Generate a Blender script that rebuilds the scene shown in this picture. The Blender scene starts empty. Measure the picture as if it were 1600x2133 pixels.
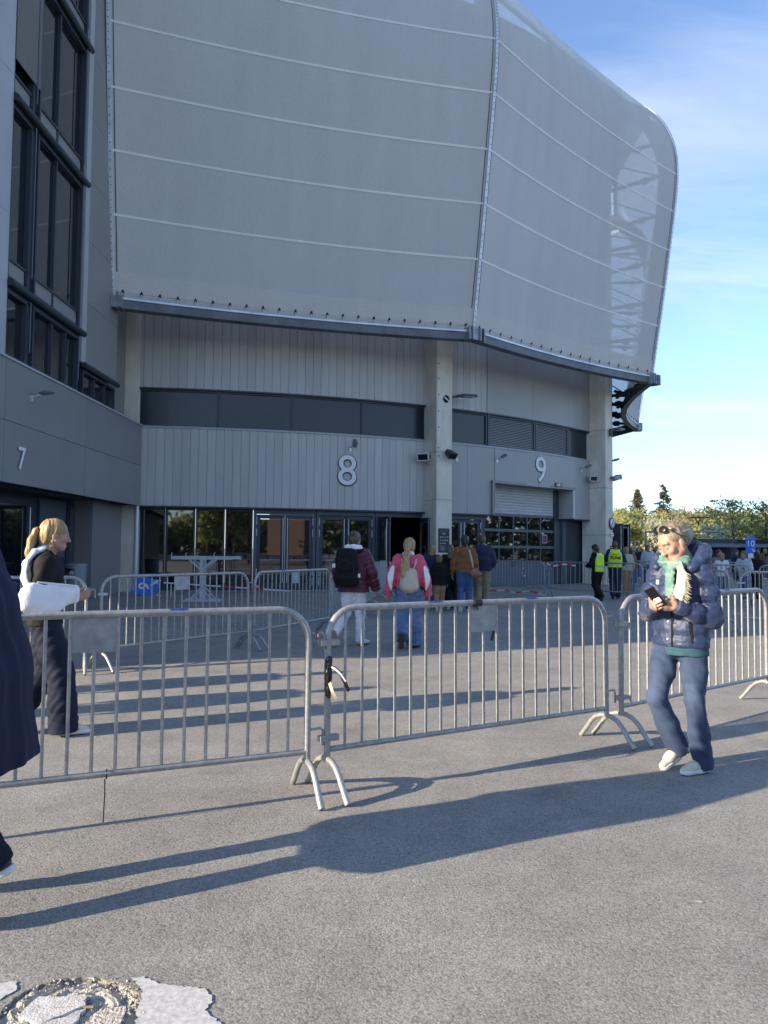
import bpy, math, random
import numpy as np
from mathutils import Vector, Matrix

random.seed(7)
rad = math.radians
SC = bpy.context.scene
COL = SC.collection

# ------------------------------------------------------------------ camera
cam_data = bpy.data.cameras.new('camera')
cam_data.sensor_fit = 'HORIZONTAL'
cam_data.sensor_width = 36.0
cam_data.lens = 35.1
cam_data.clip_start = 0.05
cam_data.clip_end = 3000.0
cam = bpy.data.objects.new('camera', cam_data)
COL.objects.link(cam)
cam.matrix_world = (Matrix.Translation((0, 0, 1.5)) @ Matrix.Rotation(rad(90 + 2.81), 4, 'X')
                    @ Matrix.Rotation(rad(0.5), 4, 'Z'))
SC.camera = cam

# ------------------------------------------------------------------ world, sun, exposure
SUN_AZ, SUN_EL = 25.0, 18.0            # direction shadows run (from +X towards +Y), sun height
world = bpy.data.worlds.new('World')
SC.world = world
world.use_nodes = True
wn = world.node_tree
wn.nodes.clear()
w_out = wn.nodes.new('ShaderNodeOutputWorld')
w_bg = wn.nodes.new('ShaderNodeBackground')
w_bg.inputs['Strength'].default_value = 0.127
sky = wn.nodes.new('ShaderNodeTexSky')
sky.sky_type = 'NISHITA'
sky.sun_disc = False
sky.sun_elevation = rad(SUN_EL)
sky.sun_rotation = rad(180 + 90 - SUN_AZ)
sky.air_density = 1.0
sky.dust_density = 0.2
sky.ozone_density = 4.4
sky.altitude = 3000.0
# thin cirrus: noise on the sky seen as a high flat layer (direction / height)
tc = wn.nodes.new('ShaderNodeTexCoord')
sep = wn.nodes.new('ShaderNodeSeparateXYZ')
wn.links.new(tc.outputs['Generated'], sep.inputs[0])
addz = wn.nodes.new('ShaderNodeMath'); addz.operation = 'MAXIMUM'
addz.inputs[1].default_value = 0.0
wn.links.new(sep.outputs['Z'], addz.inputs[0])
addz2 = wn.nodes.new('ShaderNodeMath'); addz2.operation = 'ADD'; addz2.inputs[1].default_value = 0.16
wn.links.new(addz.outputs[0], addz2.inputs[0])
dx = wn.nodes.new('ShaderNodeMath'); dx.operation = 'DIVIDE'
dy = wn.nodes.new('ShaderNodeMath'); dy.operation = 'DIVIDE'
wn.links.new(sep.outputs['X'], dx.inputs[0]); wn.links.new(addz2.outputs[0], dx.inputs[1])
wn.links.new(sep.outputs['Y'], dy.inputs[0]); wn.links.new(addz2.outputs[0], dy.inputs[1])
comb = wn.nodes.new('ShaderNodeCombineXYZ')
wn.links.new(dx.outputs[0], comb.inputs['X']); wn.links.new(dy.outputs[0], comb.inputs['Y'])
mp = wn.nodes.new('ShaderNodeMapping')
mp.inputs['Rotation'].default_value = (0, 0, rad(28))
mp.inputs['Scale'].default_value = (0.62, 2.3, 1.0)
mp.inputs['Location'].default_value = (3.1, 0.55, 0.0)
wn.links.new(comb.outputs[0], mp.inputs['Vector'])
nz = wn.nodes.new('ShaderNodeTexNoise')
nz.inputs['Scale'].default_value = 0.9
nz.inputs['Detail'].default_value = 7.0
nz.inputs['Roughness'].default_value = 0.56
nz.inputs['Distortion'].default_value = 0.55
wn.links.new(mp.outputs[0], nz.inputs['Vector'])
cr = wn.nodes.new('ShaderNodeValToRGB')
cr.color_ramp.elements[0].position = 0.49; cr.color_ramp.elements[0].color = (0, 0, 0, 1)
cr.color_ramp.elements[1].position = 0.78; cr.color_ramp.elements[1].color = (0.62, 0.62, 0.62, 1)
wn.links.new(nz.outputs['Fac'], cr.inputs['Fac'])
wmix = wn.nodes.new('ShaderNodeMix'); wmix.data_type = 'RGBA'
wn.links.new(cr.outputs['Color'], wmix.inputs['Factor'])
wn.links.new(sky.outputs['Color'], wmix.inputs['A'])
wmix.inputs['B'].default_value = (2.5, 2.75, 3.1, 1.0)
# haze whitens the sky towards the horizon all round
hz1 = wn.nodes.new('ShaderNodeMath'); hz1.operation = 'MULTIPLY'; hz1.inputs[1].default_value = -5.0
wn.links.new(addz.outputs[0], hz1.inputs[0])
hz2 = wn.nodes.new('ShaderNodeMath'); hz2.operation = 'EXPONENT'; wn.links.new(hz1.outputs[0], hz2.inputs[0])
hz3 = wn.nodes.new('ShaderNodeMath'); hz3.operation = 'MULTIPLY'; hz3.inputs[1].default_value = 0.7; wn.links.new(hz2.outputs[0], hz3.inputs[0])
hmix = wn.nodes.new('ShaderNodeMix'); hmix.data_type = 'RGBA'
wn.links.new(hz3.outputs[0], hmix.inputs['Factor']); wn.links.new(wmix.outputs['Result'], hmix.inputs['A'])
hmix.inputs['B'].default_value = (1.5, 1.85, 2.3, 1.0)
wn.links.new(hmix.outputs['Result'], w_bg.inputs['Color'])
wn.links.new(w_bg.outputs[0], w_out.inputs['Surface'])

sun_data = bpy.data.lights.new('sun', 'SUN')
sun_data.energy = 3.1
sun_data.angle = rad(0.55)
sun_data.color = (1.0, 0.90, 0.76)
sun = bpy.data.objects.new('sun', sun_data)
COL.objects.link(sun)
sdir = Vector((math.cos(rad(SUN_AZ)) * math.cos(rad(SUN_EL)), math.sin(rad(SUN_AZ)) * math.cos(rad(SUN_EL)), -math.sin(rad(SUN_EL))))
sun.rotation_euler = sdir.to_track_quat('-Z', 'Y').to_euler()
sun.location = (-40, -20, 30)

SC.view_settings.view_transform = 'Standard'
SC.view_settings.look = 'None'
SC.view_settings.gamma = 1.0
SC.view_settings.exposure = 1.82
SC.view_settings.use_white_balance = True          # daylight-shade white balance, as the phone chose
SC.view_settings.white_balance_temperature = 7500
SC.view_settings.white_balance_tint = 10
SC.cycles.use_denoising = True
SC.cycles.max_bounces = 6
SC.cycles.adaptive_threshold = 0.02
SC.cycles.transparent_max_bounces = 10

# ------------------------------------------------------------------ materials
def mat(name, base, rough=0.6, metal=0.0, spec=0.5, var=0.0, vscale=4.0, base2=None, bump=0.0, bscale=40.0,
        stretch=None, rnd=0.0, ior=None, sheen=0.0, coat=0.0, detail=4.0, alpha=None):
    m = bpy.data.materials.new(name)
    m.use_nodes = True
    nt = m.node_tree
    b = nt.nodes['Principled BSDF']
    b.inputs['Base Color'].default_value = (*base, 1)
    b.inputs['Roughness'].default_value = rough
    b.inputs['Metallic'].default_value = metal
    b.inputs['Specular IOR Level'].default_value = spec
    if ior: b.inputs['IOR'].default_value = ior
    if sheen:
        b.inputs['Sheen Weight'].default_value = sheen
    if coat:
        b.inputs['Coat Weight'].default_value = coat
    src = None
    if var or bump:
        t = nt.nodes.new('ShaderNodeTexCoord')
        mpn = nt.nodes.new('ShaderNodeMapping')
        if stretch: mpn.inputs['Scale'].default_value = stretch
        nt.links.new(t.outputs['Object'], mpn.inputs['Vector'])
        src = mpn.outputs[0]
        if rnd:
            oi = nt.nodes.new('ShaderNodeObjectInfo')
            mu = nt.nodes.new('ShaderNodeMath'); mu.operation = 'MULTIPLY'; mu.inputs[1].default_value = 37.0
            nt.links.new(oi.outputs['Random'], mu.inputs[0])
            cb = nt.nodes.new('ShaderNodeCombineXYZ')
            nt.links.new(mu.outputs[0], cb.inputs['X']); nt.links.new(mu.outputs[0], cb.inputs['Z'])
            nt.links.new(cb.outputs[0], mpn.inputs['Location'])
    col = None
    if var:
        n = nt.nodes.new('ShaderNodeTexNoise')
        n.inputs['Scale'].default_value = vscale
        n.inputs['Detail'].default_value = detail
        n.inputs['Roughness'].default_value = 0.6
        nt.links.new(src, n.inputs['Vector'])
        r = nt.nodes.new('ShaderNodeValToRGB')
        if base2 is None:
            lo = tuple(max(0, c * (1 - var)) for c in base); hi = tuple(min(1, c * (1 + var)) for c in base)
        else:
            lo, hi = base, base2
        r.color_ramp.elements[0].position = 0.32; r.color_ramp.elements[0].color = (*lo, 1)
        r.color_ramp.elements[1].position = 0.68; r.color_ramp.elements[1].color = (*hi, 1)
        nt.links.new(n.outputs['Fac'], r.inputs['Fac'])
        col = r.outputs['Color']
    if rnd:
        oi = nt.nodes.new('ShaderNodeObjectInfo')
        mr = nt.nodes.new('ShaderNodeMapRange')
        mr.inputs['To Min'].default_value = 1 - rnd; mr.inputs['To Max'].default_value = 1 + rnd
        nt.links.new(oi.outputs['Random'], mr.inputs['Value'])
        hs = nt.nodes.new('ShaderNodeHueSaturation')
        hs.inputs['Color'].default_value = (*base, 1)
        if col: nt.links.new(col, hs.inputs['Color'])
        nt.links.new(mr.outputs[0], hs.inputs['Value'])
        col = hs.outputs['Color']
    if col: nt.links.new(col, b.inputs['Base Color'])
    if bump:
        n2 = nt.nodes.new('ShaderNodeTexNoise')
        n2.inputs['Scale'].default_value = bscale
        n2.inputs['Detail'].default_value = 5.0
        nt.links.new(src, n2.inputs['Vector'])
        bp = nt.nodes.new('ShaderNodeBump')
        bp.inputs['Strength'].default_value = bump
        bp.inputs['Distance'].default_value = 0.02
        nt.links.new(n2.outputs['Fac'], bp.inputs['Height'])
        nt.links.new(bp.outputs[0], b.inputs['Normal'])
    return m

M = {}
M['cladding'] = mat('cladding', (0.50, 0.485, 0.465), 0.45, var=0.09, vscale=1.6, stretch=(1, 1, 0.16), rnd=0.055, bump=0.02, bscale=8)
M['panel'] = mat('panel', (0.245, 0.238, 0.230), 0.42, var=0.05, vscale=0.7, rnd=0.03)
M['panel_light'] = mat('panel_light', (0.40, 0.41, 0.43), 0.45, var=0.06, vscale=0.7)
M['panel_dark'] = mat('panel_dark', (0.055, 0.062, 0.072), 0.45, var=0.08, vscale=1.0)
M['backing'] = mat('backing', (0.030, 0.032, 0.036), 0.8)
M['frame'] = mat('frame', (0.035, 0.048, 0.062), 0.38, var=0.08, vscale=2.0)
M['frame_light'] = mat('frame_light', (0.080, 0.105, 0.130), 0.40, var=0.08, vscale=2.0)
M['glass'] = mat('glass', (0.005, 0.009, 0.012), 0.02, ior=2.3)
M['band_glass'] = mat('band_glass', (0.014, 0.022, 0.032), 0.20, var=0.25, vscale=0.8, ior=1.5)
M['concrete'] = mat('concrete', (0.62, 0.55, 0.44), 0.85, var=0.3, vscale=1.6, base2=(0.82, 0.76, 0.65), bump=0.15, bscale=30, stretch=(1, 1, 0.5), detail=8)
M['steel'] = mat('steel', (0.30, 0.33, 0.36), 0.45, 0.6, var=0.25, vscale=3.0)
M['steel_dark'] = mat('steel_dark', (0.055, 0.062, 0.072), 0.5, 0.2, var=0.2, vscale=2.5)
M['galv_edge'] = mat('galv_edge', (0.62, 0.66, 0.70), 0.4, 0.3, var=0.15, vscale=2.0)
M['beam'] = mat('beam', (0.115, 0.125, 0.135), 0.45, 0.3, var=0.25, vscale=2.0)
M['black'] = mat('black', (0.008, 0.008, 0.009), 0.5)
M['blind_tube'] = mat('blind_tube', (0.022, 0.042, 0.045), 0.5)
M['blind'] = mat('blind', (0.17, 0.155, 0.14), 0.8, var=0.05)
M['white'] = mat('white', (0.78, 0.79, 0.80), 0.45)
M['white_dim'] = mat('white_dim', (0.60, 0.62, 0.63), 0.5, var=0.08)
M['silver'] = mat('silver', (0.62, 0.64, 0.66), 0.35, 0.5)

# ------------------------------------------------------------------ mesh helpers
class MB:
    """Collects shapes and links them as one mesh object."""
    def __init__(self):
        self.v = []; self.f = []; self.s = []
    def add(self, verts, faces, smooth=False):
        o = len(self.v)
        self.v.extend([tuple(p) for p in verts])
        self.f.extend([tuple(i + o for i in f) for f in faces])
        self.s.extend([smooth] * len(faces))
        return self
    def boxm(self, mtx, size):
        sx, sy, sz = size[0] / 2, size[1] / 2, size[2] / 2
        vs = [mtx @ Vector((x, y, z)) for x in (-sx, sx) for y in (-sy, sy) for z in (-sz, sz)]
        return self.add(vs, [(0, 1, 3, 2), (4, 6, 7, 5), (0, 4, 5, 1), (2, 3, 7, 6), (0, 2, 6, 4), (1, 5, 7, 3)])
    def box(self, c, size, rz=0.0):
        return self.boxm(Matrix.Translation(c) @ Matrix.Rotation(rz, 4, 'Z'), size)
    def span(self, x0, x1, y0, y1, z0, z1):
        return self.box(((x0 + x1) / 2, (y0 + y1) / 2, (z0 + z1) / 2), (abs(x1 - x0), abs(y1 - y0), abs(z1 - z0)))
    def bar(self, p, q, w, h, up=(0, 0, 1)):
        p, q = Vector(p), Vector(q)
        d = q - p; L = d.length; d.normalize()
        u = Vector(up); s = d.cross(u)
        if s.length < 1e-4: s = d.cross(Vector((1, 0, 0)))
        s.normalize(); u = s.cross(d).normalized()
        mtx = Matrix((d, s, u)).transposed().to_4x4(); mtx.translation = (p + q) / 2
        return self.boxm(mtx, (L, w, h))
    def tube(self, pts, r, n=8, caps=True, closed=False, flat=None):
        pts = [Vector(p) for p in pts]; N = len(pts)
        rs = [r] * N if isinstance(r, (int, float)) else list(r)
        rings = []; prev = None
        for i, p in enumerate(pts):
            if closed: t = pts[(i + 1) % N] - pts[i - 1]
            else: t = pts[min(i + 1, N - 1)] - pts[max(i - 1, 0)]
            t.normalize()
            if prev is None:
                a = Vector((0, 0, 1)) if abs(t.z) < 0.9 else Vector((1, 0, 0))
                u = (a - t * a.dot(t)).normalized()
            else:
                u = (prev - t * prev.dot(t))
                u = u.normalized() if u.length > 1e-6 else prev
            prev = u; w = t.cross(u)
            rings.append([p + (u * math.cos(2 * math.pi * k / n) + w * math.sin(2 * math.pi * k / n)) * rs[i] for k in range(n)])
        vs = [q for rg in rings for q in rg]; fs = []
        for i in range(N if closed else N - 1):
            j = (i + 1) % N
            for k in range(n):
                fs.append((i * n + k, i * n + (k + 1) % n, j * n + (k + 1) % n, j * n + k))
        self.add(vs, fs, True)
        if caps and not closed:
            self.add(rings[0][::-1], [tuple(range(n))]); self.add(rings[-1], [tuple(range(n))])
        return self
    def sheet(self, grid, smooth=True):
        m, n = len(grid), len(grid[0])
        return self.add([p for r in grid for p in r],
                        [(i * n + j, i * n + j + 1, (i + 1) * n + j + 1, (i + 1) * n + j) for i in range(m - 1) for j in range(n - 1)], smooth)
    def prism(self, poly, vec, smooth=False):
        """closed polygon (3-D points) pushed along vec"""
        n = len(poly); vec = Vector(vec)
        a = [Vector(p) for p in poly]; b = [p + vec for p in a]
        self.add(a + b, [tuple(range(n))[::-1], tuple(range(n, 2 * n))])
        return self.add(a + b, [(i, (i + 1) % n, n + (i + 1) % n, n + i) for i in range(n)], smooth)
    def lathe(self, prof, c=(0, 0, 0), n=20):
        vs = []; fs = []
        for r, z in prof:
            vs += [(c[0] + r * math.cos(2 * math.pi * k / n), c[1] + r * math.sin(2 * math.pi * k / n), c[2] + z) for k in range(n)]
        for i in range(len(prof) - 1):
            for k in range(n):
                fs.append((i * n + k, i * n + (k + 1) % n, (i + 1) * n + (k + 1) % n, (i + 1) * n + k))
        return self.add(vs, fs, True)
    def mesh(self, name):
        me = bpy.data.meshes.new(name)
        me.from_pydata(self.v, [], self.f)
        me.polygons.foreach_set('use_smooth', self.s)
        me.update()
        return me
    def build(self, name, material, parent=None, mtx=None):
        return link(name, self.mesh(name), material, parent, mtx)

def link(name, me, material=None, parent=None, mtx=None):
    o = bpy.data.objects.new(name, me)
    if material is not None and me is not None and len(me.materials) == 0:
        me.materials.append(M[material] if isinstance(material, str) else material)
    COL.objects.link(o)
    if parent is not None:
        o.parent = parent
    if mtx is not None:
        if isinstance(mtx, Matrix): o.matrix_local = mtx
        else: o.location = mtx
    return o

def tag(o, label, cat=None, group=None, kind=None):
    o['label'] = label
    if cat: o['category'] = cat
    if group: o['group'] = group
    if kind: o['kind'] = kind
    return o

def thing(name, label, cat, loc=(0, 0, 0), rz=0.0, group=None):
    o = bpy.data.objects.new(name, None)
    o.empty_display_size = 0.2
    COL.objects.link(o)
    o.location = loc; o.rotation_euler = (0, 0, rz)
    return tag(o, label, cat, group)

def structure(name, mb, material):
    o = mb.build(name, material); o['kind'] = 'structure'
    return o

def copy_tree(o, parent=None):
    c = o.copy(); COL.objects.link(c); c.parent = parent
    for ch in list(o.children): copy_tree(ch, c)
    return c

def text_mesh(body, size, depth=0.0, offset=0.0, align='CENTER', bold=0.0):
    cu = bpy.data.curves.new('lettering', 'FONT')
    cu.body = body; cu.size = size; cu.extrude = depth; cu.offset = offset
    cu.align_x = align; cu.align_y = 'CENTER'
    o = bpy.data.objects.new('lettering', cu)
    COL.objects.link(o)
    dg = bpy.context.evaluated_depsgraph_get()
    me = bpy.data.meshes.new_from_object(o.evaluated_get(dg))
    bpy.data.objects.remove(o); bpy.data.curves.remove(cu)
    me.name = 'lettering'; me.materials.clear()
    return me
# ------------------------------------------------------------------ ground
def asphalt_material():
    m = bpy.data.materials.new('asphalt'); m.use_nodes = True
    nt = m.node_tree; b = nt.nodes['Principled BSDF']
    t = nt.nodes.new('ShaderNodeTexCoord')
    def noise(scale, detail=3, rough=0.55):
        n = nt.nodes.new('ShaderNodeTexNoise'); n.inputs['Scale'].default_value = scale
        n.inputs['Detail'].default_value = detail; n.inputs['Roughness'].default_value = rough
        nt.links.new(t.outputs['Object'], n.inputs['Vector']); return n
    def ramp(src, p0, c0, p1, c1):
        r = nt.nodes.new('ShaderNodeValToRGB')
        r.color_ramp.elements[0].position = p0; r.color_ramp.elements[0].color = (*c0, 1)
        r.color_ramp.elements[1].position = p1; r.color_ramp.elements[1].color = (*c1, 1)
        nt.links.new(src, r.inputs['Fac']); return r.outputs['Color']
    def mixc(mode, fac, a, c):
        x = nt.nodes.new('ShaderNodeMix'); x.data_type = 'RGBA'; x.blend_type = mode
        if isinstance(fac, float): x.inputs['Factor'].default_value = fac
        else: nt.links.new(fac, x.inputs['Factor'])
        nt.links.new(a, x.inputs['A'])
        if isinstance(c, tuple): x.inputs['B'].default_value = (*c, 1)
        else: nt.links.new(c, x.inputs['B'])
        return x.outputs['Result']
    nd = noise(34, 3)
    vadd = nt.nodes.new('ShaderNodeVectorMath'); vadd.operation = 'MULTIPLY_ADD'
    nt.links.new(nd.outputs['Color'], vadd.inputs[0]); vadd.inputs[1].default_value = (0.022, 0.022, 0.022); nt.links.new(t.outputs['Object'], vadd.inputs[2])
    def voro(sc):
        q = nt.nodes.new('ShaderNodeTexVoronoi'); q.inputs['Scale'].default_value = sc; q.inputs['Randomness'].default_value = 1.0
        nt.links.new(vadd.outputs[0], q.inputs['Vector'])
        sp = nt.nodes.new('ShaderNodeSeparateColor'); nt.links.new(q.outputs['Color'], sp.inputs[0])
        return q, sp
    vo, s1_ = voro(105.0); vf, s2_ = voro(235.0)
    # each stone its own grey: mostly tar-grey, a few pale
    stone = ramp(s1_.outputs[0], 0.15, (0.262, 0.255, 0.242), 1.0, (0.345, 0.336, 0.318))
    chips = ramp(s2_.outputs[1], 0.86, (1, 1, 1), 0.98, (1.45, 1.43, 1.38))
    c = mixc('MULTIPLY', 1.0, stone, chips)
    fine = ramp(noise(300, 4).outputs['Fac'], 0.32, (0.82, 0.82, 0.82), 0.70, (1.13, 1.13, 1.13))
    c = mixc('MULTIPLY', 1.0, c, fine)
    big = ramp(noise(0.5, 7, 0.66).outputs['Fac'], 0.28, (0.78, 0.78, 0.79), 0.74, (1.18, 1.17, 1.14))
    c = mixc('MULTIPLY', 1.0, c, big)
    mid = ramp(noise(3.1, 5, 0.65).outputs['Fac'], 0.36, (0.90, 0.90, 0.90), 0.66, (1.08, 1.08, 1.08))
    c = mixc('MULTIPLY', 1.0, c, mid)
    gaps = ramp(vo.outputs['Distance'], 0.45, (1, 1, 1), 0.85, (0.62, 0.62, 0.62))
    c = mixc('MULTIPLY', 1.0, c, gaps)
    gum = nt.nodes.new('ShaderNodeTexVoronoi'); gum.inputs['Scale'].default_value = 2.3; nt.links.new(t.outputs['Object'], gum.inputs['Vector'])
    c = mixc('MULTIPLY', 1.0, c, ramp(gum.outputs['Distance'], 0.022, (0.66, 0.66, 0.67), 0.034, (1, 1, 1)))
    crumb = nt.nodes.new('ShaderNodeTexVoronoi'); crumb.inputs['Scale'].default_value = 6.1; nt.links.new(t.outputs['Object'], crumb.inputs['Vector'])
    c = mixc('ADD', 1.0, c, ramp(crumb.outputs['Distance'], 0.016, (0.16, 0.16, 0.155), 0.028, (0, 0, 0)))
    stain = noise(1.4, 8, 0.7)
    c = mixc('MULTIPLY', 1.0, c, ramp(stain.outputs['Fac'], 0.30, (0.80, 0.80, 0.81), 0.44, (1, 1, 1)))
    nt.links.new(c, b.inputs['Base Color'])
    b.inputs['Roughness'].default_value = 0.86
    b.inputs['Specular IOR Level'].default_value = 0.3
    # relief: rounded stones
    inv = nt.nodes.new('ShaderNodeMath'); inv.operation = 'SUBTRACT'; inv.inputs[0].default_value = 1.0
    nt.links.new(vo.outputs['Distance'], inv.inputs[1])
    ad = nt.nodes.new('ShaderNodeMath'); ad.operation = 'MULTIPLY_ADD'; ad.inputs[1].default_value = 2.2
    nt.links.new(noise(85, 6, 0.7).outputs['Fac'], ad.inputs[0]); nt.links.new(inv.outputs[0], ad.inputs[2])
    bp = nt.nodes.new('ShaderNodeBump'); bp.inputs['Strength'].default_value = 0.32; bp.inputs['Distance'].default_value = 0.0045
    nt.links.new(ad.outputs[0], bp.inputs['Height']); nt.links.new(bp.outputs[0], b.inputs['Normal'])
    return m
M['asphalt'] = asphalt_material()
M['panel9'] = mat('panel9', (0.37, 0.36, 0.345), 0.45, var=0.06, vscale=1.0, stretch=(1, 1, 0.3), rnd=0.02)
PIT = (-1.0, 2.46)
rp = random.Random(3); NP = 72
ring = []
for k in range(NP):
    a = 2 * math.pi * k / NP
    ring.append((a, 0.228 + 0.010 * math.sin(3 * a + 1) + rp.uniform(-0.007, 0.007)))
g = MB()
vs_ = []
for a, r in ring: vs_.append((PIT[0] + r * math.cos(a), PIT[1] + r * math.sin(a), -0.045))
for a, r in ring: vs_.append((PIT[0] + r * math.cos(a), PIT[1] + r * math.sin(a), 0))
for a, r in ring: vs_.append((PIT[0] + 1.2 * math.cos(a), PIT[1] + 1.2 * math.sin(a), 0))
for a, r in ring: vs_.append((PIT[0] + 900 * math.cos(a), PIT[1] + 900 * math.sin(a), 0))
g.add(vs_, [(L * NP + k, L * NP + (k + 1) % NP, (L + 1) * NP + (k + 1) % NP, (L + 1) * NP + k)[::-1] for L in range(3) for k in range(NP)])
structure('ground', g, 'asphalt')

# ------------------------------------------------------------------ the arena: a drum of this centre and radius, a wing on its left
CX, CY, R0 = -10.5, 51.55, 26.65
Z1, Z2, Z3, ZTOP = 2.88, 5.57, 6.88, 21.75
def P(r, a, z=0.0):
    return Vector((CX + r * math.cos(rad(a)), CY + r * math.sin(rad(a)), z))
def FR(r, a, z=0.0):
    """frame on the drum: X along the wall to the right, Y into the building, Z up"""
    o = Vector((math.cos(rad(a)), math.sin(rad(a)), 0)); t = Vector((-o.y, o.x, 0))
    m = Matrix((t, -o, Vector((0, 0, 1)))).transposed().to_4x4(); m.translation = P(r, a, z)
    return m
def DEG(s, r=R0): return math.degrees(s / r)
arena = thing('arena_building', 'grey arena with a bulging mesh screen over numbered glass entrances', 'arena')

def arc_wall(mb, r, a0, a1, z0, z1, n=None, thick=0.2):
    n = n or max(2, int(abs(a1 - a0) / 0.8))
    A = [a0 + (a1 - a0) * i / n for i in range(n + 1)]
    for i in range(n):
        p, q = P(r, A[i]), P(r, A[i + 1]); p2, q2 = P(r - thick, A[i]), P(r - thick, A[i + 1])
        vs = [(*p.xy, z0), (*q.xy, z0), (*q.xy, z1), (*p.xy, z1), (*p2.xy, z0), (*q2.xy, z0), (*q2.xy, z1), (*p2.xy, z1)]
        fs = [(0, 1, 2, 3), (5, 4, 7, 6), (3, 2, 6, 7), (1, 0, 4, 5)]
        if i == 0: fs.append((0, 3, 7, 4))
        if i == n - 1: fs.append((1, 5, 6, 2))
        mb.add(vs, fs)
    return mb

# --- bay 8 cladding: vertical planks, each its own piece, below and above the window band
def plank_mesh(w, h, d=0.022, c=0.006):
    x = w / 2
    poly = [(-x, 0.0, 0), (-x + c, -d, 0), (x - c, -d, 0), (x, 0.0, 0)]
    return MB().prism([Vector(p) for p in poly], (0, 0, h)).mesh('plank')
A8L, A8R = -85.55, -62.75
def clad(z0, z1, a0, a1, pitch, material='cladding'):
    w = arc_wall(MB(), R0 - 0.036, a0, a1, z0 + 0.012, z1 - 0.012).build('wall', 'panel', arena)
    n = max(1, int(round(rad(a1 - a0) * R0 / pitch))); da = (a1 - a0) / n
    me = plank_mesh(rad(da) * R0 - 0.002, z1 - z0); me.materials.append(M[material])
    for i in range(n):
        link('plank', me, None, w, FR(R0 - 0.036, a0 + (i + 0.5) * da, z0))
    return w
clad(Z1, Z2 - 0.06, A8L + 0.4, A8R, 0.285)
clad(Z3, 9.9, A8L, A8R, 0.285)
# --- bay 9: smooth broad panels, with the garage opening cut out below
A9L, A9R, GL, GR, GZ = -62.0, -40.6, -56.16, -45.1, 4.12
clad(Z3, 9.9, A9L, -57.0, 0.30)
clad(Z3, 9.9, -57.0, A9R, 2.5, 'panel9')
clad(Z1, Z2 - 0.06, A9L, GL, 1.4, 'panel9')
clad(GZ, Z2 - 0.06, GL, GR, 2.6, 'panel9')
clad(Z1, Z2 - 0.06, GR, A9R, 2.2, 'panel9')
arc_wall(MB(), R0 + 0.025, A8L + 0.4, A9R, Z2 - 0.06, Z2, thick=0.40).build('sill', 'panel_light', arena)
arc_wall(MB(), R0 + 0.01, A8L, A9R, Z3 - 0.05, Z3, thick=0.40).build('head_trim', 'frame', arena)
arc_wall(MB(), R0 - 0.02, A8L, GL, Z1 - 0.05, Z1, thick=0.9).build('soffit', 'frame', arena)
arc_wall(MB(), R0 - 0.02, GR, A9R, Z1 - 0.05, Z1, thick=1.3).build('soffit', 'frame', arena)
# upper drum wall behind the mesh screen, up to the roof, ending at a straight return
arc_wall(MB(), R0 - 0.3, A8L - 2, -35.0, 9.9, ZTOP, thick=0.3).build('wall', 'panel_dark', arena)
rw = MB(); e = P(R0 - 0.3, -35.0)
rw.prism([(e.x, e.y, 0), (12.55, 41.0, 0), (12.9, 49.0, 0), (6, 62, 0), (4, 62, 0), (9.5, 46, 0), (e.x - 1.2, e.y + 0.6, 0)], (0, 0, ZTOP))
rw.build('wall', 'panel_dark', arena)
roof = MB()
roof.add([P(28.2, a, ZTOP) for a in range(-88, -34, 4)] + [(12.9, 49, ZTOP), (6, 62, ZTOP), (-10, 62, ZTOP)], [tuple(range(17))])
roof.build('roof', 'panel_dark', arena)

# --- window band panes and louvres
def band_window(a0, a1):
    fr = FR(R0 - 0.16, (a0 + a1) / 2, Z2); w = rad(a1 - a0) * (R0 - 0.16); h = Z3 - 0.05 - Z2
    f = MB(); t = 0.055
    f.box((-w / 2 + t / 2, 0.0, h / 2), (t, 0.10, h)); f.box((w / 2 - t / 2, 0.0, h / 2), (t, 0.10, h))
    f.box((0, 0.0, h - t / 2), (w - 2 * t, 0.10, t)); f.box((0, 0, t / 2), (w - 2 * t, 0.10, t))
    o = f.build('window', 'frame', arena, fr)
    MB().box((0, 0.02, h / 2), (w - 2 * t, 0.02, h - 2 * t)).build('pane', 'band_glass', o)
for a0, a1 in ((A8L + 0.1, -79.58), (-79.58, -74.11), (-74.11, -68.56), (-68.56, A8R), (A9L, -56.85), (-45.75, A9R)):
    band_window(a0, a1)
def louvre(a0, a1):
    fr = FR(R0 - 0.16, (a0 + a1) / 2, Z2); w = rad(a1 - a0) * (R0 - 0.16); h = Z3 - 0.05 - Z2; t = 0.07
    f = MB()
    f.box((-w / 2 + t / 2, 0, h / 2), (t, 0.12, h)); f.box((w / 2 - t / 2, 0, h / 2), (t, 0.12, h))
    f.box((0, 0, h - t / 2), (w - 2 * t, 0.12, t)); f.box((0, 0, t / 2), (w - 2 * t, 0.12, t))
    f.box((0, 0.11, h / 2), (w, 0.04, h))
    o = f.build('louvre', 'frame', arena, fr)
    me = MB().boxm(Matrix.Rotation(rad(38), 4, 'X'), (w - 2 * t, 0.075, 0.012)).mesh('slat'); me.materials.append(M['panel_light'])
    k = 17
    for i in range(k): link('slat', me, None, o, Vector((0, 0.01, t + (i + 0.5) * (h - 2 * t) / k)))
louvre(-56.78, -50.95); louvre(-50.85, -45.82)

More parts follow.
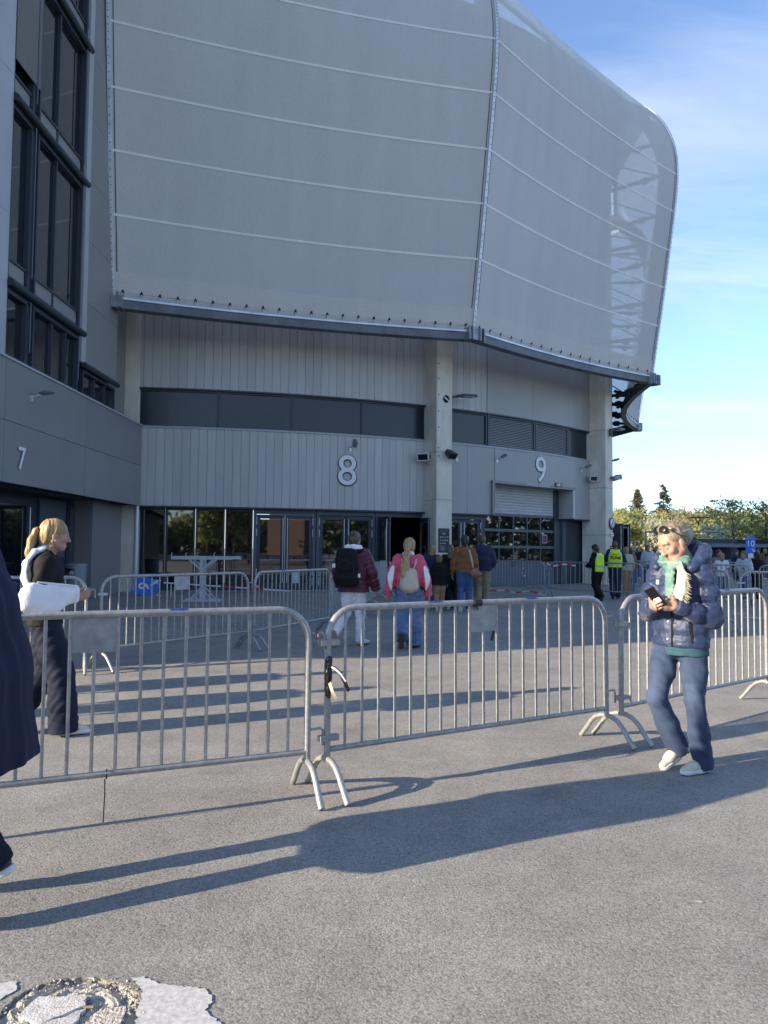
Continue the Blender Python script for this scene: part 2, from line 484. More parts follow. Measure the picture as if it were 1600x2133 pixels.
# --- concrete columns
def column(a, w, r0, r1, z1, dx=0.0):
    c = 0.025; x = w / 2; d = r1 - r0
    poly = [(-x, d, 0), (-x, c, 0), (-x + c, 0, 0), (x - c, 0, 0), (x, c, 0), (x, d, 0)]
    o = MB().prism([Vector(p) for p in poly], (0, 0, z1)).build('column', 'concrete', arena, FR(r1, a) @ Matrix.Translation((dx, 0, 0)))
    return o
def bolt_holes(col, x, zs, side=False):
    me = MB().tube([(0, 0.0, 0), (0, -0.004, 0)], 0.028, 8).mesh('bolt_hole'); me.materials.append(M['black'])
    for z in zs: link('bolt_hole', me, None, col, Vector((x, 0.0, z)))
col8 = column(-62.4, 0.68, R0 - 0.4, R0 + 0.75, 9.6)
bolt_holes(col8, -0.26, (4.9, 5.2, 5.95, 6.55, 7.15, 7.75, 8.3))
col9 = column(-41.3, 0.68, R0 - 0.4, R0 + 0.75, 9.6)
joint = MB().box((0, 0, 0), (0.69, 1.16, 0.012)).mesh('joint'); joint.materials.append(M['backing'])
for c_, zs in ((col8, (3.3, 5.05)), (col9, (2.2, 4.3, 6.9))):
    for z in zs: link('joint', joint, None, c_, Vector((0, 0.575, z)))
MB().span(-16, -8.75, 22.47, 27.0, 0, 27.0).build('wall', 'panel', arena)
colc = MB().span(-8.98, -8.28, 24.95, 25.75, 0, 10.5).build('column', 'concrete', arena)
tag(colc, 'stained concrete pillar in the corner between wing and entrance')
MB().tube([(-8.24, 24.95, 0.02), (-8.24, 24.95, Z1)], 0.075, 10).build('downpipe', 'silver', arena)

# --- glazed front and doors of bay 8
RG = R0 - 0.38
HD = Z1 - 0.05
def glazing(a0, a1, sub=None):
    w = rad(a1 - a0) * RG; fr = FR(RG, (a0 + a1) / 2); t = 0.05
    f = MB()
    f.box((-w / 2 + t / 2, 0, HD / 2), (t, 0.12, HD)); f.box((w / 2 - t / 2, 0, HD / 2), (t, 0.12, HD))
    f.box((0, 0, HD - 0.04), (w - 2 * t, 0.12, 0.08)); f.box((0, 0, 0.06), (w - 2 * t, 0.12, 0.12))
    o = f.build('window', 'frame', arena, fr)
    MB().box((0, 0.02, HD / 2), (w - 2 * t, 0.02, HD - 0.16)).build('pane', 'glass', o)
for a0, a1 in ((-85.3, -83.29), (-83.25, -81.13), (-81.09, -78.97), (-78.93, -76.9)): glazing(a0, a1)

def door_leaf(frm, x0, x1, h=2.62, swing=0.0, hinge='L', z0=0.03, glassname='glass', handle=True):
    """glazed leaf in a wall frame, hinged at its left or right edge"""
    w = x1 - x0
    px_ = x0 if hinge == 'L' else x1
    m = frm @ Matrix.Translation((px_, 0, z0)) @ Matrix.Rotation(rad(swing), 4, 'Z')
    s = 1 if hinge == 'L' else -1
    f = MB(); t = 0.13
    cx = s * w / 2
    f.box((s * t / 2, 0, h / 2), (t, 0.07, h)); f.box((s * (w - t / 2), 0, h / 2), (t, 0.07, h))
    f.box((cx, 0, h - 0.07), (w - 2 * t, 0.07, 0.14)); f.box((cx, 0, 0.12), (w - 2 * t, 0.07, 0.24))
    o = f.build('door', 'frame', arena, m)
    MB().box((cx, 0.0, h / 2 + 0.04), (w - 2 * t, 0.02, h - 0.40)).build('pane', glassname, o)
    MB().box((cx, -0.03, 1.05), (w - 2 * t, 0.03, 0.03)).build('push_bar', 'steel', o)
    if handle:
        hx = s * (w - t / 2)
        hb = MB().tube([(hx, -0.10, 0.25), (hx, -0.10, h - 0.1)], 0.018, 8)
        for z in (0.4, 1.3, h - 0.25): hb.tube([(hx, -0.03, z), (hx, -0.10, z)], 0.012, 6)
        hb.build('handle', 'silver', o)
    hg = MB()
    for z in (0.3, 0.62, h - 0.62, h - 0.22): hg.tube([(s * 0.0, -0.055, z - 0.13), (s * 0.0, -0.055, z + 0.13)], 0.022, 8)
    hg.build('hinge', 'white_dim', o)
    return o
def double_door(a0, a1, sw=(0, 0), rg=RG):
    w = rad(a1 - a0) * rg; fr = FR(rg, (a0 + a1) / 2); t = 0.09
    f = MB()
    f.box((-w / 2 + t / 2, 0, HD / 2), (t, 0.16, HD)); f.box((w / 2 - t / 2, 0, HD / 2), (t, 0.16, HD))
    f.box((0, 0, (HD + 2.67) / 2), (w - 2 * t, 0.16, HD - 2.67))
    f.build('door_frame', 'frame_light', arena, fr)
    if sw is not None:
        door_leaf(fr, -w / 2 + t + 0.01, -0.015, swing=sw[0]); door_leaf(fr, 0.015, w / 2 - t - 0.01, swing=sw[1], hinge='R')
    return fr, w
double_door(-76.85, -72.12); double_door(-72.07, -67.3)
frD, wD = double_door(-67.25, -62.85, None)
door_leaf(frD, -wD / 2 + 0.10, -0.015, swing=-84); door_leaf(frD, 0.015, wD / 2 - 0.10, swing=80, hinge='R')
MB().box((0, -0.02, 2.75), (0.34, 0.09, 0.09)).build('door_sensor', 'white_dim', arena, frD)
# dark lobby behind the open doors, with gates and readers
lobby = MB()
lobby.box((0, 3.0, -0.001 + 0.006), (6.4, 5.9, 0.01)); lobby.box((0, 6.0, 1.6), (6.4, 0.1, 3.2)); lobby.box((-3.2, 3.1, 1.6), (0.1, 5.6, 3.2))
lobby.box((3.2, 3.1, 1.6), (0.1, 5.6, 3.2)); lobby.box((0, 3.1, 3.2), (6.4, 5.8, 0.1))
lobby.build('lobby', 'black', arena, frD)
for k, (x, y) in enumerate(((-0.95, 1.1), (0.25, 1.5), (0.85, 2.0))):
    t = thing('ticket_gate', ('steel ticket gate nearest the open leaf in the dark doorway', 'steel ticket gate in the middle of the dark doorway',
                              'steel ticket gate deepest inside the dark doorway')[k], 'gate', (frD @ Vector((x, y, 0.011)))[:], rad(-65 + 90))
    MB().box((0, 0, 0.48), (0.9, 0.16, 0.96)).build('cabinet', 'steel_dark', t)
    MB().box((0, 0, 0.985), (0.92, 0.18, 0.03)).build('top', 'silver', t)
    MB().tube([(-0.40, 0.0, 1.0), (-0.40, 0.0, 1.42)], 0.03, 8).build('post', 'silver', t)
    MB().boxm(Matrix.Translation((-0.40, 0, 1.5)) @ Matrix.Rotation(rad(25), 4, 'Y'), (0.05, 0.16, 0.26)).build('reader', 'white_dim', t)
    MB().tube([(-0.46, -0.05, 0.0), (-0.46, -0.05, 0.93)], 0.03, 8).build('bollard_post', 'silver', t)
# wall behind the glazing so nothing shows through, and threshold strip
arc_wall(MB(), RG + 0.25, A8L, -40.6, 0.004, 0.028, thick=0.30).build('threshold', 'steel', arena)

# --- bay 9: personnel doors, sectional garage door
double_door(-61.3, -56.9)
frG = FR(R0 - 0.72, -50.63); wG = rad(-45.1 + 56.16) * (R0 - 0.72)
GW = wG - 0.62                       # the door stands left in the opening, a dark post on its right
gd = MB(); x0 = -wG / 2 - 0.02; x1 = x0 + GW
fr_ = MB()
fr_.span(x1, x1 + 0.22, -0.06, 0.1, 0, GZ)
fr_.span(x0 - 0.1, x0, -0.06, 0.1, 0, GZ)
gdo = fr_.build('garage_door', 'frame', arena, frG)
zs = [0.95, 1.62, 2.30, 2.93]
for k in range(10):
    z0 = 2.97 + k * 0.118
    MB().prism([Vector((x0, 0.03, z0)), Vector((x0, -0.005, z0 + 0.006)), Vector((x0, -0.012, z0 + 0.06)), Vector((x0, -0.005, z0 + 0.110)), Vector((x0, 0.03, z0 + 0.116))],
               (GW, 0, 0)).build('slat', 'cladding', gdo)
for k in range(4):
    MB().span(x0, x1, -0.03, 0.05, zs[k] - 0.055, zs[k] + 0.055).build('rail', 'frame_light', gdo)
    if k < 3:
        for j in range(5):
            u0 = x0 + j * GW / 5; u1 = u0 + GW / 5
            MB().span(u0 + 0.03, u1 - 0.03, 0.0, 0.015, zs[k] + 0.06, zs[k + 1] - 0.06).build('pane', 'glass', gdo)
            if j: MB().span(u0 - 0.028, u0 + 0.028, -0.02, 0.04, zs[k] + 0.056, zs[k + 1] - 0.056).build('mullion', 'frame_light', gdo)
MB().span(x0, x1, -0.01, 0.05, 0.02, zs[0] - 0.057).build('bottom_panel', 'frame_light', gdo)
# reveals of the garage opening and the wall around the small door beyond it
rv = MB(); rv.span(-wG / 2 - 0.25, -wG / 2 - 0.12, -0.68, 0.1, Z1, GZ + 0.1); rv.build('reveal', 'panel', arena, frG)
rv = MB(); rv.span(wG / 2 - 0.12, wG / 2 + 0.02, -0.68, 0.7, Z1, GZ + 0.1); rv.build('reveal', 'cladding', arena, frG)
MB().span(-wG / 2 - 0.25, wG / 2 + 0.02, -0.70, 0.9, GZ, GZ + 0.1).build('reveal', 'panel', arena, frG)
MB().span(-wG / 2 - 0.3, wG / 2 + 2.6, 0.10, 0.3, 0, GZ + 0.2).build('wall', 'frame', arena, frG)
# narrow glazed door between garage and right column
frS = FR(R0 - 0.72, -42.6); f = MB(); f.box((-0.95, 0, HD / 2), (0.28, 0.16, HD)); f.box((0.95, 0, HD / 2), (0.30, 0.16, HD)); f.box((0, 0, HD - 0.08), (1.6, 0.16, 0.16))
f.build('door_frame', 'frame_light', arena, frS)
door_leaf(frS, -0.80, -0.01, h=2.6); door_leaf(frS, 0.01, 0.80, h=2.6, hinge='R')
# doors standing open beyond the right column
fo = FR(R0 - 0.1, -38.6)
door_leaf(fo, -0.3, 0.75, swing=-88, h=2.7); door_leaf(fo, 0.55, 1.6, swing=-86, h=2.7)
arc_wall(MB(), R0 - 0.5, -40.0, -35.0, 0, 9.9, thick=0.3).build('wall', 'panel_dark', arena)

# ------------------------------------------------------------------ wing with entrance 7 (wall plane x = -8.15)
WX = -8.15
# fascia panels
fas = MB().span(WX - 0.45, WX - 0.03, 6.6, 24.95, Z1, Z2 - 0.03).build('wall', 'backing', arena)
ys = [6.6, 9.7, 12.8, 15.93, 20.31, 24.97]
for i in range(5):
    for z0, z1 in ((Z1 - 0.02, 4.2), (4.2, Z2 - 0.03)):
        MB().span(WX - 0.04, WX, ys[i] + 0.006, ys[i + 1] - 0.006, z0 + 0.006, z1 - 0.006).build('panel', 'panel', fas)
MB().span(WX - 0.5, WX + 0.03, 6.6, 24.99, Z2 - 0.03, Z2 + 0.02).build('coping', 'panel_light', arena)
MB().span(WX - 0.02, WX + 0.012, 20.31, 24.97, Z1 - 0.02, Z1 + 0.16).build('drip_edge', 'panel', arena)
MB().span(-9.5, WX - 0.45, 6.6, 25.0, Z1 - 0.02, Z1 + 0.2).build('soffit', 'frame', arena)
# upper wall: near pier, window bay, light pilaster, dark panel wall
up = MB().span(WX - 6.0, WX - 0.35, 6.6, 22.47, Z2, 27.0).build('wall', 'backing', arena)
for k in range(5):
    for j in range(7):
        z0 = Z2 + 0.02 + j * 3.06
        MB().span(WX - 0.35, WX + 0.02, 6.6 + k * 1.83, 6.6 + (k + 1) * 1.83 - 0.012, z0, z0 + 3.05).build('panel', 'panel_light', up)
for j in range(12):
    z0 = 6.42 + j * 1.72
    MB().span(WX - 0.35, WX, 20.02, 22.46, z0, z0 + 1.71).build('panel', 'panel', up)
MB().span(WX - 0.35, WX + 0.05, 19.74, 20.01, 6.42, 27.0).build('pilaster', 'panel_light', arena)
MB().span(WX - 0.35, WX + 0.0, 15.76, 15.86, Z2 + 0.02, 27.0).build('pilaster', 'panel_light', arena)

def wing_window(y0, y1, z0, z1, splits=(), deep=0.14, spandrel=0.0):
    t = 0.07; f = MB(); xf = WX - deep
    f.span(xf, WX - 0.02, y0, y0 + t, z0, z1); f.span(xf, WX - 0.02, y1 - t, y1, z0, z1)
    f.span(xf, WX - 0.02, y0 + t, y1 - t, z1 - t, z1); f.span(xf, WX - 0.02, y0 + t, y1 - t, z0, z0 + 0.05)
    o = f.build('window', 'frame', arena)
    e = [y0 + t] + list(splits) + [y1 - t]
    for i in range(len(e) - 1):
        if spandrel:
            MB().span(xf - 0.02, xf + 0.05, e[i] + 0.02, e[i + 1] - 0.02, z0 + 0.05, z0 + spandrel).build('spandrel', 'panel', o)
        MB().span(xf - 0.02, xf, e[i] + 0.015, e[i + 1] - 0.015, z0 + spandrel + 0.05, z1 - t).build('pane', 'glass', o)
        if i: MB().span(xf, WX - 0.06, e[i] - 0.03, e[i] + 0.03, z0 + 0.05, z1 - t).build('mullion', 'frame', o)
    if spandrel: MB().span(xf, WX - 0.05, y0 + t, y1 - t, z0 + spandrel, z0 + spandrel + 0.05).build('transom', 'frame', o)
    return o
levels = [(Z2 + 0.02, 7.05, 0.0), (7.3, 11.15, 0.42), (11.42, 14.9, 0.42), (15.2, 18.9, 0.42)]
for z0, z1, sp in levels:
    wing_window(15.87, 16.85, z0, z1, spandrel=sp)
    wing_window(17.12, 19.72, z0, z1, splits=(18.2,) if sp else (18.2, 19.0), spandrel=sp)
    MB().span(WX - 0.3, WX - 0.1, 16.86, 17.11, z0, z1).build('post', 'frame', arena)
    MB().tube([(WX + 0.03, 16.88, z0 + 0.3), (WX + 0.03, 16.88, z1)], 0.018, 6).build('guide_rail', 'frame_light', arena)
    MB().tube([(WX + 0.03, 19.60, z0 + 0.3), (WX + 0.03, 19.60, z1)], 0.018, 6).build('guide_rail', 'frame_light', arena)
    MB().tube([(WX + 0.05, 15.87, z1 + 0.13), (WX + 0.05, 19.86, z1 + 0.13)], 0.085, 12).build('blind_case', 'blind_tube', arena)
    MB().span(WX - 0.34, WX - 0.03, 15.87, 19.73, z1 + 0.005, z1 + 0.24).build('lintel', 'frame', arena)
wing_window(20.03, 22.44, Z2 + 0.02, 6.28, splits=(20.95, 21.75))
MB().tube([(WX + 0.05, 19.9, 6.37), (WX + 0.05, 22.46, 6.37)], 0.08, 12).build('blind_case', 'blind_tube', arena)
MB().span(WX + 0.0, WX + 0.02, 15.88, 17.05, 12.15, 14.95).build('roller_blind', 'blind', arena)
# recessed ground floor under the wing
GX = -9.35
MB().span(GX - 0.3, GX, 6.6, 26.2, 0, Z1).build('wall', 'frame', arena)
MB().span(GX - 0.2, GX + 0.04, 15.0, 15.7, 0, Z1 - 0.03).build('pier', 'frame_light', arena)
for y0, y1 in ((16.2, 17.9), (17.95, 19.6)):
    o = MB().span(GX, GX + 0.05, y0, y0 + 0.12, 0.03, 2.7).span(GX, GX + 0.05, y1 - 0.12, y1, 0.03, 2.7).span(GX, GX + 0.05, y0 + 0.12, y1 - 0.12, 2.55, 2.7).span(GX, GX + 0.05, y0 + 0.12, y1 - 0.12, 0.03, 0.25).build('door', 'frame', arena)
    MB().span(GX + 0.01, GX + 0.02, y0 + 0.12, y1 - 0.12, 0.25, 2.55).build('pane', 'glass', o)
    MB().tube([(GX + 0.11, y1 - 0.06, 0.3), (GX + 0.11, y1 - 0.06, 2.5)], 0.02, 8).build('handle', 'silver', o)
    for z in (1.7, 2.3): MB().tube([(GX + 0.06, y0 + 0.03, z), (GX + 0.06, y0 + 0.03, z + 0.25)], 0.022, 8).build('hinge', 'white_dim', o)
def service_panel(y0, y1):
    o = MB().span(GX, GX + 0.04, y0, y1, 0.02, Z1 - 0.04).build('service_panel', 'frame', arena)
    for z0, z1 in ((2.05, 2.78), (1.18, 1.98)):
        MB().span(GX + 0.035, GX + 0.07, y0 + 0.03, y1 - 0.03, z0, z1).build('panel', 'frame_light', o)
    me = MB().boxm(Matrix.Rotation(rad(-40), 4, 'Y'), (0.09, y1 - y0 - 0.08, 0.012)).mesh('slat'); me.materials.append(M['frame_light'])
    for i in range(13): link('slat', me, None, o, Vector((GX + 0.07, (y0 + y1) / 2, 0.10 + i * 0.083)))
service_panel(20.15, 21.85); service_panel(24.0, 25.9)
sd = MB().span(GX, GX + 0.05, 21.99, 23.59, 0.02, 2.75).build('door', 'frame', arena)
MB().span(GX + 0.045, GX + 0.075, 22.08, 23.5, 0.05, 2.62).build('leaf', 'panel_dark', sd)
MB().tube([(GX + 0.10, 23.38, 1.05), (GX + 0.13, 23.38, 1.05), (GX + 0.13, 23.22, 1.05)], 0.014, 6).build('handle', 'silver', sd)

# ------------------------------------------------------------------ mesh screen: ribs, tensioned panels, edge beams
PROF = [(2.95, 8.95), (3.22, 10.5), (3.52, 12.2), (3.84, 14.2), (4.12, 16.0), (4.28, 17.4), (4.26, 18.5), (4.02, 19.5), (3.5, 20.5), (2.75, 21.3), (1.7, 22.0)]
def spline(pts, n):
    pts = [Vector(p) for p in pts]; out = []
    S = len(pts) - 1
    for i in range(n + 1):
        u = i / n * S; k = min(int(u), S - 1); t = u - k
        p0, p1, p2, p3 = pts[max(k - 1, 0)], pts[k], pts[k + 1], pts[min(k + 2, S)]
        out.append(0.5 * ((2 * p1) + (p2 - p0) * t + (2 * p0 - 5 * p1 + 4 * p2 - p3) * t * t + (3 * p1 - p0 - 3 * p2 + p3) * t ** 3))
    return out
NV = 44
PS = spline([(d, z, 0) for d, z in PROF], NV)
def rib_pts(base, out, k=1.0, dz=0.0, off=0.0):
    b = Vector((*base, 0)); o = Vector((*out, 0)).normalized()
    return [b + o * (2.95 + (p.x - 2.95) * k + off) + Vector((0, 0, p.y + dz * (p.y - 8.95) / 13)) for p in PS]
def polar(a): return P(R0, a).xy[:], (math.cos(rad(a)), math.sin(rad(a)))
RIBS = [(*polar(-85.45), 1.0, 1.0), (*polar(-62.9), 1.0, 1.0), (*polar(-42.4), 0.86, -0.55), ((12.05, 44.6), (0.972, -0.235), 0.9, -0.3), ((10.6, 56.5), (0.99, 0.1), 0.9, -0.3)]
RP = [rib_pts(b, o, k, dz) for b, o, k, dz in RIBS]
SAGS = [0.32, 0.34, 0.95, 0.6]
def panel_grid(i, nu=28, off=0.0):
    A, B = RP[i], RP[i + 1]
    oA, oB = Vector((*RIBS[i][1], 0)), Vector((*RIBS[i + 1][1], 0))
    g = []
    for a, b in zip(A, B):
        row = []
        for j in range(nu + 1):
            u = j / nu; o = (oA * (1 - u) + oB * u).normalized()
            row.append(a * (1 - u) + b * u + o * (off - SAGS[i] * (1 - 0.8 * (len(g) / NV) ** 3) * 4 * u * (1 - u)))
        g.append(row)
    return g
def mesh_material(name, cov, base):
    m = bpy.data.materials.new(name); m.use_nodes = True
    nt = m.node_tree; b = nt.nodes['Principled BSDF']; out = nt.nodes['Material Output']
    t = nt.nodes.new('ShaderNodeTexCoord'); n = nt.nodes.new('ShaderNodeTexNoise')
    n.inputs['Scale'].default_value = 0.5; n.inputs['Detail'].default_value = 6
    mpn = nt.nodes.new('ShaderNodeMapping'); mpn.inputs['Scale'].default_value = (3.0, 3.0, 0.22); nt.links.new(t.outputs['Object'], mpn.inputs['Vector'])
    nt.links.new(mpn.outputs[0], n.inputs['Vector'])
    r = nt.nodes.new('ShaderNodeValToRGB')
    r.color_ramp.elements[0].position = 0.3; r.color_ramp.elements[0].color = (*[c * 0.955 for c in base], 1)
    r.color_ramp.elements[1].position = 0.7; r.color_ramp.elements[1].color = (*[c * 1.035 for c in base], 1)
    nt.links.new(n.outputs['Fac'], r.inputs['Fac'])
    wv = nt.nodes.new('ShaderNodeTexNoise'); wv.inputs['Scale'].default_value = 26.0; wv.inputs['Detail'].default_value = 2.0      # weave
    nt.links.new(t.outputs['Object'], wv.inputs['Vector'])
    wr_ = nt.nodes.new('ShaderNodeValToRGB'); wr_.color_ramp.elements[0].position = 0.3; wr_.color_ramp.elements[0].color = (0.90, 0.90, 0.90, 1)
    wr_.color_ramp.elements[1].position = 0.7; wr_.color_ramp.elements[1].color = (1.06, 1.06, 1.06, 1); nt.links.new(wv.outputs['Fac'], wr_.inputs['Fac'])
    mm = nt.nodes.new('ShaderNodeMix'); mm.data_type = 'RGBA'; mm.blend_type = 'MULTIPLY'; mm.inputs['Factor'].default_value = 1.0
    nt.links.new(r.outputs['Color'], mm.inputs['A']); nt.links.new(wr_.outputs['Color'], mm.inputs['B']); nt.links.new(mm.outputs['Result'], b.inputs['Base Color'])
    b.inputs['Roughness'].default_value = 0.85
    b.inputs['Specular IOR Level'].default_value = 0.12
    tr = nt.nodes.new('ShaderNodeBsdfTransparent'); mx = nt.nodes.new('ShaderNodeMixShader')
    tl = nt.nodes.new('ShaderNodeBsdfTranslucent'); tl.inputs['Color'].default_value = (*base, 1)
    m2 = nt.nodes.new('ShaderNodeMixShader'); m2.inputs['Fac'].default_value = 0.16
    nt.links.new(b.outputs[0], m2.inputs[1]); nt.links.new(tl.outputs[0], m2.inputs[2])
    mx.inputs['Fac'].default_value = cov
    nt.links.new(tr.outputs[0], mx.inputs[1]); nt.links.new(m2.outputs[0], mx.inputs[2])
    nt.links.new(mx.outputs[0], out.inputs['Surface'])
    return m
M['screen'] = mesh_material('screen', 0.70, (0.90, 0.89, 0.87))
M['seam'] = mesh_material('seam', 0.97, (0.95, 0.93, 0.90))
M['hem'] = mesh_material('hem', 0.86, (0.76, 0.73, 0.69))
bolt = MB().tube([(0, 0, 0), (0, 0, 0.13)], 0.013, 6).tube([(0, 0, 0.13), (0, 0, 0.16)], 0.026, 6).mesh('tension_bolt'); bolt.materials.append(M['white_dim'])
eye = MB().lathe([(0.0, 0.09), (0.045, 0.075), (0.055, 0.03), (0.05, -0.03), (0.0, -0.05)], n=8).mesh('eyelet'); eye.materials.append(M['black'])
def zrow(grid, z):
    """the row of the panel grid at height z"""
    for k in range(len(grid) - 1):
        z0, z1 = grid[k][0].z, grid[k + 1][0].z
        if z0 <= z < z1:
            t = (z - z0) / (z1 - z0)
            return [a * (1 - t) + b * t for a, b in zip(grid[k], grid[k + 1])]
for i in range(4):
    g0 = panel_grid(i)
    o = MB().sheet(g0).build('screen_panel', 'screen', arena)
    g1 = panel_grid(i, off=0.015)
    if i < 3:
        for z in (11.3, 13.1, 14.85, 16.65, 18.4):
            lo, hi = zrow(g1, z - 0.034), zrow(g1, z + 0.034)
            MB().sheet([lo, hi]).build('seam', 'seam', o)
        MB().sheet([zrow(g1, z) for z in (9.12, 9.3, 9.5, 9.68)]).build('hem', 'hem', o)
    # bottom edge beam: channel with a pale upper flange, curved like the panel's edge
    edge = g0[0]
    oA, oB = Vector((*RIBS[i][1], 0)), Vector((*RIBS[i + 1][1], 0))
    def prof_sheet(offs):
        rows = []
        for do, dz_ in offs:
            rows.append([p + (oA * (1 - j / 28) + oB * (j / 28)) * do + Vector((0, 0, dz_)) for j, p in enumerate(edge)])
        return rows
    beam = MB().sheet(prof_sheet([(0.12, -0.02), (0.12, -0.34), (-0.16, -0.36), (-0.16, -0.02), (0.12, -0.02)]), False).build('edge_beam', 'beam', arena)
    MB().sheet(prof_sheet([(-0.10, -0.02), (0.155, -0.02), (0.16, -0.085), (0.125, -0.085)]), False).build('flange', 'galv_edge', beam)
    MB().sheet(prof_sheet([(-0.05, -0.02), (-0.06, 0.17)]), False).build('backing_strip', 'black', beam)
    nb = 22 if i == 0 else 18
    if i < 3:
        for k in range(nb):
            u = (k + 0.5) / nb * 28; j = int(u); t = u - j
            p = edge[j] * (1 - t) + edge[min(j + 1, 28)] * t
            link('tension_bolt', bolt, None, beam, p + (oA * (1 - u / 28) + oB * (u / 28)) * 0.05 + Vector((0, 0, -0.02)))
            link('eyelet', eye, None, beam, p + (oA * (1 - u / 28) + oB * (u / 28)) * 0.01 + Vector((0, 0, 0.17)))
    # top edge beam
    top = [p for p in g0[-1]]
    MB().tube(top, 0.11, 8).build('roof_edge_beam', 'steel_dark', arena)
for i in range(5):
    base, out, k, dz = RIBS[i]
    o3 = Vector((*out, 0)); t3 = Vector((-out[1], out[0], 0))
    pts = RP[i]
    # pale clamping rail on the outside of the rib with its row of screws
    rail = MB()
    s = [[p + o3 * 0.03 + t3 * w for p in pts] for w in (-0.06, -0.05, 0.05, 0.06)]
    for r_, d_ in ((s[0], 0.0), (s[1], 0.03), (s[2], 0.03), (s[3], 0.0)):
        for p in r_: p += o3 * d_
    ro = rail.sheet([list(c) for c in zip(*s)], False).build('clamping_rail', 'galv_edge', arena)
    scr = MB()
    if i < 3:
        for kk in range(1, len(pts) - 1):
            for f in (0.0, 0.5):
                p = pts[kk] * (1 - f) + pts[kk + 1] * f + o3 * 0.062
                scr.tube([p, p + o3 * 0.008], 0.018, 6)
        scr.build('screws', 'steel_dark', ro)['kind'] = 'stuff'
    # rib fin behind
    fin = MB()
    inn = [Vector((p.x, p.y, p.z)) - o3 * (0.75 if j < NV * 0.55 else 0.75 + 0.3 * (j / NV - 0.55)) - Vector((0, 0, 0.4 * max(0, j / NV - 0.5))) for j, p in enumerate(pts)]
    pairs = [[p - o3 * 0.03 + t3 * 0.13 for p in pts], [p - o3 * 0.03 - t3 * 0.13 for p in pts], [p - t3 * 0.13 for p in inn], [p + t3 * 0.13 for p in inn]]
    pairs.append(pairs[0])
    fin.sheet([list(c) for c in zip(*pairs)], False)
    fin.build('rib', 'steel_dark', arena)
    # struts back to the wall, with joints and thin bowed cables between them
    prevp = None
    for z in (10.7, 12.2, 13.7, 14.85, 15.7, 17.5, 19.2):
        j = min(range(len(pts)), key=lambda q: abs(pts[q].z - z) + (5 if q > NV * 0.8 else 0))
        p = inn[j]; q = Vector((base[0], base[1], 0)) + o3 * (-0.3) + Vector((0, 0, z + 0.15))
        MB().tube([p, q], 0.085, 8).tube([p - o3 * 0.55, p - o3 * 0.75], 0.15, 8).build('strut', 'steel_dark', arena)
        if prevp is not None:
            a, b = prevp
            MB().tube([a.lerp(p, 0), (a + q) * 0.5 + Vector((0, 0, 0.2)) - o3 * 0.1, q], 0.03, 6).build('cable', 'steel_dark', arena)
        prevp = (p, q)
    # end bracket on the beam
    e0 = pts[0]
    mt = Matrix((t3, o3, Vector((0, 0, 1)))).transposed().to_4x4(); mt.translation = e0
    br = MB()
    for xx in (-0.30, -0.15, 0.15, 0.30): br.box((xx, 0.05, -0.16), (0.03, 0.42, 0.44))
    br.box((0, 0.02, -0.17), (0.5, 0.30, 0.34)); br.tube([(0, 0.03, -0.02), (0, 0.05, 0.3)], 0.05, 8)
    br.build('beam_bracket', 'steel', arena, mt)
    MB().tube([e0 - o3 * 0.5 + Vector((0, 0, 0.5)), Vector((base[0], base[1], 9.75)) - o3 * 0.3], 0.07, 8).build('strut', 'steel_dark', arena)
# lattice under the screen beyond the right column
A, B = RP[2][0], RP[3][0]
for k in range(1, 8):
    u = k / 8; p = A.lerp(B, u) - Vector((0.95 * 4 * u * (1 - u), 0, 0)) + Vector((0, 0, -0.2))
    q = Vector((10.9, 34.5, 9.2)).lerp(Vector((12.2, 44.0, 9.0)), min(1, u + (0.12 if k % 2 else -0.12)))
    MB().tube([p, q], 0.075, 6).tube([p.lerp(q, 0.3), p.lerp(q, 0.42)], 0.15, 6).build('brace', 'steel_dark', arena)
# ------------------------------------------------------------------ crowd barriers
M['galv'] = mat('galv', (0.34, 0.35, 0.35), 0.42, 0.45, var=0.22, vscale=26, rnd=0.06, bump=0.05, bscale=90, detail=6)
M['galv_plate'] = mat('galv_plate', (0.31, 0.335, 0.35), 0.5, 0.35, var=0.22, vscale=11, rnd=0.05, detail=6)
M['blue_paint'] = mat('blue_paint', (0.012, 0.045, 0.30), 0.5, var=0.35, vscale=40)
M['red_tape'] = mat('red_tape', (0.60, 0.03, 0.03), 0.5)
M['black_tape'] = mat('black_tape', (0.012, 0.012, 0.013), 0.35)
BL, BH = 2.5, 1.13
def frame_path():
    pts = [(0.03, 0, 0.20)]
    rc = 0.19
    pts.append((0.03, 0, BH - rc))
    for k in range(1, 7): a = math.pi - k * math.pi / 12; pts.append((0.03 + rc + rc * math.cos(a), 0, BH - rc + rc * math.sin(a)))
    for k in range(0, 7): a = math.pi / 2 - k * math.pi / 12; pts.append((BL - 0.03 - rc + rc * math.cos(a), 0, BH - rc + rc * math.sin(a)))
    pts.append((BL - 0.03, 0, 0.20))
    return pts
def foot_path(x):
    half = [(0.27, 0.012), (0.235, 0.05), (0.16, 0.145), (0.11, 0.19), (0.05, 0.212), (0, 0.216)]
    return [(x, y, z) for y, z in half] + [(x, -y, z) for y, z in half[-2::-1]]
def mesh_of(mb, name, m):
    me = mb.mesh(name); me.materials.append(M[m]); return me
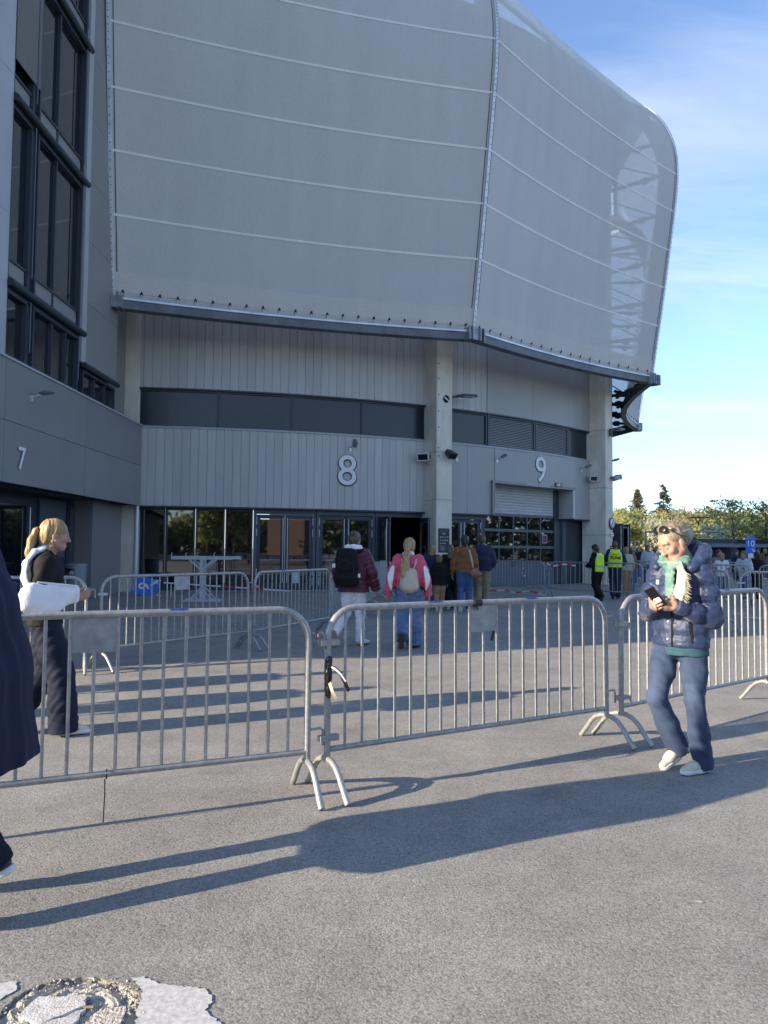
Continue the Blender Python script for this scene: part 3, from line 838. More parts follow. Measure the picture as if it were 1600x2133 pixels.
BM = {
    'frame': mesh_of(MB().tube(frame_path(), 0.0205, 12), 'frame', 'galv'),
    'bottom_rail': mesh_of(MB().tube([(0.045, 0, 0.27), (BL - 0.045, 0, 0.27)], 0.018, 10), 'bottom_rail', 'galv'),
    'bar': mesh_of(MB().tube([(0, 0, 0.28), (0, 0, BH - 0.012)], 0.0095, 8), 'bar', 'galv'),
    'short_bar': mesh_of(MB().tube([(0, 0, 0.28), (0, 0, BH - 0.20)], 0.0095, 8), 'bar', 'galv'),
    'foot': mesh_of(MB().tube(foot_path(0), 0.019, 10), 'foot', 'galv'),
    'name_plate': mesh_of(MB().box((0, 0, BH - 0.105), (0.235, 0.004, 0.185)).box((0, 0, BH - 0.2), (0.235, 0.012, 0.008)), 'name_plate', 'galv_plate'),
    'hook': mesh_of(MB().tube([(-0.01, 0, 0), (-0.075, 0, 0.004), (-0.088, 0, -0.01), (-0.09, 0, -0.10)], 0.008, 8), 'hook', 'galv'),
    'hook_eye': mesh_of(MB().box((0.052, 0, 0), (0.10, 0.045, 0.034)).box((0.0, 0, 0), (0.05, 0.05, 0.036)), 'hook_eye', 'galv'),
}
def paint_mark(x0, x1, seed):
    rnd = random.Random(seed); n = 14; rows = []
    for k in range(n + 1):
        a = rad(-62 + 124 * k / n) + rad(6)
        e0, e1 = x0 + rnd.uniform(-0.012, 0.015) + 0.03 * abs(k / n - 0.5), x1 + rnd.uniform(-0.02, 0.03) - 0.05 * abs(k / n - 0.5)
        rows.append([(x, 0.0219 * math.sin(a), BH + 0.0219 * math.cos(a)) for x in (e0, (e0 + e1) / 2, e1)])
    return MB().sheet(rows)
PMESH = [mesh_of(paint_mark(0.76, 0.90, 1), 'paint_mark', 'blue_paint'), mesh_of(paint_mark(1.63, 1.75, 2), 'paint_mark', 'blue_paint')]
def make_barrier():
    t = thing('crowd_barrier', 'barrier', 'barrier', group='steel crowd barriers')
    link('frame', BM['frame'], None, t); link('bottom_rail', BM['bottom_rail'], None, t)
    for k in range(1, 20):
        link('bar', BM['short_bar' if k == 10 else 'bar'], None, t, Vector((0.03 + k * (BL - 0.06) / 20, 0, 0)))
    link('name_plate', BM['name_plate'], None, t, Vector((BL / 2, 0, 0)))
    for x in (0.03, BL - 0.03): link('foot', BM['foot'], None, t, Vector((x, 0, 0)))
    for z in (0.92, 0.34):
        link('hook_eye', BM['hook_eye'], None, t, Vector((0.0 - 0.0, 0, z)))
        h = link('hook', BM['hook'], None, t, Vector((BL - 0.02, 0, z + 0.06))); h.scale = (-1, 1, 1)
    for me in PMESH: link('paint_mark', me, None, t)
    return t
BARRIERS = [
    ((-2.70, 3.57), (-0.425, 4.605), 'front crowd barrier cut off by the navy coat, with a black cable tie'),
    ((-0.36, 4.63), (1.78, 5.94), 'front crowd barrier in the middle, with torn black tape on its post'),
    ((1.87, 5.98), (3.84, 7.52), 'front crowd barrier just behind the woman with the phone'),
    ((-5.75, 8.05), (-3.52, 9.0), 'crowd barrier behind the woman with the arm sling'),
    ((-3.42, 9.07), (-1.97, 11.1), 'crowd barrier in front of the blue sign lying askew'),
    ((-1.93, 11.17), (-0.95, 13.42), 'crowd barrier just beside the maroon jacket, first of the row to the doors'),
    ((-0.93, 13.5), (-0.62, 15.95), 'crowd barrier hidden mostly by the maroon jacket'),
    ((-0.60, 16.05), (-0.30, 18.5), 'third crowd barrier from the doors in the receding row'),
    ((-0.28, 18.6), (-0.12, 21.05), 'second crowd barrier from the doors in the receding row'),
    ((-0.10, 21.15), (0.12, 23.6), 'crowd barrier nearest the open doors in the receding row'),
    ((3.62, 26.7), (5.22, 24.25), 'crowd barrier standing before the garage door by the man in navy'),
    ((5.28, 24.15), (7.62, 22.0), 'crowd barrier that the two stewards in yellow vests lean by'),
    ((7.72, 21.9), (9.9, 20.8), 'crowd barrier running behind the phone woman from the stewards'),
    ((5.55, 15.7), (6.55, 14.2), 'crowd barrier ending right beside the blue puffer sleeve'),
    ((6.68, 14.12), (8.9, 12.95), 'crowd barrier at the right picture edge, nearer row'),
    ((8.25, 22.35), (10.25, 20.95), 'crowd barrier in front of the person in the white shirt'),
    ((10.4, 20.85), (12.6, 19.7), 'crowd barrier at the right picture edge, farther row'),
    ((8.4, 28.0), (10.6, 27.0), 'distant crowd barrier beyond the stewards'),
    ((10.75, 26.95), (13.0, 26.0), 'distant crowd barrier by the waiting crowd'),
]
bproto = make_barrier()
for i, (a, b, lab) in enumerate(BARRIERS):
    t = bproto if i == 0 else copy_tree(bproto)
    a, b = Vector((*a, 0)), Vector((*b, 0)); d = b - a
    t.location = a; t.rotation_euler = (0, 0, math.atan2(d.y, d.x)); t.scale = (d.length / BL, 1, 1)
    t['label'] = lab
    # wear: lean a degree or so
    t.rotation_euler.x = rad(random.uniform(-0.8, 0.8)) if i > 2 else (0, rad(-0.6), 0)[i]
# ------------------------------------------------------------------ implicit-surface modelling for bodies and clothes
class SDF:
    """Blended round cones and ellipsoids, meshed with surface nets."""
    def __init__(self, voxel=0.012, blend=0.03, noise=None, scale=1.0):
        self.p = []; self.voxel = voxel; self.blend = blend; self.noise = noise; self.scale = scale; self.cuts = []
    def cap(self, a, b, r1, r2=None, flat=None, rip=None, k=None, sub=False):
        self.p.append(('c', np.array(a, float), np.array(b, float), r1, r1 if r2 is None else r2, flat, rip, k, sub)); return self
    def ell(self, c, r, rot=None, k=None, sub=False):
        self.p.append(('e', np.array(c, float), np.array(r, float), rot, None, None, None, k, sub)); return self
    def chain(self, pts, rs, flat=None, rip=None, k=None):
        """rip = (pitch, amplitude): quilted baffles counted along the chain"""
        t = 0.0
        for i in range(len(pts) - 1):
            L = float(np.linalg.norm(np.array(pts[i + 1], float) - np.array(pts[i], float)))
            self.cap(pts[i], pts[i + 1], rs[i], rs[i + 1], flat, None if rip is None else (rip[0], rip[1], t), k)
            t += L
        return self
    def cut(self, p, n, within=None):
        """trim everything on the side the normal points to (inside a ball (centre, radius) if given)"""
        n = np.array(n, float); self.cuts.append((np.array(p, float), n / np.linalg.norm(n), within)); return self
    def field(self):
        lo = np.full(3, 9.0); hi = np.full(3, -9.0)
        for q in self.p:
            if q[-1]: continue
            if q[0] == 'c':
                m = max(q[3], q[4]) * (max(1.0, q[5][1]) if q[5] else 1.0)
                lo = np.minimum(lo, np.minimum(q[1], q[2]) - m); hi = np.maximum(hi, np.maximum(q[1], q[2]) + m)
            else:
                m = q[2].max(); lo = np.minimum(lo, q[1] - m); hi = np.maximum(hi, q[1] + m)
        h = self.voxel; pad = 3 * h + self.blend * 0.4
        lo -= pad; hi += pad
        n = np.ceil((hi - lo) / h).astype(int) + 1
        ax = [lo[i] + h * np.arange(n[i]) for i in range(3)]
        D = np.full(n, 0.5)
        for q in self.p:
            kk = self.blend if q[7] is None else q[7]
            if q[0] == 'c':
                m = max(q[3], q[4]) * (max(1.0, q[5][1]) if q[5] else 1.0) + kk + 2 * h + 0.02
                b0, b1 = np.minimum(q[1], q[2]) - m, np.maximum(q[1], q[2]) + m
            else:
                m = q[2].max() + kk + 2 * h; b0, b1 = q[1] - m, q[1] + m
            i0 = np.maximum(0, np.floor((b0 - lo) / h).astype(int)); i1 = np.minimum(n, np.ceil((b1 - lo) / h).astype(int) + 1)
            if (i1 <= i0).any(): continue
            sl = tuple(slice(i0[i], i1[i]) for i in range(3))
            X = np.stack(np.meshgrid(ax[0][sl[0]], ax[1][sl[1]], ax[2][sl[2]], indexing='ij'), -1)
            if q[0] == 'c':
                ba = q[2] - q[1]; pa = X - q[1]; L2 = max(ba @ ba, 1e-9)
                hh = np.clip(pa @ ba / L2, 0, 1)
                res = pa - hh[..., None] * ba
                if q[5]:
                    nv = np.array(q[5][0], float); nv /= np.linalg.norm(nv)
                    res = res + (res @ nv)[..., None] * nv * (1 / q[5][1] - 1)
                r = q[3] + (q[4] - q[3]) * hh
                if q[6]:
                    tt = np.clip(pa @ ba / L2, -0.3, 1.3) * math.sqrt(L2) + q[6][2]
                    r = r + q[6][1] * (np.abs(np.sin(np.pi * tt / q[6][0])) ** 0.6 - 0.7)
                d = np.sqrt((res ** 2).sum(-1)) - r
            else:
                pa = X - q[1]
                if q[3] is not None: pa = pa @ np.array(q[3])
                k0 = np.sqrt(((pa / q[2]) ** 2).sum(-1)); d = (k0 - 1) * q[2].min() * (0.4 + 0.6 * q[2].mean() / q[2].min())
            S = D[sl]
            if q[8]:
                d = -d; u = np.clip(0.5 - 0.5 * (d - S) / max(kk, 1e-5) * -1, 0, 1)
                D[sl] = S * (1 - u) + d * u + kk * u * (1 - u)
            else:
                u = np.clip(0.5 + 0.5 * (S - d) / max(kk, 1e-5), 0, 1)
                D[sl] = S * (1 - u) + d * u - kk * u * (1 - u)
        if self.noise or self.cuts:
            X = np.stack(np.meshgrid(*ax, indexing='ij'), -1)
            if self.noise:
                amp, fr, seed = self.noise[:3]; st = np.array(self.noise[3] if len(self.noise) > 3 else (1, 1, 1))
                rg = np.random.RandomState(seed); near = np.abs(D) < 0.06
                Y = X[near] * st; acc = 0
                for o in range(4):
                    v = rg.normal(size=3); v *= fr * (1.5 ** o) / np.linalg.norm(v)
                    w = rg.normal(size=3); w *= fr * 0.6 / np.linalg.norm(w)
                    acc = acc + np.sin(Y @ v + rg.uniform(0, 6) + 1.6 * np.sin(Y @ w + rg.uniform(0, 6))) / (1.25 ** o)
                    if len(self.noise) > 4 and o == 0:      # sharp creases
                        acc = 2.2 * (np.abs(np.sin(0.5 * (Y @ v) + 1.1 * np.sin(Y @ w))) ** 0.7 - 0.6)
                D[near] += -amp * acc / 2 if len(self.noise) > 4 else amp * acc / 2
            for p, nn, within in self.cuts:
                d = (X - p) @ nn
                if within is None: D = np.maximum(D, d)
                else:
                    ball = ((X - np.array(within[0])) ** 2).sum(-1) < within[1] ** 2
                    D[ball] = np.maximum(D[ball], d[ball])
        return D, lo, h
    def arrays(self):
        D, lo, h = self.field()
        ins = D < 0
        c = [ins[i:ins.shape[0] - 1 + i, j:ins.shape[1] - 1 + j, k:ins.shape[2] - 1 + k] for i in (0, 1) for j in (0, 1) for k in (0, 1)]
        sm = sum(x.astype(np.int8) for x in c)
        act = np.argwhere((sm > 0) & (sm < 8))
        if len(act) == 0: return np.zeros((0, 3)), np.zeros((0, 4), int)
        idx = np.full(sm.shape, -1, int); idx[tuple(act.T)] = np.arange(len(act))
        offs = np.array([(i, j, k) for i in (0, 1) for j in (0, 1) for k in (0, 1)])
        V = np.stack([D[tuple((act + o).T)] for o in offs], 1)
        acc = np.zeros((len(act), 3)); cnt = np.zeros(len(act))
        for a in range(8):
            for b in range(a + 1, 8):
                if np.abs(offs[a] - offs[b]).sum() != 1: continue
                va, vb = V[:, a], V[:, b]; m = (va < 0) != (vb < 0)
                t = va[m] / (va[m] - vb[m])
                acc[m] += offs[a] + (offs[b] - offs[a]) * t[:, None]; cnt[m] += 1
        verts = (act + acc / cnt[:, None]) * h + lo
        quads = []
        for ax in range(3):
            o1, o2 = (ax + 1) % 3, (ax + 2) % 3
            s0 = [slice(None)] * 3; s1 = [slice(None)] * 3
            s0[ax] = slice(0, -1); s1[ax] = slice(1, None)
            A = ins[tuple(s0)]; B = ins[tuple(s1)]
            E = np.argwhere(A != B)
            E = E[(E[:, o1] > 0) & (E[:, o2] > 0) & (E[:, o1] < D.shape[o1] - 1) & (E[:, o2] < D.shape[o2] - 1)]
            f = A[tuple(E.T)]
            def cell(d1, d2):
                q = E.copy(); q[:, o1] += d1; q[:, o2] += d2; return idx[tuple(q.T)]
            Q = np.stack([cell(-1, -1), cell(0, -1), cell(0, 0), cell(-1, 0)], 1)
            Q[~f] = Q[~f][:, ::-1]
            quads.append(Q[(Q >= 0).all(1)])
        return verts * self.scale, np.concatenate(quads)
    def build(self, name, material, parent=None, mtx=None):
        v, q = self.arrays()
        return link(name, np_mesh(name, v, q), material, parent, mtx)

def np_mesh(name, v, q):
    me = bpy.data.meshes.new(name)
    me.vertices.add(len(v)); me.vertices.foreach_set('co', np.asarray(v, np.float32).ravel())
    me.loops.add(len(q) * 4); me.loops.foreach_set('vertex_index', np.asarray(q, np.int32).ravel())
    me.polygons.add(len(q)); me.polygons.foreach_set('loop_start', np.arange(0, len(q) * 4, 4, dtype=np.int32))
    me.polygons.foreach_set('use_smooth', np.ones(len(q), bool))
    me.update(calc_edges=True)
    return me
def merge_mesh(name, parts):
    vs, qs, o = [], [], 0
    for v, q in parts:
        vs.append(v); qs.append(q + o); o += len(v)
    return np_mesh(name, np.concatenate(vs), np.concatenate(qs))

def V3(*a): return np.array(a, float)
def unit(v): v = np.array(v, float); return v / np.linalg.norm(v)

def hand_sdf(s, wr, dirn, palm, side=1, curl=0.5, thumb=0.5, size=1.0):
    """palm, four unequal bent fingers and a thumb leaving the side of the palm; palm = normal out of the palm"""
    d = unit(dirn); n = unit(np.array(palm, float) - d * (np.array(palm, float) @ d)); w = np.cross(d, n) * side  # w: towards the thumb
    wr = np.array(wr, float); z = size
    s.cap(wr, wr + d * 0.03 * z, 0.024 * z, 0.027 * z, k=0.02)
    s.cap(wr + d * 0.03 * z, wr + d * 0.080 * z, 0.036 * z, 0.041 * z, (n, 0.42), k=0.015)
    for i, (L, off) in enumerate(((0.070, 0.030), (0.079, 0.010), (0.073, -0.011), (0.056, -0.030))):
        b = wr + d * (0.088 - 0.006 * abs(i - 1)) * z + w * off * z
        a1 = curl * 0.7 + 0.05 * i; p1 = b + (d * math.cos(a1) + n * math.sin(a1)) * L * 0.45 * z
        a2 = a1 + curl * 1.1; p2 = p1 + (d * math.cos(a2) + n * math.sin(a2)) * L * 0.32 * z
        a3 = a2 + curl * 0.9; p3 = p2 + (d * math.cos(a3) + n * math.sin(a3)) * L * 0.28 * z
        s.chain([b - d * 0.012 * z, p1, p2, p3], [0.0098 * z, 0.009 * z, 0.0082 * z, 0.0072 * z], k=0.004)
    b = wr + d * 0.025 * z + w * 0.026 * z
    t1 = b + (w * 0.75 + d * 0.6 + n * 0.25 * thumb) * 0.036 * z
    t2 = t1 + (d * 0.9 + n * 0.55 * thumb + w * 0.15) * 0.030 * z
    t3 = t2 + (d * 0.85 + n * 0.6 * thumb - w * 0.2) * 0.024 * z
    s.chain([b, t1, t2, t3], [0.015 * z, 0.0115 * z, 0.0102 * z, 0.0085 * z], k=0.008)

def head_sdf(s, fem=True, detail=True):
    """head in its own frame: facing +Y, origin between the ears, about 0.23 m tall"""
    s.ell((0, -0.012, 0.036), (0.075, 0.094, 0.082), k=0.02)
    s.ell((0, 0.026, -0.030), (0.060, 0.066, 0.078), k=0.03)
    s.cap((-0.022, 0.062, -0.092), (0.022, 0.062, -0.092), 0.020, k=0.03)
    for x in (-1, 1):
        s.cap((x * 0.058, -0.01, -0.045), (x * 0.030, 0.050, -0.090), 0.020, 0.018, k=0.03)
        s.ell((x * 0.040, 0.066, -0.022), (0.026, 0.022, 0.024), k=0.02)
        s.ell((x * 0.077, -0.004, -0.008), (0.009, 0.020, 0.032), k=0.006)
    if detail:
        s.cap((-0.036, 0.080, 0.030), (0.036, 0.080, 0.030), 0.011, k=0.02)
        for x in (-1, 1):
            s.ell((x * 0.033, 0.099, 0.006), (0.017, 0.014, 0.011), k=0.012, sub=True)
            s.ell((x * 0.033, 0.077, 0.006), (0.0145, 0.0135, 0.0125), k=0.003)
            s.ell((x * 0.011, 0.101, -0.036), (0.009, 0.011, 0.008), k=0.006)
        s.cap((0, 0.088, 0.016), (0, 0.106, -0.028), 0.0075, 0.0105, k=0.012)
        s.ell((0, 0.108, -0.033), (0.0095, 0.011, 0.009), k=0.008)
        s.cap((-0.017, 0.081, -0.064), (0.017, 0.081, -0.064), 0.0075, k=0.008)
        s.cap((-0.015, 0.082, -0.075), (0.015, 0.082, -0.075), 0.0080, k=0.008)
        s.cap((-0.019, 0.094, -0.0695), (0.019, 0.094, -0.0695), 0.0028, k=0.003, sub=True)
    s.cap((0, -0.018, -0.07), (0, -0.03, -0.165), 0.050 if fem else 0.058, 0.054 if fem else 0.064, k=0.03)

def rotm(yaw=0.0, pitch=0.0, roll=0.0):
    """head turn: yaw to its left, pitch down, roll to its right (degrees)"""
    return Matrix.Rotation(rad(yaw), 3, 'Z') @ Matrix.Rotation(rad(-pitch), 3, 'X') @ Matrix.Rotation(rad(roll), 3, 'Y')

DEF = dict(hipR=(0.085, 0, 0.88), hipL=(-0.085, 0, 0.88), kneeR=(0.092, 0.015, 0.485), kneeL=(-0.092, 0.015, 0.485),
           ankR=(0.095, -0.02, 0.085), ankL=(-0.095, -0.02, 0.085), toeR=None, toeL=None,
           shR=(0.172, -0.01, 1.375), shL=(-0.172, -0.01, 1.375), elR=(0.235, -0.03, 1.09), elL=(-0.235, -0.03, 1.09),
           wrR=(0.25, 0.05, 0.845), wrL=(-0.25, 0.05, 0.845), head=(0, 0.035, 1.585), yaw=0.0, pitch=0.0, roll=0.0)

def shoe(parent, name, ank, toe, H, upper, sole, voxel=0.010, up=(0, 0, 1)):
    """trainer: sole slab and rounded upper, heel under the ankle"""
    a = np.array(ank, float); t = np.array(toe, float); d = unit(t - a); u = np.array(up, float)
    u = unit(u - d * (u @ d)); w = np.cross(d, u)
    L = 0.255
    heel = a - d * 0.055 - u * 0.075
    q = lambda x, y, z: heel + d * x + w * y + u * z
    s = SDF(voxel, 0.03, scale=H / 1.7)
    s.cap(q(0.03, 0, 0.050), q(0.06, 0, 0.088), 0.033, 0.032, k=0.02)
    s.cap(q(0.04, 0, 0.043), q(0.16, 0, 0.038), 0.034, 0.037, k=0.02)
    s.cap(q(0.14, 0, 0.036), q(0.228, 0, 0.029), 0.037, 0.025, k=0.02)
    s.cut(q(0, 0, 0.022), -u)
    o = s.build(name, upper, parent)
    s2 = SDF(voxel * 0.8, 0.02, scale=H / 1.7)
    s2.cap(q(0.032, 0, 0.012), q(0.12, 0, 0.012), 0.042, 0.041).cap(q(0.12, 0, 0.012), q(0.215, 0, 0.014), 0.041, 0.040)
    s2.cut(q(0, 0, 0.028), u).cut(q(0, 0, 0.0), -u)
    s2.build('sole', sole, o)
    if voxel < 0.0085:
        lc = MB()
        for i in range(5):
            x = 0.10 + i * 0.022; zt = 0.088 - i * 0.0085
            lc.tube([q(x, -0.024, zt - 0.012), q(x + 0.008, 0, zt), q(x, 0.024, zt - 0.012)], 0.0028, 5)
        lc.build('laces', 'white_dim', o)
    return o

def figure(label, loc, rz, H, pose=None, skin='skin', trousers=None, top=None, shoes=None, hair=None, fine=1.0, detail=True, hands=True,
           curl=0.45, group=None, handdir=None, name='person', face=True, hsc=1.05):
    """A dressed standing or walking figure, modelled 1.70 m tall and scaled. Clothes, hair and shoes are its parts."""
    J = dict(DEF)
    if pose: J.update(pose)
    j = {k: (np.array(v, float) if isinstance(v, tuple) else v) for k, v in J.items()}
    sc = H / 1.7
    root = thing(name, label, 'person', loc, rz, group)
    vx = 0.012 * fine
    tr = trousers or {}; tp = top or {}
    # --- skin body: one mesh
    parts = []
    b = SDF(0.016 * fine, 0.03, scale=sc)
    b.chain([(j['hipR'] + j['hipL']) / 2 + V3(0, 0, 0.02), (0, -0.005, 1.1), (0, -0.01, 1.33)], [0.085, 0.085, 0.09])
    b.cap(j['shL'] * V3(0.6, 1, 1), j['shR'] * V3(0.6, 1, 1), 0.045)
    b.cap((0, -0.01, 1.33), j['head'] + V3(0, -0.035, -0.11), 0.05, 0.05)
    for sd in 'RL':
        b.chain([j['sh' + sd], j['el' + sd], j['wr' + sd]], [0.038, 0.032, 0.024])
        b.chain([j['hip' + sd], j['knee' + sd], j['ank' + sd]], [0.06, 0.045, 0.035])
    parts.append(b.arrays())
    hd = SDF(0.0062 * fine if detail else 0.011 * fine, 0.02, scale=1.0)
    head_sdf(hd, tp.get('fem', True), detail and face)
    v, q = hd.arrays()
    HR = rotm(j['yaw'], j['pitch'], j['roll']); HRn = np.array(HR)
    v = v * hsc @ HRn.T + j['head']
    parts.append((v * sc, q))
    if hands:
        for sd in 'RL':
            sg = 1 if sd == 'R' else -1
            hs = SDF(0.0042 * fine if detail else 0.008 * fine, 0.01, scale=sc)
            fa = unit(j['wr' + sd] - j['el' + sd])
            hd_ = (handdir or {}).get(sd)
            if hd_: hand_sdf(hs, j['wr' + sd], hd_[0], hd_[1], hd_[2] if len(hd_) > 2 else sg, hd_[3] if len(hd_) > 3 else curl)
            else: hand_sdf(hs, j['wr' + sd], fa, (-sg, 0, 0), sg, curl)
            parts.append(hs.arrays())
    link('body', merge_mesh('body', parts), skin, root)
    # --- trousers
    if tr:
        s = SDF(vx, 0.05, tr.get('noise', (0.006, 34, 3, (1, 1, 1.6))), sc)
        th, kn, he = tr.get('r', (0.098, 0.072, 0.066))
        hipz = 0.90
        s.cap((-0.05, -0.012, hipz), (0.05, -0.012, hipz), 0.128 * tr.get('hip', 1), None, ((0, 1, 0), 0.92))
        s.cap((-0.045, 0, 1.02), (0.045, 0, 1.02), 0.108 * tr.get('hip', 1), None, ((0, 1, 0), 0.9))
        for sd in 'RL':
            A, K, N = j['hip' + sd], j['knee' + sd], j['ank' + sd]
            s.chain([A, A * 0.5 + K * 0.5, K, K * 0.45 + N * 0.55, N + unit(N - K) * 0.06], [th, (th + kn) / 2 + 0.006, kn, (kn + he) / 2, he], k=0.03)
            hem = N + unit(N - K) * tr.get('hem', 0.035)
            s.cut(hem, unit(N - K), (hem, 0.18))
        s.cut((0, 0, tr.get('waist', 1.04)), (0, 0, 1))
        s.build(tr.get('name', 'trousers'), tr['mat'], root)
    # --- top
    if tp:
        hem = tp.get('hem', 0.86); rip = tp.get('rip')
        ch, wa, hm = tp.get('r', (0.150, 0.140, 0.150)); fl = tp.get('flat', 0.72)
        s = SDF(tp.get('voxel', vx), tp.get('blend', 0.05), tp.get('noise', (0.006, 26, 5)), sc)
        X = tp.get('w', 0.055)
        rows = [(0, -0.01, hem - 0.02), (0, -0.01, 1.08), (0, -0.012, 1.28)]
        t = 0
        for sx in (-X, 0, X):
            s.chain([(sx, y, z) for _, y, z in rows], [hm, wa, ch], ((0, 1, 0), fl), rip, k=tp.get('blend', 0.05))
        s.cap(j['shL'] * V3(0.72, 1, 1) + V3(0, 0, -0.02), j['shR'] * V3(0.72, 1, 1) + V3(0, 0, -0.02), 0.078, None, None)
        s.cap((0, -0.012, 1.36), (0, -0.008, 1.455), 0.085, 0.062)
        u, e, w = tp.get('arm', (0.070, 0.058, 0.046))
        for sd in 'RL':
            S, E, W = j['sh' + sd], j['el' + sd], j['wr' + sd]
            if tp.get('short'):
                W2 = S * 0.35 + E * 0.65
                s.chain([S * V3(0.95, 1, 1), S * 0.5 + E * 0.5, W2], [u, u * 0.98, u * 0.95], None, rip, k=0.04)
                s.cut(W2, unit(E - S), (W2, 0.12))
            else:
                W2 = W + unit(W - E) * 0.02
                s.chain([S * V3(0.95, 1, 1), S * 0.5 + E * 0.5, E, E * 0.5 + W * 0.5, W2], [u, (u + e) / 2 + 0.004, e, (e + w) / 2, w], None, rip, k=0.035)
                s.cut(W2, unit(W - E), (W2, 0.085))
        s.cut((0, 0, hem), (0, 0, -1), ((0, 0, hem), 0.26))
        if tp.get('neck', True):
            s.cap((0, 0.03, 1.40), (0, 0.03, 1.56), 0.056, 0.066, sub=True, k=0.015)
        s.build(tp.get('name', 'jacket'), tp['mat'], root)
    if shoes:
        for sd in 'RL':
            A = j['ank' + sd]; T = j['toe' + sd]
            T = A + V3(0.02 if sd == 'R' else -0.02, 0.2, 0) if T is None else T
            shoe(root, 'shoe', A, T, H, shoes[0], shoes[1], 0.010 * fine, J.get('up' + sd, (0, 0, 1)))
    hm = Matrix.Translation(Vector(j['head'] * sc)) @ HR.to_4x4() @ Matrix.Scale(sc * hsc, 4)
    if hair: hair(root, hm, fine)
    return root, j, sc, hm

def strands(seed=1, amp=0.0035, fr=150): return (amp, fr, seed, (1, 1, 0.10))
def hair_cap(material, back=None, fine=1.0, vol=1.0, tail=None, fringe=0.0, bun=None, seed=1, low=-0.03):
    """hair over the skull, open at the face; tail = list of (point, radius) in head frame"""
    def f(root, hm, fi):
        s = SDF(0.0068 * fi, 0.025, strands(seed))
        v = 0.012 * vol
        s.ell((0, -0.016, 0.040), (0.077 + v, 0.094 + v, 0.082 + v))
        s.ell((0, -0.055, -0.020), (0.066 + v, 0.052 + v, 0.070), k=0.03)
        if back:
            for p, q_, r1, r2 in back: s.cap(p, q_, r1, r2, ((0, 1, 0), 0.6), k=0.03)
        s.ell((0, 0.115, -0.035 + fringe), (0.066, 0.085, 0.105), k=0.012, sub=True)
        for x in (-1, 1): s.ell((x * 0.088, 0.012, -0.030), (0.024, 0.030, 0.040), k=0.008, sub=True)
        if bun: s.ell(*bun, k=0.02)
        o = s.build('hair', material, root, hm)
        if tail:
            t = SDF(0.0075 * fi, 0.02, strands(seed + 3, 0.005, 130))
            t.chain([p for p, r in tail], [r for p, r in tail], ((0, 1, 0), 0.75))
            t.build('ponytail', material, root, hm)
        return o
    return f
# ------------------------------------------------------------------ people
from mathutils.bvhtree import BVHTree
def cloth(name, c, rough=0.8, var=0.22, vs=9, bump=0.25, bs=70, sheen=0.06, **k): return mat(name, c, rough, var=var, vscale=vs, bump=bump, bscale=bs, sheen=sheen, **k)
M['skin'] = mat('skin', (0.36, 0.20, 0.14), 0.5, var=0.12, vscale=14, base2=(0.44, 0.265, 0.195), bump=0.05, bscale=120)
M['skin_red'] = mat('skin_red', (0.40, 0.215, 0.155), 0.48, var=0.12, vscale=16, base2=(0.50, 0.30, 0.225), bump=0.12, bscale=90)
M['lips'] = mat('lips', (0.36, 0.11, 0.09), 0.5)
M['lash'] = mat('lash', (0.05, 0.035, 0.03), 0.7)
M['brow'] = mat('brow', (0.22, 0.15, 0.10), 0.8)
def hairmat(n, c, c2): return mat(n, c, 0.42, var=0.3, vscale=48, base2=c2, bump=0.5, bscale=55, stretch=(1, 1, 0.12), detail=6)
M['blonde'] = hairmat('blonde', (0.20, 0.12, 0.045), (0.46, 0.33, 0.16))
M['grey_blonde'] = hairmat('grey_blonde', (0.14, 0.105, 0.065), (0.34, 0.28, 0.20))
M['brown_hair'] = hairmat('brown_hair', (0.045, 0.028, 0.018), (0.12, 0.075, 0.045))
M['dark_hair'] = hairmat('dark_hair', (0.012, 0.009, 0.008), (0.035, 0.025, 0.02))
M['long_brown'] = hairmat('long_brown', (0.07, 0.045, 0.026), (0.20, 0.13, 0.08))
M['jeans'] = cloth('jeans', (0.010, 0.026, 0.074), var=0.4, vs=3.2, bs=160, base2=(0.054, 0.090, 0.165), stretch=(1, 1, 0.5))
M['jeans_mid'] = cloth('jeans_mid', (0.06, 0.11, 0.23), vs=6, bs=140, base2=(0.12, 0.19, 0.33))
M['jeans_blue'] = cloth('jeans_blue', (0.030, 0.075, 0.21), vs=6, bs=140, base2=(0.05, 0.11, 0.27))
M['jeans_dark'] = cloth('jeans_dark', (0.004, 0.008, 0.022), vs=6, bs=150, base2=(0.009, 0.015, 0.036), sheen=0.01, spec=0.3)
M['jeans_white'] = cloth('jeans_white', (0.70, 0.70, 0.74), vs=6, var=0.08, bs=140)
M['navy_puffer'] = mat('navy_puffer', (0.011, 0.028, 0.088), 0.52, var=0.25, vscale=7, bump=0.5, bscale=26, sheen=0.15, spec=0.55)
M['maroon_puffer'] = mat('maroon_puffer', (0.085, 0.010, 0.030), 0.45, var=0.25, vscale=7, bump=0.4, bscale=26)
M['teal_knit'] = cloth('teal_knit', (0.014, 0.07, 0.10), bs=180)
M['scarf'] = cloth('scarf', (0.03, 0.15, 0.14), vs=13, bs=60, base2=(0.22, 0.33, 0.27))
M['cream'] = cloth('cream', (0.45, 0.42, 0.33), var=0.08, bs=60)
M['pink'] = cloth('pink', (0.62, 0.085, 0.16), var=0.12, bs=40)
M['black_cloth'] = cloth('black_cloth', (0.0055, 0.0055, 0.006), bs=90, sheen=0.01, spec=0.3)
M['navy_cloth'] = cloth('navy_cloth', (0.010, 0.018, 0.055), bs=90)
M['navy_wool'] = cloth('navy_wool', (0.006, 0.011, 0.038), bs=220, sheen=0.03, spec=0.3)
M['rust_knit'] = cloth('rust_knit', (0.22, 0.080, 0.022), bs=120)
M['khaki'] = cloth('khaki', (0.25, 0.21, 0.14), bs=90)
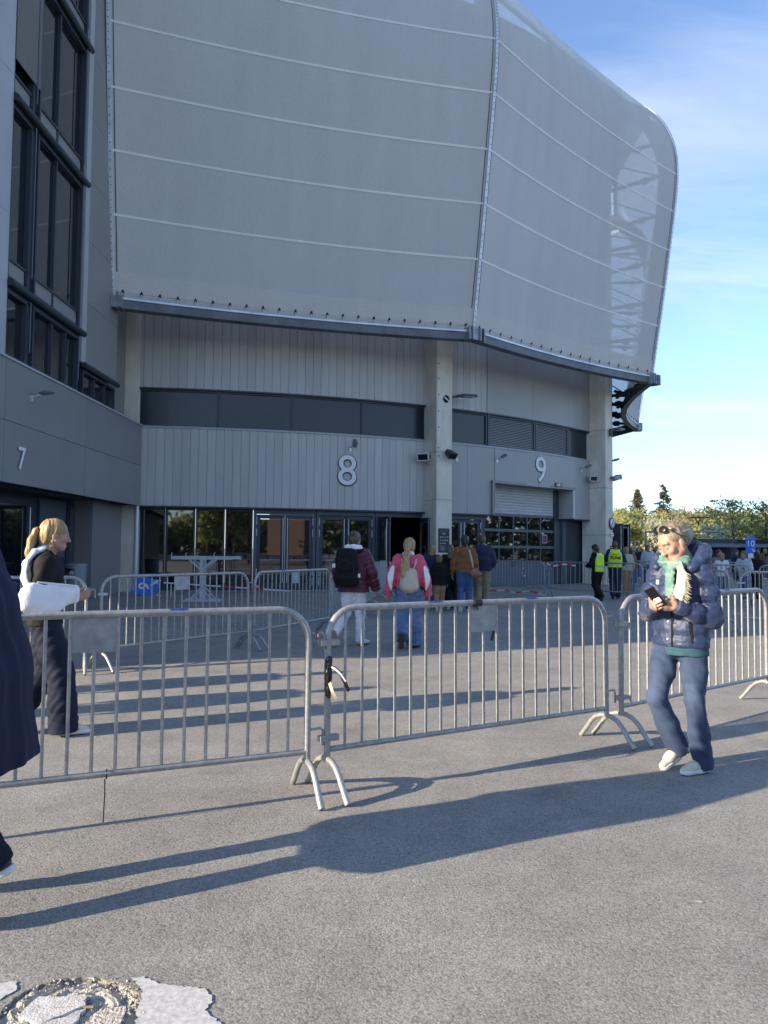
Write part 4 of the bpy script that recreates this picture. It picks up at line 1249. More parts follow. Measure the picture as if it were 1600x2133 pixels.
M['tan'] = cloth('tan', (0.34, 0.185, 0.085), bs=90)
M['cap_brown'] = cloth('cap_brown', (0.21, 0.125, 0.05))
M['white_cloth'] = cloth('white_cloth', (0.76, 0.77, 0.80), var=0.06, bs=60)
M['pale_cloth'] = cloth('pale_cloth', (0.45, 0.50, 0.56), bs=60)
M['purple'] = cloth('purple', (0.30, 0.045, 0.24), bs=60)
M['grey_cloth'] = cloth('grey_cloth', (0.16, 0.165, 0.175), bs=60)
M['vest'] = cloth('vest', (0.62, 0.88, 0.03), var=0.08, bs=40)
M['reflective'] = mat('reflective', (0.50, 0.52, 0.53), 0.35, 0.3)
M['orange'] = cloth('orange', (0.80, 0.16, 0.02), var=0.1)
M['shoe_white'] = mat('shoe_white', (0.74, 0.74, 0.73), 0.6, var=0.08, vscale=20)
M['shoe_cream'] = mat('shoe_cream', (0.66, 0.58, 0.45), 0.65, var=0.1, vscale=20)
M['sole_tan'] = mat('sole_tan', (0.30, 0.22, 0.15), 0.8, var=0.2, vscale=30)
M['sole_dark'] = mat('sole_dark', (0.05, 0.035, 0.03), 0.8, var=0.4, vscale=60)
M['shoe_dark'] = mat('shoe_dark', (0.05, 0.042, 0.04), 0.6, var=0.3, vscale=30)
M['leather'] = mat('leather', (0.30, 0.115, 0.075), 0.5, var=0.15, vscale=12)
M['plastic_black'] = mat('plastic_black', (0.012, 0.012, 0.013), 0.25)

def part(root, name):
    for c in root.children:
        if c.name.split('.')[0] == name: return c
def bvh(o): return BVHTree.FromPolygons([v.co.copy() for v in o.data.vertices], [tuple(p.vertices) for p in o.data.polygons])
def hug(o_bvh, pts, side, off=0.004):
    """drop points (x, z) on the front (+1) or back (-1) of a piece of clothing"""
    out = []
    for x, z in pts:
        h = o_bvh.ray_cast(Vector((x, 1.0 * side, z)), Vector((0, -side, 0)))
        if h[0] is None: out.append(Vector((x, (out[-1].y if out else 0.1 * side), z)))
        else: out.append(h[0] + Vector((0, side * off, 0)))
    return out
def ribbon(tree, path, width, side, off=0.006, n=14, across=(1, 0)):
    """flat strap or strip lying on a garment; across = its width direction in (x, z)"""
    L = []; m = len(path) - 1
    for i in range(n + 1):
        u = i / n * m; k = min(int(u), m - 1); t = u - k
        L.append((path[k][0] * (1 - t) + path[k + 1][0] * t, path[k][1] * (1 - t) + path[k + 1][1] * t))
    rows = [hug(tree, [(x + across[0] * width * w, z + across[1] * width * w) for x, z in L], side, off) for w in (-0.5, 0, 0.5)]
    mb = MB(); mb.sheet([list(c) for c in zip(*rows)])
    back = [[p - Vector((0, side * 0.010, 0)) for p in r] for r in rows]
    for a, b in ((rows[0], back[0]), (rows[2], back[2])): mb.sheet([a, b])
    return mb

# --- woman with the phone
pw, jw, sw, hmw = figure(
    'woman in a blue puffer jacket and jeans looking down at her phone', (2.06, 5.22, 0), rad(134), 1.70,
    pose=dict(hipR=(0.085, 0.0, 0.88), hipL=(-0.085, -0.01, 0.88), kneeR=(0.105, 0.15, 0.50), ankR=(0.055, -0.045, 0.150), toeR=(0.10, 0.14, 0.055), upR=(0.0, 0.35, 1),
              kneeL=(-0.105, 0.02, 0.485), ankL=(-0.115, -0.06, 0.082), toeL=(-0.06, 0.13, 0.082), shR=(0.158, 0.01, 1.365), shL=(-0.158, 0.0, 1.365),
              elR=(0.215, 0.03, 1.07), wrR=(0.085, 0.235, 1.125), elL=(-0.215, -0.02, 1.05), wrL=(-0.080, 0.205, 1.13),
              head=(0.005, 0.085, 1.56), yaw=-24, pitch=27, roll=2),
    skin='skin_red', fine=0.72, hsc=1.07,
    trousers=dict(mat='jeans', r=(0.093, 0.064, 0.074), hem=0.05, noise=(0.0062, 34, 14, (0.8, 0.8, 1.25), 1)),
    top=dict(mat='navy_puffer', r=(0.140, 0.140, 0.148), flat=0.86, hem=0.845, rip=(0.105, 0.014), arm=(0.068, 0.062, 0.048), voxel=0.0072, noise=(0.0045, 48, 8), blend=0.03, neck=False, w=0.045),
    shoes=('shoe_cream', 'shoe_white'), hair=None, handdir={'L': ((0.62, 0.74, 0.10), (0.72, -0.62, 0.40), -1, 0.62), 'R': ((-0.55, 0.80, 0.12), (-0.72, -0.5, 0.45), 1, 0.62)})
# teal jumper showing at the hem and the open neck
s = SDF(0.010, 0.05, (0.004, 30, 2))
for sx in (-0.04, 0.04): s.chain([(sx, -0.01, 0.80), (sx, -0.01, 1.05), (sx, -0.012, 1.30)], [0.146, 0.122, 0.116], ((0, 1, 0), 0.86))
s.cap((-0.1, 0, 1.34), (0.1, 0, 1.34), 0.06).cap((0, 0, 1.35), (0, 0.01, 1.46), 0.075, 0.06)
s.cut((0, 0, 0.79), (0, 0, -1)).cut((0, 0, 1.45), (0, 0, 1))
s.build('jumper', 'teal_knit', pw)
tr_ = bvh(part(pw, 'jacket'))
ribbon(tr_, [(0.03, 0.85), (0.03, 1.0), (0.035, 1.15), (0.045, 1.28)], 0.05, 1, 0.003).build('button_band', 'navy_puffer', pw)
ribbon(tr_, [(0.002, 0.85), (0.002, 1.0), (0.004, 1.15), (0.01, 1.24)], 0.014, 1, 0.004).build('zip', 'black_cloth', pw)
ribbon(tr_, [(-0.125, 0.885), (-0.115, 1.03)], 0.016, 1, 0.004, 6).build('pocket_zip', 'black_cloth', pw)
for z in (0.90, 1.02): MB().lathe([(0, 0.004), (0.008, 0.003), (0.009, 0)], n=10).build('snap_button', 'silver', pw, Matrix.Translation(hug(tr_, [(0.03, z)], 1, 0.006)[0]) @ Matrix.Rotation(rad(-90), 4, 'X'))
MB().box((0, 0, 0), (0.022, 0.004, 0.032)).build('badge', 'cream', pw, Matrix.Translation(hug(tr_, [(0.115, 1.285)], 1, 0.004)[0]))
# hood lying behind the neck, stand-up collar
s = SDF(0.0085, 0.035, (0.005, 34, 6))
hp = [(0.125, 0.075, 1.385), (0.150, 0.0, 1.44), (0.125, -0.085, 1.485), (0.05, -0.135, 1.515), (-0.05, -0.135, 1.515), (-0.135, -0.075, 1.50), (-0.155, 0.0, 1.45), (-0.125, 0.08, 1.39)]
s.chain(hp, [0.034, 0.043, 0.05, 0.054, 0.054, 0.052, 0.044, 0.034])
s.chain([(0.10, -0.10, 1.42), (0, -0.13, 1.40), (-0.10, -0.10, 1.42)], [0.07, 0.085, 0.07])
s.build('hood', 'navy_puffer', pw)
# scarf wound round the neck with a pale fringed end
s = SDF(0.0075, 0.02, (0.006, 60, 9, (1, 1, 2.0)))
ring = [(0.085 * math.cos(rad(a)), 0.035 + 0.085 * math.sin(rad(a)), 1.432 - 0.020 * math.sin(rad(a)) + 0.010 * math.sin(rad(3 * a))) for a in range(0, 361, 30)]
s.chain(ring, [0.031 + 0.006 * math.sin(k * 1.7) for k in range(len(ring))])
s.chain([(0.03, 0.115, 1.41), (0.0, 0.150, 1.34), (-0.005, 0.160, 1.23), (0.0, 0.17, 1.16)], [0.028, 0.034, 0.034, 0.028], ((0, 1, 0), 0.5))
s.build('scarf', 'scarf', pw)
s = SDF(0.0075, 0.02, (0.007, 55, 11, (1.6, 1, 0.5)))
s.chain([(-0.055, 0.130, 1.405), (-0.090, 0.165, 1.33), (-0.085, 0.185, 1.24), (-0.075, 0.20, 1.19)], [0.030, 0.042, 0.046, 0.040], ((0.3, 1, 0), 0.36))
se = s.build('scarf_end', 'cream', pw)
fr = MB(); rg = random.Random(4)
for k in range(46):
    x = -0.135 + 0.0 * k; z = 1.36 - k * 0.0042
    p = Vector((-0.118 + rg.uniform(-0.01, 0.006) - 0.016 * math.sin(k / 45 * 3.1), 0.185 + 0.03 * k / 45, z)); q = p + Vector((-0.028 + rg.uniform(-0.01, 0.01), 0.006, -0.014 + rg.uniform(-0.012, 0.012)))
    fr.tube([p, p.lerp(q, 0.5) + Vector((0, 0.004, 0.002)), q], [0.0016, 0.0013, 0.0008], 4)
fr.build('fringe', 'cream', se)
# face, hair, sunglasses
def on_head(root, hm, name, mb, m): return mb.build(name, m, root, hm)
on_head(pw, hmw, 'lips', MB().tube([(-0.021, 0.083, -0.0695), (-0.010, 0.090, -0.0665), (0, 0.0915, -0.0675), (0.010, 0.090, -0.0665), (0.021, 0.083, -0.0695)], [0.002, 0.0038, 0.0042, 0.0038, 0.002], 6)
        .tube([(-0.018, 0.084, -0.073), (0, 0.0905, -0.0755), (0.018, 0.084, -0.073)], [0.002, 0.0046, 0.002], 6), 'lips')
for x in (-1, 1):
    on_head(pw, hmw, 'eyelashes', MB().tube([(x * 0.019, 0.0885, 0.000), (x * 0.033, 0.0920, -0.0045), (x * 0.046, 0.0850, -0.001)], [0.0010, 0.0016, 0.0010], 5), 'lash')
    on_head(pw, hmw, 'eyebrow', MB().tube([(x * 0.014, 0.0945, 0.026), (x * 0.034, 0.0935, 0.032), (x * 0.052, 0.083, 0.028)], [0.0025, 0.003, 0.0015], 6), 'brow')
def phone_hair(root, hm):
    s = SDF(0.0055, 0.022, strands(5, 0.0032, 170))
    s.ell((0, -0.018, 0.042), (0.081, 0.097, 0.083)); s.ell((0, -0.066, 0.0), (0.068, 0.056, 0.072), k=0.03)
    s.chain([(-0.06, 0.02, 0.105), (0.0, 0.05, 0.115), (0.06, 0.02, 0.105)], [0.016, 0.018, 0.016])
    s.cap((0.0, -0.10, 0.06), (0.0, -0.12, -0.01), 0.045, 0.04)
    s.ell((0, 0.125, -0.045), (0.074, 0.085, 0.118), k=0.010, sub=True)
    for x in (-1, 1): s.ell((x * 0.092, 0.006, -0.030), (0.026, 0.028, 0.036), k=0.008, sub=True)
    o = s.build('hair', 'grey_blonde', root, hm)
    w = MB(); rg = random.Random(2)
    for k in range(90):                                   # stray strands
        a = rg.uniform(0.1, 3.04) if k % 2 else rg.uniform(-3.1, 3.1); e = rg.uniform(0.15, 1.25)
        d = Vector((math.cos(a) * math.cos(e), -abs(math.sin(a)) * math.cos(e) * 0.9 - 0.05, math.sin(e))); p = Vector((0, -0.018, 0.042)) + Vector((d.x * 0.083, d.y * 0.1, d.z * 0.086))
        q = p + d * rg.uniform(0.008, 0.03) + Vector((rg.uniform(-0.03, 0.03), -0.03, rg.uniform(-0.02, 0.015)))
        w.tube([p, p.lerp(q, 0.5) + d * 0.01, q], [0.0011, 0.0009, 0.0005], 3, caps=False)
    w.build('stray_strands', 'grey_blonde', o)
phone_hair(pw, hmw)
# sunglasses are worn in the hair: a thing of their own
sg = thing('sunglasses', 'dark sunglasses pushed up into the blonde hair of the woman with the phone', 'sunglasses')
sg.matrix_world = (Matrix.Translation(pw.location) @ Matrix.Rotation(rad(134), 4, 'Z') @ hmw)
gm = Matrix.Translation((0, 0.058, 0.122)) @ Matrix.Rotation(rad(48), 4, 'X')
for x in (-1, 1):
    lens = SDF(0.0035, 0.004); lens.ell((0, 0, 0), (0.030, 0.0075, 0.025)); lens.build('lens', 'plastic_black', sg, gm @ Matrix.Translation((x * 0.033, 0.0, 0)) @ Matrix.Rotation(rad(-x * 12), 4, 'Z'))
    MB().tube([gm @ Vector((x * 0.062, -0.004, 0.008)), gm @ Vector((x * 0.084, -0.03, 0.0)), (x * 0.092, 0.0, 0.045), (x * 0.090, -0.045, 0.02)], 0.0028, 6).build('temple', 'plastic_black', sg)
MB().tube([gm @ Vector((-0.008, 0.002, 0.008)), gm @ Vector((0, 0.005, 0.011)), gm @ Vector((0.008, 0.002, 0.008))], 0.003, 6).build('bridge', 'plastic_black', sg)
ph = thing('phone', 'black mobile phone held in both hands by the woman in blue', 'phone')
ph.matrix_world = Matrix.Translation(pw.location) @ Matrix.Rotation(rad(134), 4, 'Z') @ Matrix.Translation((0.012, 0.335, 1.195)) @ Matrix.Rotation(rad(10), 4, 'Z') @ Matrix.Rotation(rad(-32), 4, 'X') @ Matrix.Rotation(rad(28), 4, 'Y')
bm_ = SDF(0.004, 0.006); 
for x in (-0.031, 0.031): bm_.cap((x, 0, -0.070), (x, 0, 0.070), 0.008)
bm_.cap((-0.031, 0, 0.070), (0.031, 0, 0.070), 0.008).cap((-0.031, 0, -0.07), (0.031, 0, -0.07), 0.008)
MB().box((0, 0, 0), (0.074, 0.010, 0.150)).build('case', 'plastic_black', ph)
MB().box((0, -0.0062, 0), (0.066, 0.002, 0.140)).build('screen', 'glass', ph)
MB().box((0.0, 0.0062, -0.02), (0.045, 0.002, 0.03)).build('sticker', 'white', ph)

# --- woman with the arm sling
sl, j1, sc1, hm1 = figure(
    'blonde woman in black with a white sling on her arm', (-2.70, 6.04, 0), rad(-68), 1.70,
    pose=dict(kneeR=(0.09, 0.12, 0.49), ankR=(0.09, 0.15, 0.085), toeR=(0.09, 0.36, 0.085), kneeL=(-0.09, 0.0, 0.48), ankL=(-0.09, -0.22, 0.14), toeL=(-0.09, -0.02, 0.05),
              elR=(0.218, -0.06, 1.085), wrR=(0.15, 0.205, 1.09), head=(0, 0.045, 1.585), yaw=4, pitch=6, shR=(0.165, -0.01, 1.36), shL=(-0.165, -0.01, 1.36)),
    fine=0.8, trousers=dict(mat='jeans_dark', r=(0.112, 0.100, 0.112), hem=0.055), shoes=('shoe_cream', 'shoe_white'),
    top=dict(mat='black_cloth', r=(0.142, 0.135, 0.148), flat=0.86, hem=0.87, arm=(0.078, 0.054, 0.038), noise=(0.005, 28, 3)),
    handdir={'R': ((-0.15, 0.95, 0.25), (-1, 0, 0.3), 1, 0.5)},
    hair=hair_cap('blonde', vol=0.7, tail=[((0, -0.105, 0.035), 0.020), ((0, -0.135, 0.01), 0.034), ((0.005, -0.155, -0.06), 0.040), ((0.015, -0.165, -0.15), 0.034), ((0.02, -0.15, -0.23), 0.018)], seed=4, fringe=-0.015))
on_head(sl, hm1, 'hair_tie', MB().tube([(0.02 * math.cos(a), -0.116 - 0.005 * math.sin(a), 0.030 + 0.022 * math.sin(a)) for a in [k * math.pi / 5 for k in range(10)]], 0.007, 6, closed=True), 'black_cloth')
on_head(sl, hm1, 'eyelashes', MB().tube([(0.022, 0.0895, 0.006), (0.034, 0.0925, 0.006), (0.046, 0.085, 0.004)], 0.0018, 5), 'lash')
on_head(sl, hm1, 'eyebrow', MB().tube([(0.016, 0.0935, 0.028), (0.034, 0.093, 0.033), (0.052, 0.083, 0.028)], [0.002, 0.0028, 0.0014], 6), 'brow')
on_head(sl, hm1, 'lips', MB().tube([(-0.018, 0.084, -0.069), (0, 0.0915, -0.069), (0.018, 0.084, -0.069)], [0.002, 0.0052, 0.002], 6), 'lips')
on_head(sl, hm1, 'earring', MB().lathe([(0, 0.005), (0.005, 0.003), (0.006, 0), (0, -0.005)], n=8), 'silver').location = hm1 @ Vector((0.088, 0.006, -0.04))
s = SDF(0.0075, 0.03, (0.005, 40, 12), 1.0)
s.cap((0.258, -0.095, 1.085), (0.175, 0.20, 1.115), 0.110, 0.066, ((1, 0.3, 0), 0.66))
s.ell((0.236, -0.01, 1.035), (0.062, 0.135, 0.08), k=0.05)
s.cap((0.268, -0.09, 1.17), (0.18, 0.21, 1.155), 0.05, 0.036, ((1, 0.3, 0), 0.85), k=0.04)
s.cut((0.16, 0.235, 1.1), (-0.25, 1, 0.05))
slo = s.build('arm_sling', 'white_cloth', sl)
s = SDF(0.0075, 0.02, (0.003, 50, 13))
s.chain([(0.245, -0.125, 1.15), (0.205, -0.160, 1.26), (0.135, -0.155, 1.36), (0.06, -0.105, 1.445), (0.035, -0.03, 1.485)], [0.035, 0.033, 0.033, 0.033, 0.03], ((0.6, -0.8, 0.1), 0.5))
s.build('strap', 'white_cloth', slo)
rim = [(0.31, -0.06, 1.222), (0.27, 0.08, 1.205), (0.22, 0.20, 1.185), (0.215, 0.228, 1.12), (0.21, 0.22, 1.055)]
MB().tube(spline(rim, 16), 0.006, 6).build('binding', 'white', slo)

# --- person in the long navy coat, mostly outside the frame
ct, *_ = figure('person in a long navy coat walking out of the picture edge', (-1.80, 3.14, 0), rad(93), 1.84,
    pose=dict(kneeR=(0.12, 0.08, 0.49), ankR=(0.16, -0.12, 0.13), toeR=(0.16, 0.07, 0.05), kneeL=(-0.12, 0.0, 0.48), ankL=(-0.15, -0.16, 0.085),
              elR=(0.19, -0.06, 1.10), wrR=(0.14, 0.06, 0.90), elL=(-0.19, -0.06, 1.10), wrL=(-0.14, 0.06, 0.90)),
    trousers=dict(mat='jeans_dark', r=(0.09, 0.07, 0.062)), shoes=('shoe_dark', 'shoe_white'), hair=hair_cap('brown_hair'), fine=0.9, detail=False, hands=False)
s = SDF(0.012, 0.05, (0.011, 24, 3, (1, 1, 0.22)), 1.84 / 1.7)       # the coat falls straight from the shoulders and flares
for sx in (-0.07, 0.07): s.chain([(sx, -0.02, 0.50), (sx, -0.012, 0.9), (sx, -0.005, 1.15), (sx, 0, 1.32)], [0.285, 0.245, 0.190, 0.125], ((0, 1, 0), 0.98), k=0.06)
s.cap((-0.13, 0, 1.365), (0.13, 0, 1.365), 0.085).cap((0, 0, 1.38), (0, 0.0, 1.47), 0.08, 0.07)
for sx in (-1, 1): s.chain([(sx * 0.17, 0, 1.36), (sx * 0.265, -0.05, 1.10), (sx * 0.29, 0.05, 0.86)], [0.08, 0.076, 0.068], k=0.012)
s.cut((0, 0, 0.545), (0, 0, -1))
co = s.build('coat', 'navy_wool', ct)
tc_ = bvh(co)

# --- woman in the maroon quilted jacket, with her backpack
mw, j2, sc2, hm2 = figure('woman in a maroon quilted jacket and white jeans walking to the doors', (-0.46, 11.66, 0), rad(-6), 1.76,
    pose=dict(kneeR=(0.095, 0.05, 0.48), ankR=(0.10, 0.05, 0.085), toeR=(0.22, 0.20, 0.085), hipL=(-0.085, 0, 0.88), kneeL=(-0.11, 0.04, 0.48), ankL=(-0.24, -0.24, 0.21), toeL=(-0.245, -0.20, 0.03), upL=(0.1, 1, 0.2),
              elR=(0.275, -0.04, 1.10), wrR=(0.335, 0.03, 0.85), elL=(-0.25, 0.0, 1.1), wrL=(-0.24, 0.14, 0.9), head=(0, 0.05, 1.58), yaw=-8, pitch=8),
    fine=0.95, trousers=dict(mat='jeans_white', r=(0.100, 0.073, 0.068)), shoes=('shoe_white', 'sole_tan'),
    top=dict(mat='maroon_puffer', r=(0.142, 0.150, 0.175), flat=0.8, hem=0.80, rip=(0.065, 0.011), arm=(0.088, 0.082, 0.072), voxel=0.009, noise=(0.004, 30, 4), w=0.065),
    hair=hair_cap('brown_hair', vol=0.6, bun=((0, -0.105, 0.075), (0.045, 0.035, 0.03)), seed=7))
s = SDF(0.009, 0.03, (0.004, 40, 3), sc2)
s.chain([(0.115, 0.02, 1.43), (0.09, -0.075, 1.455), (0, -0.105, 1.455), (-0.09, -0.075, 1.455), (-0.115, 0.02, 1.43)], [0.035, 0.045, 0.052, 0.045, 0.035])
s.build('hood', 'white_cloth', mw)
on_head(mw, hm2, 'hair_clip', MB().box((0, -0.142, 0.078), (0.028, 0.012, 0.05)), 'plastic_black')
bp = thing('backpack', 'large black backpack worn over the maroon jacket', 'backpack', (-0.46, 11.66, 0), rad(-6))
def pack(root, c, w, h, d, m, noise=(0.004, 24, 2), vox=0.011):
    s = SDF(vox, 0.04, noise); r = d * 0.42
    for x in (-1, 1):
        s.cap((c[0] + x * (w / 2 - r), c[1], c[2] - h / 2 + r), (c[0] + x * (w / 2 - r) * 0.8, c[1] + 0.01, c[2] + h / 2 - r), r, r * 0.9)
    s.cap((c[0], c[1] - 0.01, c[2] - h / 2 + r), (c[0], c[1], c[2] + h / 2 - r), r * 1.1, r * 0.9)
    return s.build('pack', m, root)
c = (-0.075, -0.235, 1.215)
pk = pack(bp, c, 0.385, 0.60, 0.25, 'black_cloth')
s = SDF(0.011, 0.03, (0.003, 30, 5)); s.cap((c[0] - 0.06, c[1] - 0.075, c[2] - 0.16), (c[0] + 0.06, c[1] - 0.075, c[2] - 0.16), 0.075).cap((c[0] - 0.06, c[1] - 0.07, c[2] - 0.02), (c[0] + 0.06, c[1] - 0.07, c[2] - 0.02), 0.065)
s.build('front_pocket', 'black_cloth', bp)
MB().tube([(c[0] - 0.12, c[1] - 0.10, c[2] - 0.1), (c[0] - 0.11, c[1] - 0.125, c[2] + 0.05), (c[0], c[1] - 0.13, c[2] + 0.12), (c[0] + 0.11, c[1] - 0.125, c[2] + 0.05), (c[0] + 0.12, c[1] - 0.10, c[2] - 0.1)], 0.005, 6).build('zip', 'plastic_black', bp)
for x0, x1 in ((c[0] + 0.06, 0.135), (c[0] - 0.06, -0.14)):
    MB().tube([(x0, c[1] + 0.04, c[2] + 0.24), (x1, -0.10, 1.475), (x1 * 1.08, 0.0, 1.49), (x1 * 1.05, 0.11, 1.38)], 0.024, 8).build('shoulder_strap', 'black_cloth', bp)
for x, z in ((0.115, 1.09), (-0.27, 1.24)): MB().box((x, -0.27, z), (0.045, 0.01, 0.06)).build('tag', 'white_cloth', bp)

# --- girl in the pink track jacket
pg, j3, sc3, hm3 = figure('girl in a pink and white track jacket with a long blonde ponytail', (0.38, 11.43, 0), rad(3), 1.66,
    pose=dict(kneeR=(0.085, 0.06, 0.48), ankR=(0.10, 0.03, 0.085), toeR=(0.20, 0.20, 0.085), kneeL=(-0.095, 0.05, 0.48), ankL=(-0.125, -0.26, 0.23), toeL=(-0.125, -0.215, 0.03), upL=(0, 1, 0.2),
              elR=(0.268, -0.03, 1.06), wrR=(0.315, 0.03, 0.83), elL=(-0.268, -0.03, 1.06), wrL=(-0.315, 0.03, 0.83), head=(0.02, 0.05, 1.58), yaw=-22, pitch=6),
    fine=0.95, curl=0.9, trousers=dict(mat='jeans_mid', r=(0.114, 0.114, 0.122), hem=0.045, noise=(0.011, 26, 6, (0.8, 0.8, 1.3), 1)), shoes=('shoe_white', 'sole_dark'),
    top=dict(mat='pink', r=(0.138, 0.140, 0.135), flat=0.82, hem=0.93, arm=(0.084, 0.080, 0.062), noise=(0.007, 24, 4), w=0.055),
    hair=hair_cap('blonde', vol=0.8, seed=9))
tj = bvh(part(pg, 'jacket'))
s = SDF(0.009, 0.02, (0.003, 40, 3), sc3); s.chain([(0.075, 0.0, 1.455), (0.05, -0.06, 1.47), (-0.05, -0.06, 1.47), (-0.075, 0.0, 1.455)], [0.024, 0.028, 0.028, 0.024]); s.build('collar', 'white_cloth', pg)
for sx in (-1, 1):   # white panels of the sleeves
    pth = [(sx * 0.245 * sc3, 1.28 * sc3), (sx * 0.285 * sc3, 1.16 * sc3), (sx * 0.295 * sc3, 1.02 * sc3), (sx * 0.268 * sc3, 0.90 * sc3)]
    rows = [hug(tj, [(x - sx * 0.001, z) for x, z in pth], -1, 0.003)]
    L = spline([(x, z, 0) for x, z in pth], 14); wd = [0.012 + 0.075 * math.sin(math.pi * (k / 14) ** 0.8) for k in range(15)]
    rows = [hug(tj, [(p.x + sx * (f - 0.6) * wd[k], p.y) for k, p in enumerate(L)], -1, 0.0035) for f in (0, 0.25, 0.5, 0.75, 1)]
    MB().sheet([list(c_) for c_ in zip(*rows)]).build('sleeve_panel', 'white_cloth', pg)
s = SDF(0.009, 0.02, strands(8, 0.006, 120), sc3)
s.chain([(0.0, -0.065, 1.585), (-0.02, -0.125, 1.55), (-0.045, -0.175, 1.43), (-0.075, -0.235, 1.27), (-0.09, -0.265, 1.13)], [0.022, 0.034, 0.052, 0.062, 0.045], ((0, 1, 0), 0.55))
s.chain([(-0.05, -0.2, 1.33), (-0.025, -0.26, 1.2), (-0.02, -0.275, 1.11)], [0.04, 0.038, 0.02], ((0, 1, 0), 0.5))
s.build('ponytail', 'blonde', pg)
MB().tube([(0.0 + 0.024 * math.cos(a), -0.082, 1.575 + 0.024 * math.sin(a)) for a in [k * math.pi / 5 for k in range(10)]], 0.009, 6, closed=True).build('hair_tie', 'cream', pg).scale = (sc3,) * 3
wb = thing('backpack', 'small cream backpack under the long blonde ponytail', 'backpack', (0.38, 11.43, 0), rad(3))
c = (-0.005, -0.205, 1.035)
pack(wb, c, 0.285, 0.36, 0.21, 'cream')
s = SDF(0.010, 0.02, (0.002, 30, 5)); s.cap((c[0] - 0.07, c[1] - 0.05, c[2] - 0.10), (c[0] + 0.07, c[1] - 0.05, c[2] - 0.10), 0.062); s.build('front_pocket', 'cream', wb)
for x0, x1 in ((0.05, 0.125), (-0.05, -0.125)):
    MB().tube([(x0, -0.17, 1.18), (x1 * 0.8, -0.125, 1.30), (x1, -0.05, 1.385), (x1 * 1.05, 0.06, 1.36)], 0.014, 8).build('shoulder_strap', 'cream', wb)
MB().tube([(-0.10, -0.30, 0.95), (-0.085, -0.31, 0.88), (-0.06, -0.31, 0.80)], 0.004, 5).build('zip_pull', 'cream', wb)

# --- family group ahead at the doors
walk = dict(kneeR=(0.085, 0.06, 0.48), ankR=(0.085, 0.05, 0.085), kneeL=(-0.085, 0.03, 0.48), ankL=(-0.085, -0.2, 0.15), toeL=(-0.085, -0.12, 0.02))
stand = {}
bw, j4, sc4, hm4 = figure('woman in a rust brown jumper and blue jeans with a shoulder bag', (1.98, 18.3, 0), rad(-8), 1.83,
    pose=dict(walk, wrR=(0.27, 0.08, 0.86), wrL=(-0.28, 0.0, 0.84), elL=(-0.26, -0.03, 1.08)), trousers=dict(mat='jeans_blue', r=(0.112, 0.078, 0.058), hip=1.08), shoes=('shoe_white', 'shoe_white'),
    top=dict(mat='rust_knit', r=(0.152, 0.152, 0.162), flat=0.8, hem=0.87, arm=(0.082, 0.07, 0.052)), fine=1.25, detail=False,
    hair=hair_cap('dark_hair', seed=3, tail=[((0, -0.10, 0.0), 0.02), ((0, -0.115, -0.04), 0.03), ((0, -0.11, -0.11), 0.02)]))
bag = thing('handbag', 'small terracotta leather bag on a patterned strap at the rust brown jumper', 'handbag', (1.98, 18.3, 0), rad(-8))
s = SDF(0.012, 0.03, (0.004, 40, 2)); s.cap((0.20, -0.14, 0.93), (0.32, -0.12, 0.90), 0.085, None, ((0, 1, 0), 0.6)).cap((0.23, -0.13, 1.0), (0.29, -0.12, 0.99), 0.055, None, ((0, 1, 0), 0.6)); s.build('pouch', 'leather', bag)
tb = bvh(part(bw, 'jacket'))
ribbon(tb, [(0.11, 1.50), (0.15, 1.35), (0.19, 1.18), (0.215, 1.06)], 0.045, -1, 0.012).build('strap', 'cream', bag)
figure('man in a navy jumper and khaki trousers', (2.50, 19.1, 0), rad(-10), 1.87, pose=dict(walk, wrR=(0.24, 0.20, 0.98), elR=(0.27, -0.02, 1.1)), trousers=dict(mat='khaki', r=(0.118, 0.095, 0.085), hip=1.05), shoes=('shoe_dark', 'shoe_white'),
    top=dict(mat='navy_cloth', name='jumper', r=(0.17, 0.178, 0.172), flat=0.85, hem=0.88, arm=(0.088, 0.075, 0.055), fem=False, w=0.06), fine=1.25, detail=False, hair=hair_cap('brown_hair', vol=0.2, seed=5))
figure('small child in a tan cap and black jacket', (1.36, 18.3, 0), rad(0), 1.34, pose=dict(walk, head=(0, 0.02, 1.565)), trousers=dict(mat='tan', r=(0.115, 0.09, 0.08)), shoes=('shoe_dark', 'shoe_white'),
    top=dict(mat='black_cloth', r=(0.178, 0.178, 0.185), flat=0.85, hem=0.80, arm=(0.09, 0.085, 0.065), w=0.065), fine=1.25, detail=False,
    hair=hair_cap('cap_brown', vol=1.4, seed=2))
figure('girl with loose light hair in a navy jacket beside the child in the cap', (1.24, 19.0, 0), rad(-12), 1.60, pose=walk, trousers=dict(mat='jeans_mid', r=(0.1, 0.09, 0.09)), shoes=('shoe_white', 'shoe_white'),
    top=dict(mat='navy_cloth', r=(0.155, 0.155, 0.165), flat=0.85, hem=0.82, arm=(0.085, 0.075, 0.06)), fine=1.25, detail=False,
    hair=hair_cap('blonde', seed=6, back=[((0, -0.07, -0.02), (0.0, -0.09, -0.22), 0.075, 0.05)]))
figure('woman all in black with very long brown hair', (1.68, 18.9, 0), rad(6), 1.60, pose=walk, trousers=dict(mat='black_cloth', r=(0.12, 0.12, 0.13), hem=0.05), shoes=('shoe_white', 'shoe_white'),
    top=dict(mat='black_cloth', r=(0.155, 0.15, 0.16), flat=0.85, hem=0.80, arm=(0.085, 0.075, 0.06)), fine=1.25, detail=False,
    hair=hair_cap('long_brown', seed=8, back=[((0, -0.08, 0.0), (0.0, -0.12, -0.20), 0.085, 0.08), ((0, -0.12, -0.20), (0.01, -0.15, -0.42), 0.08, 0.045)]))

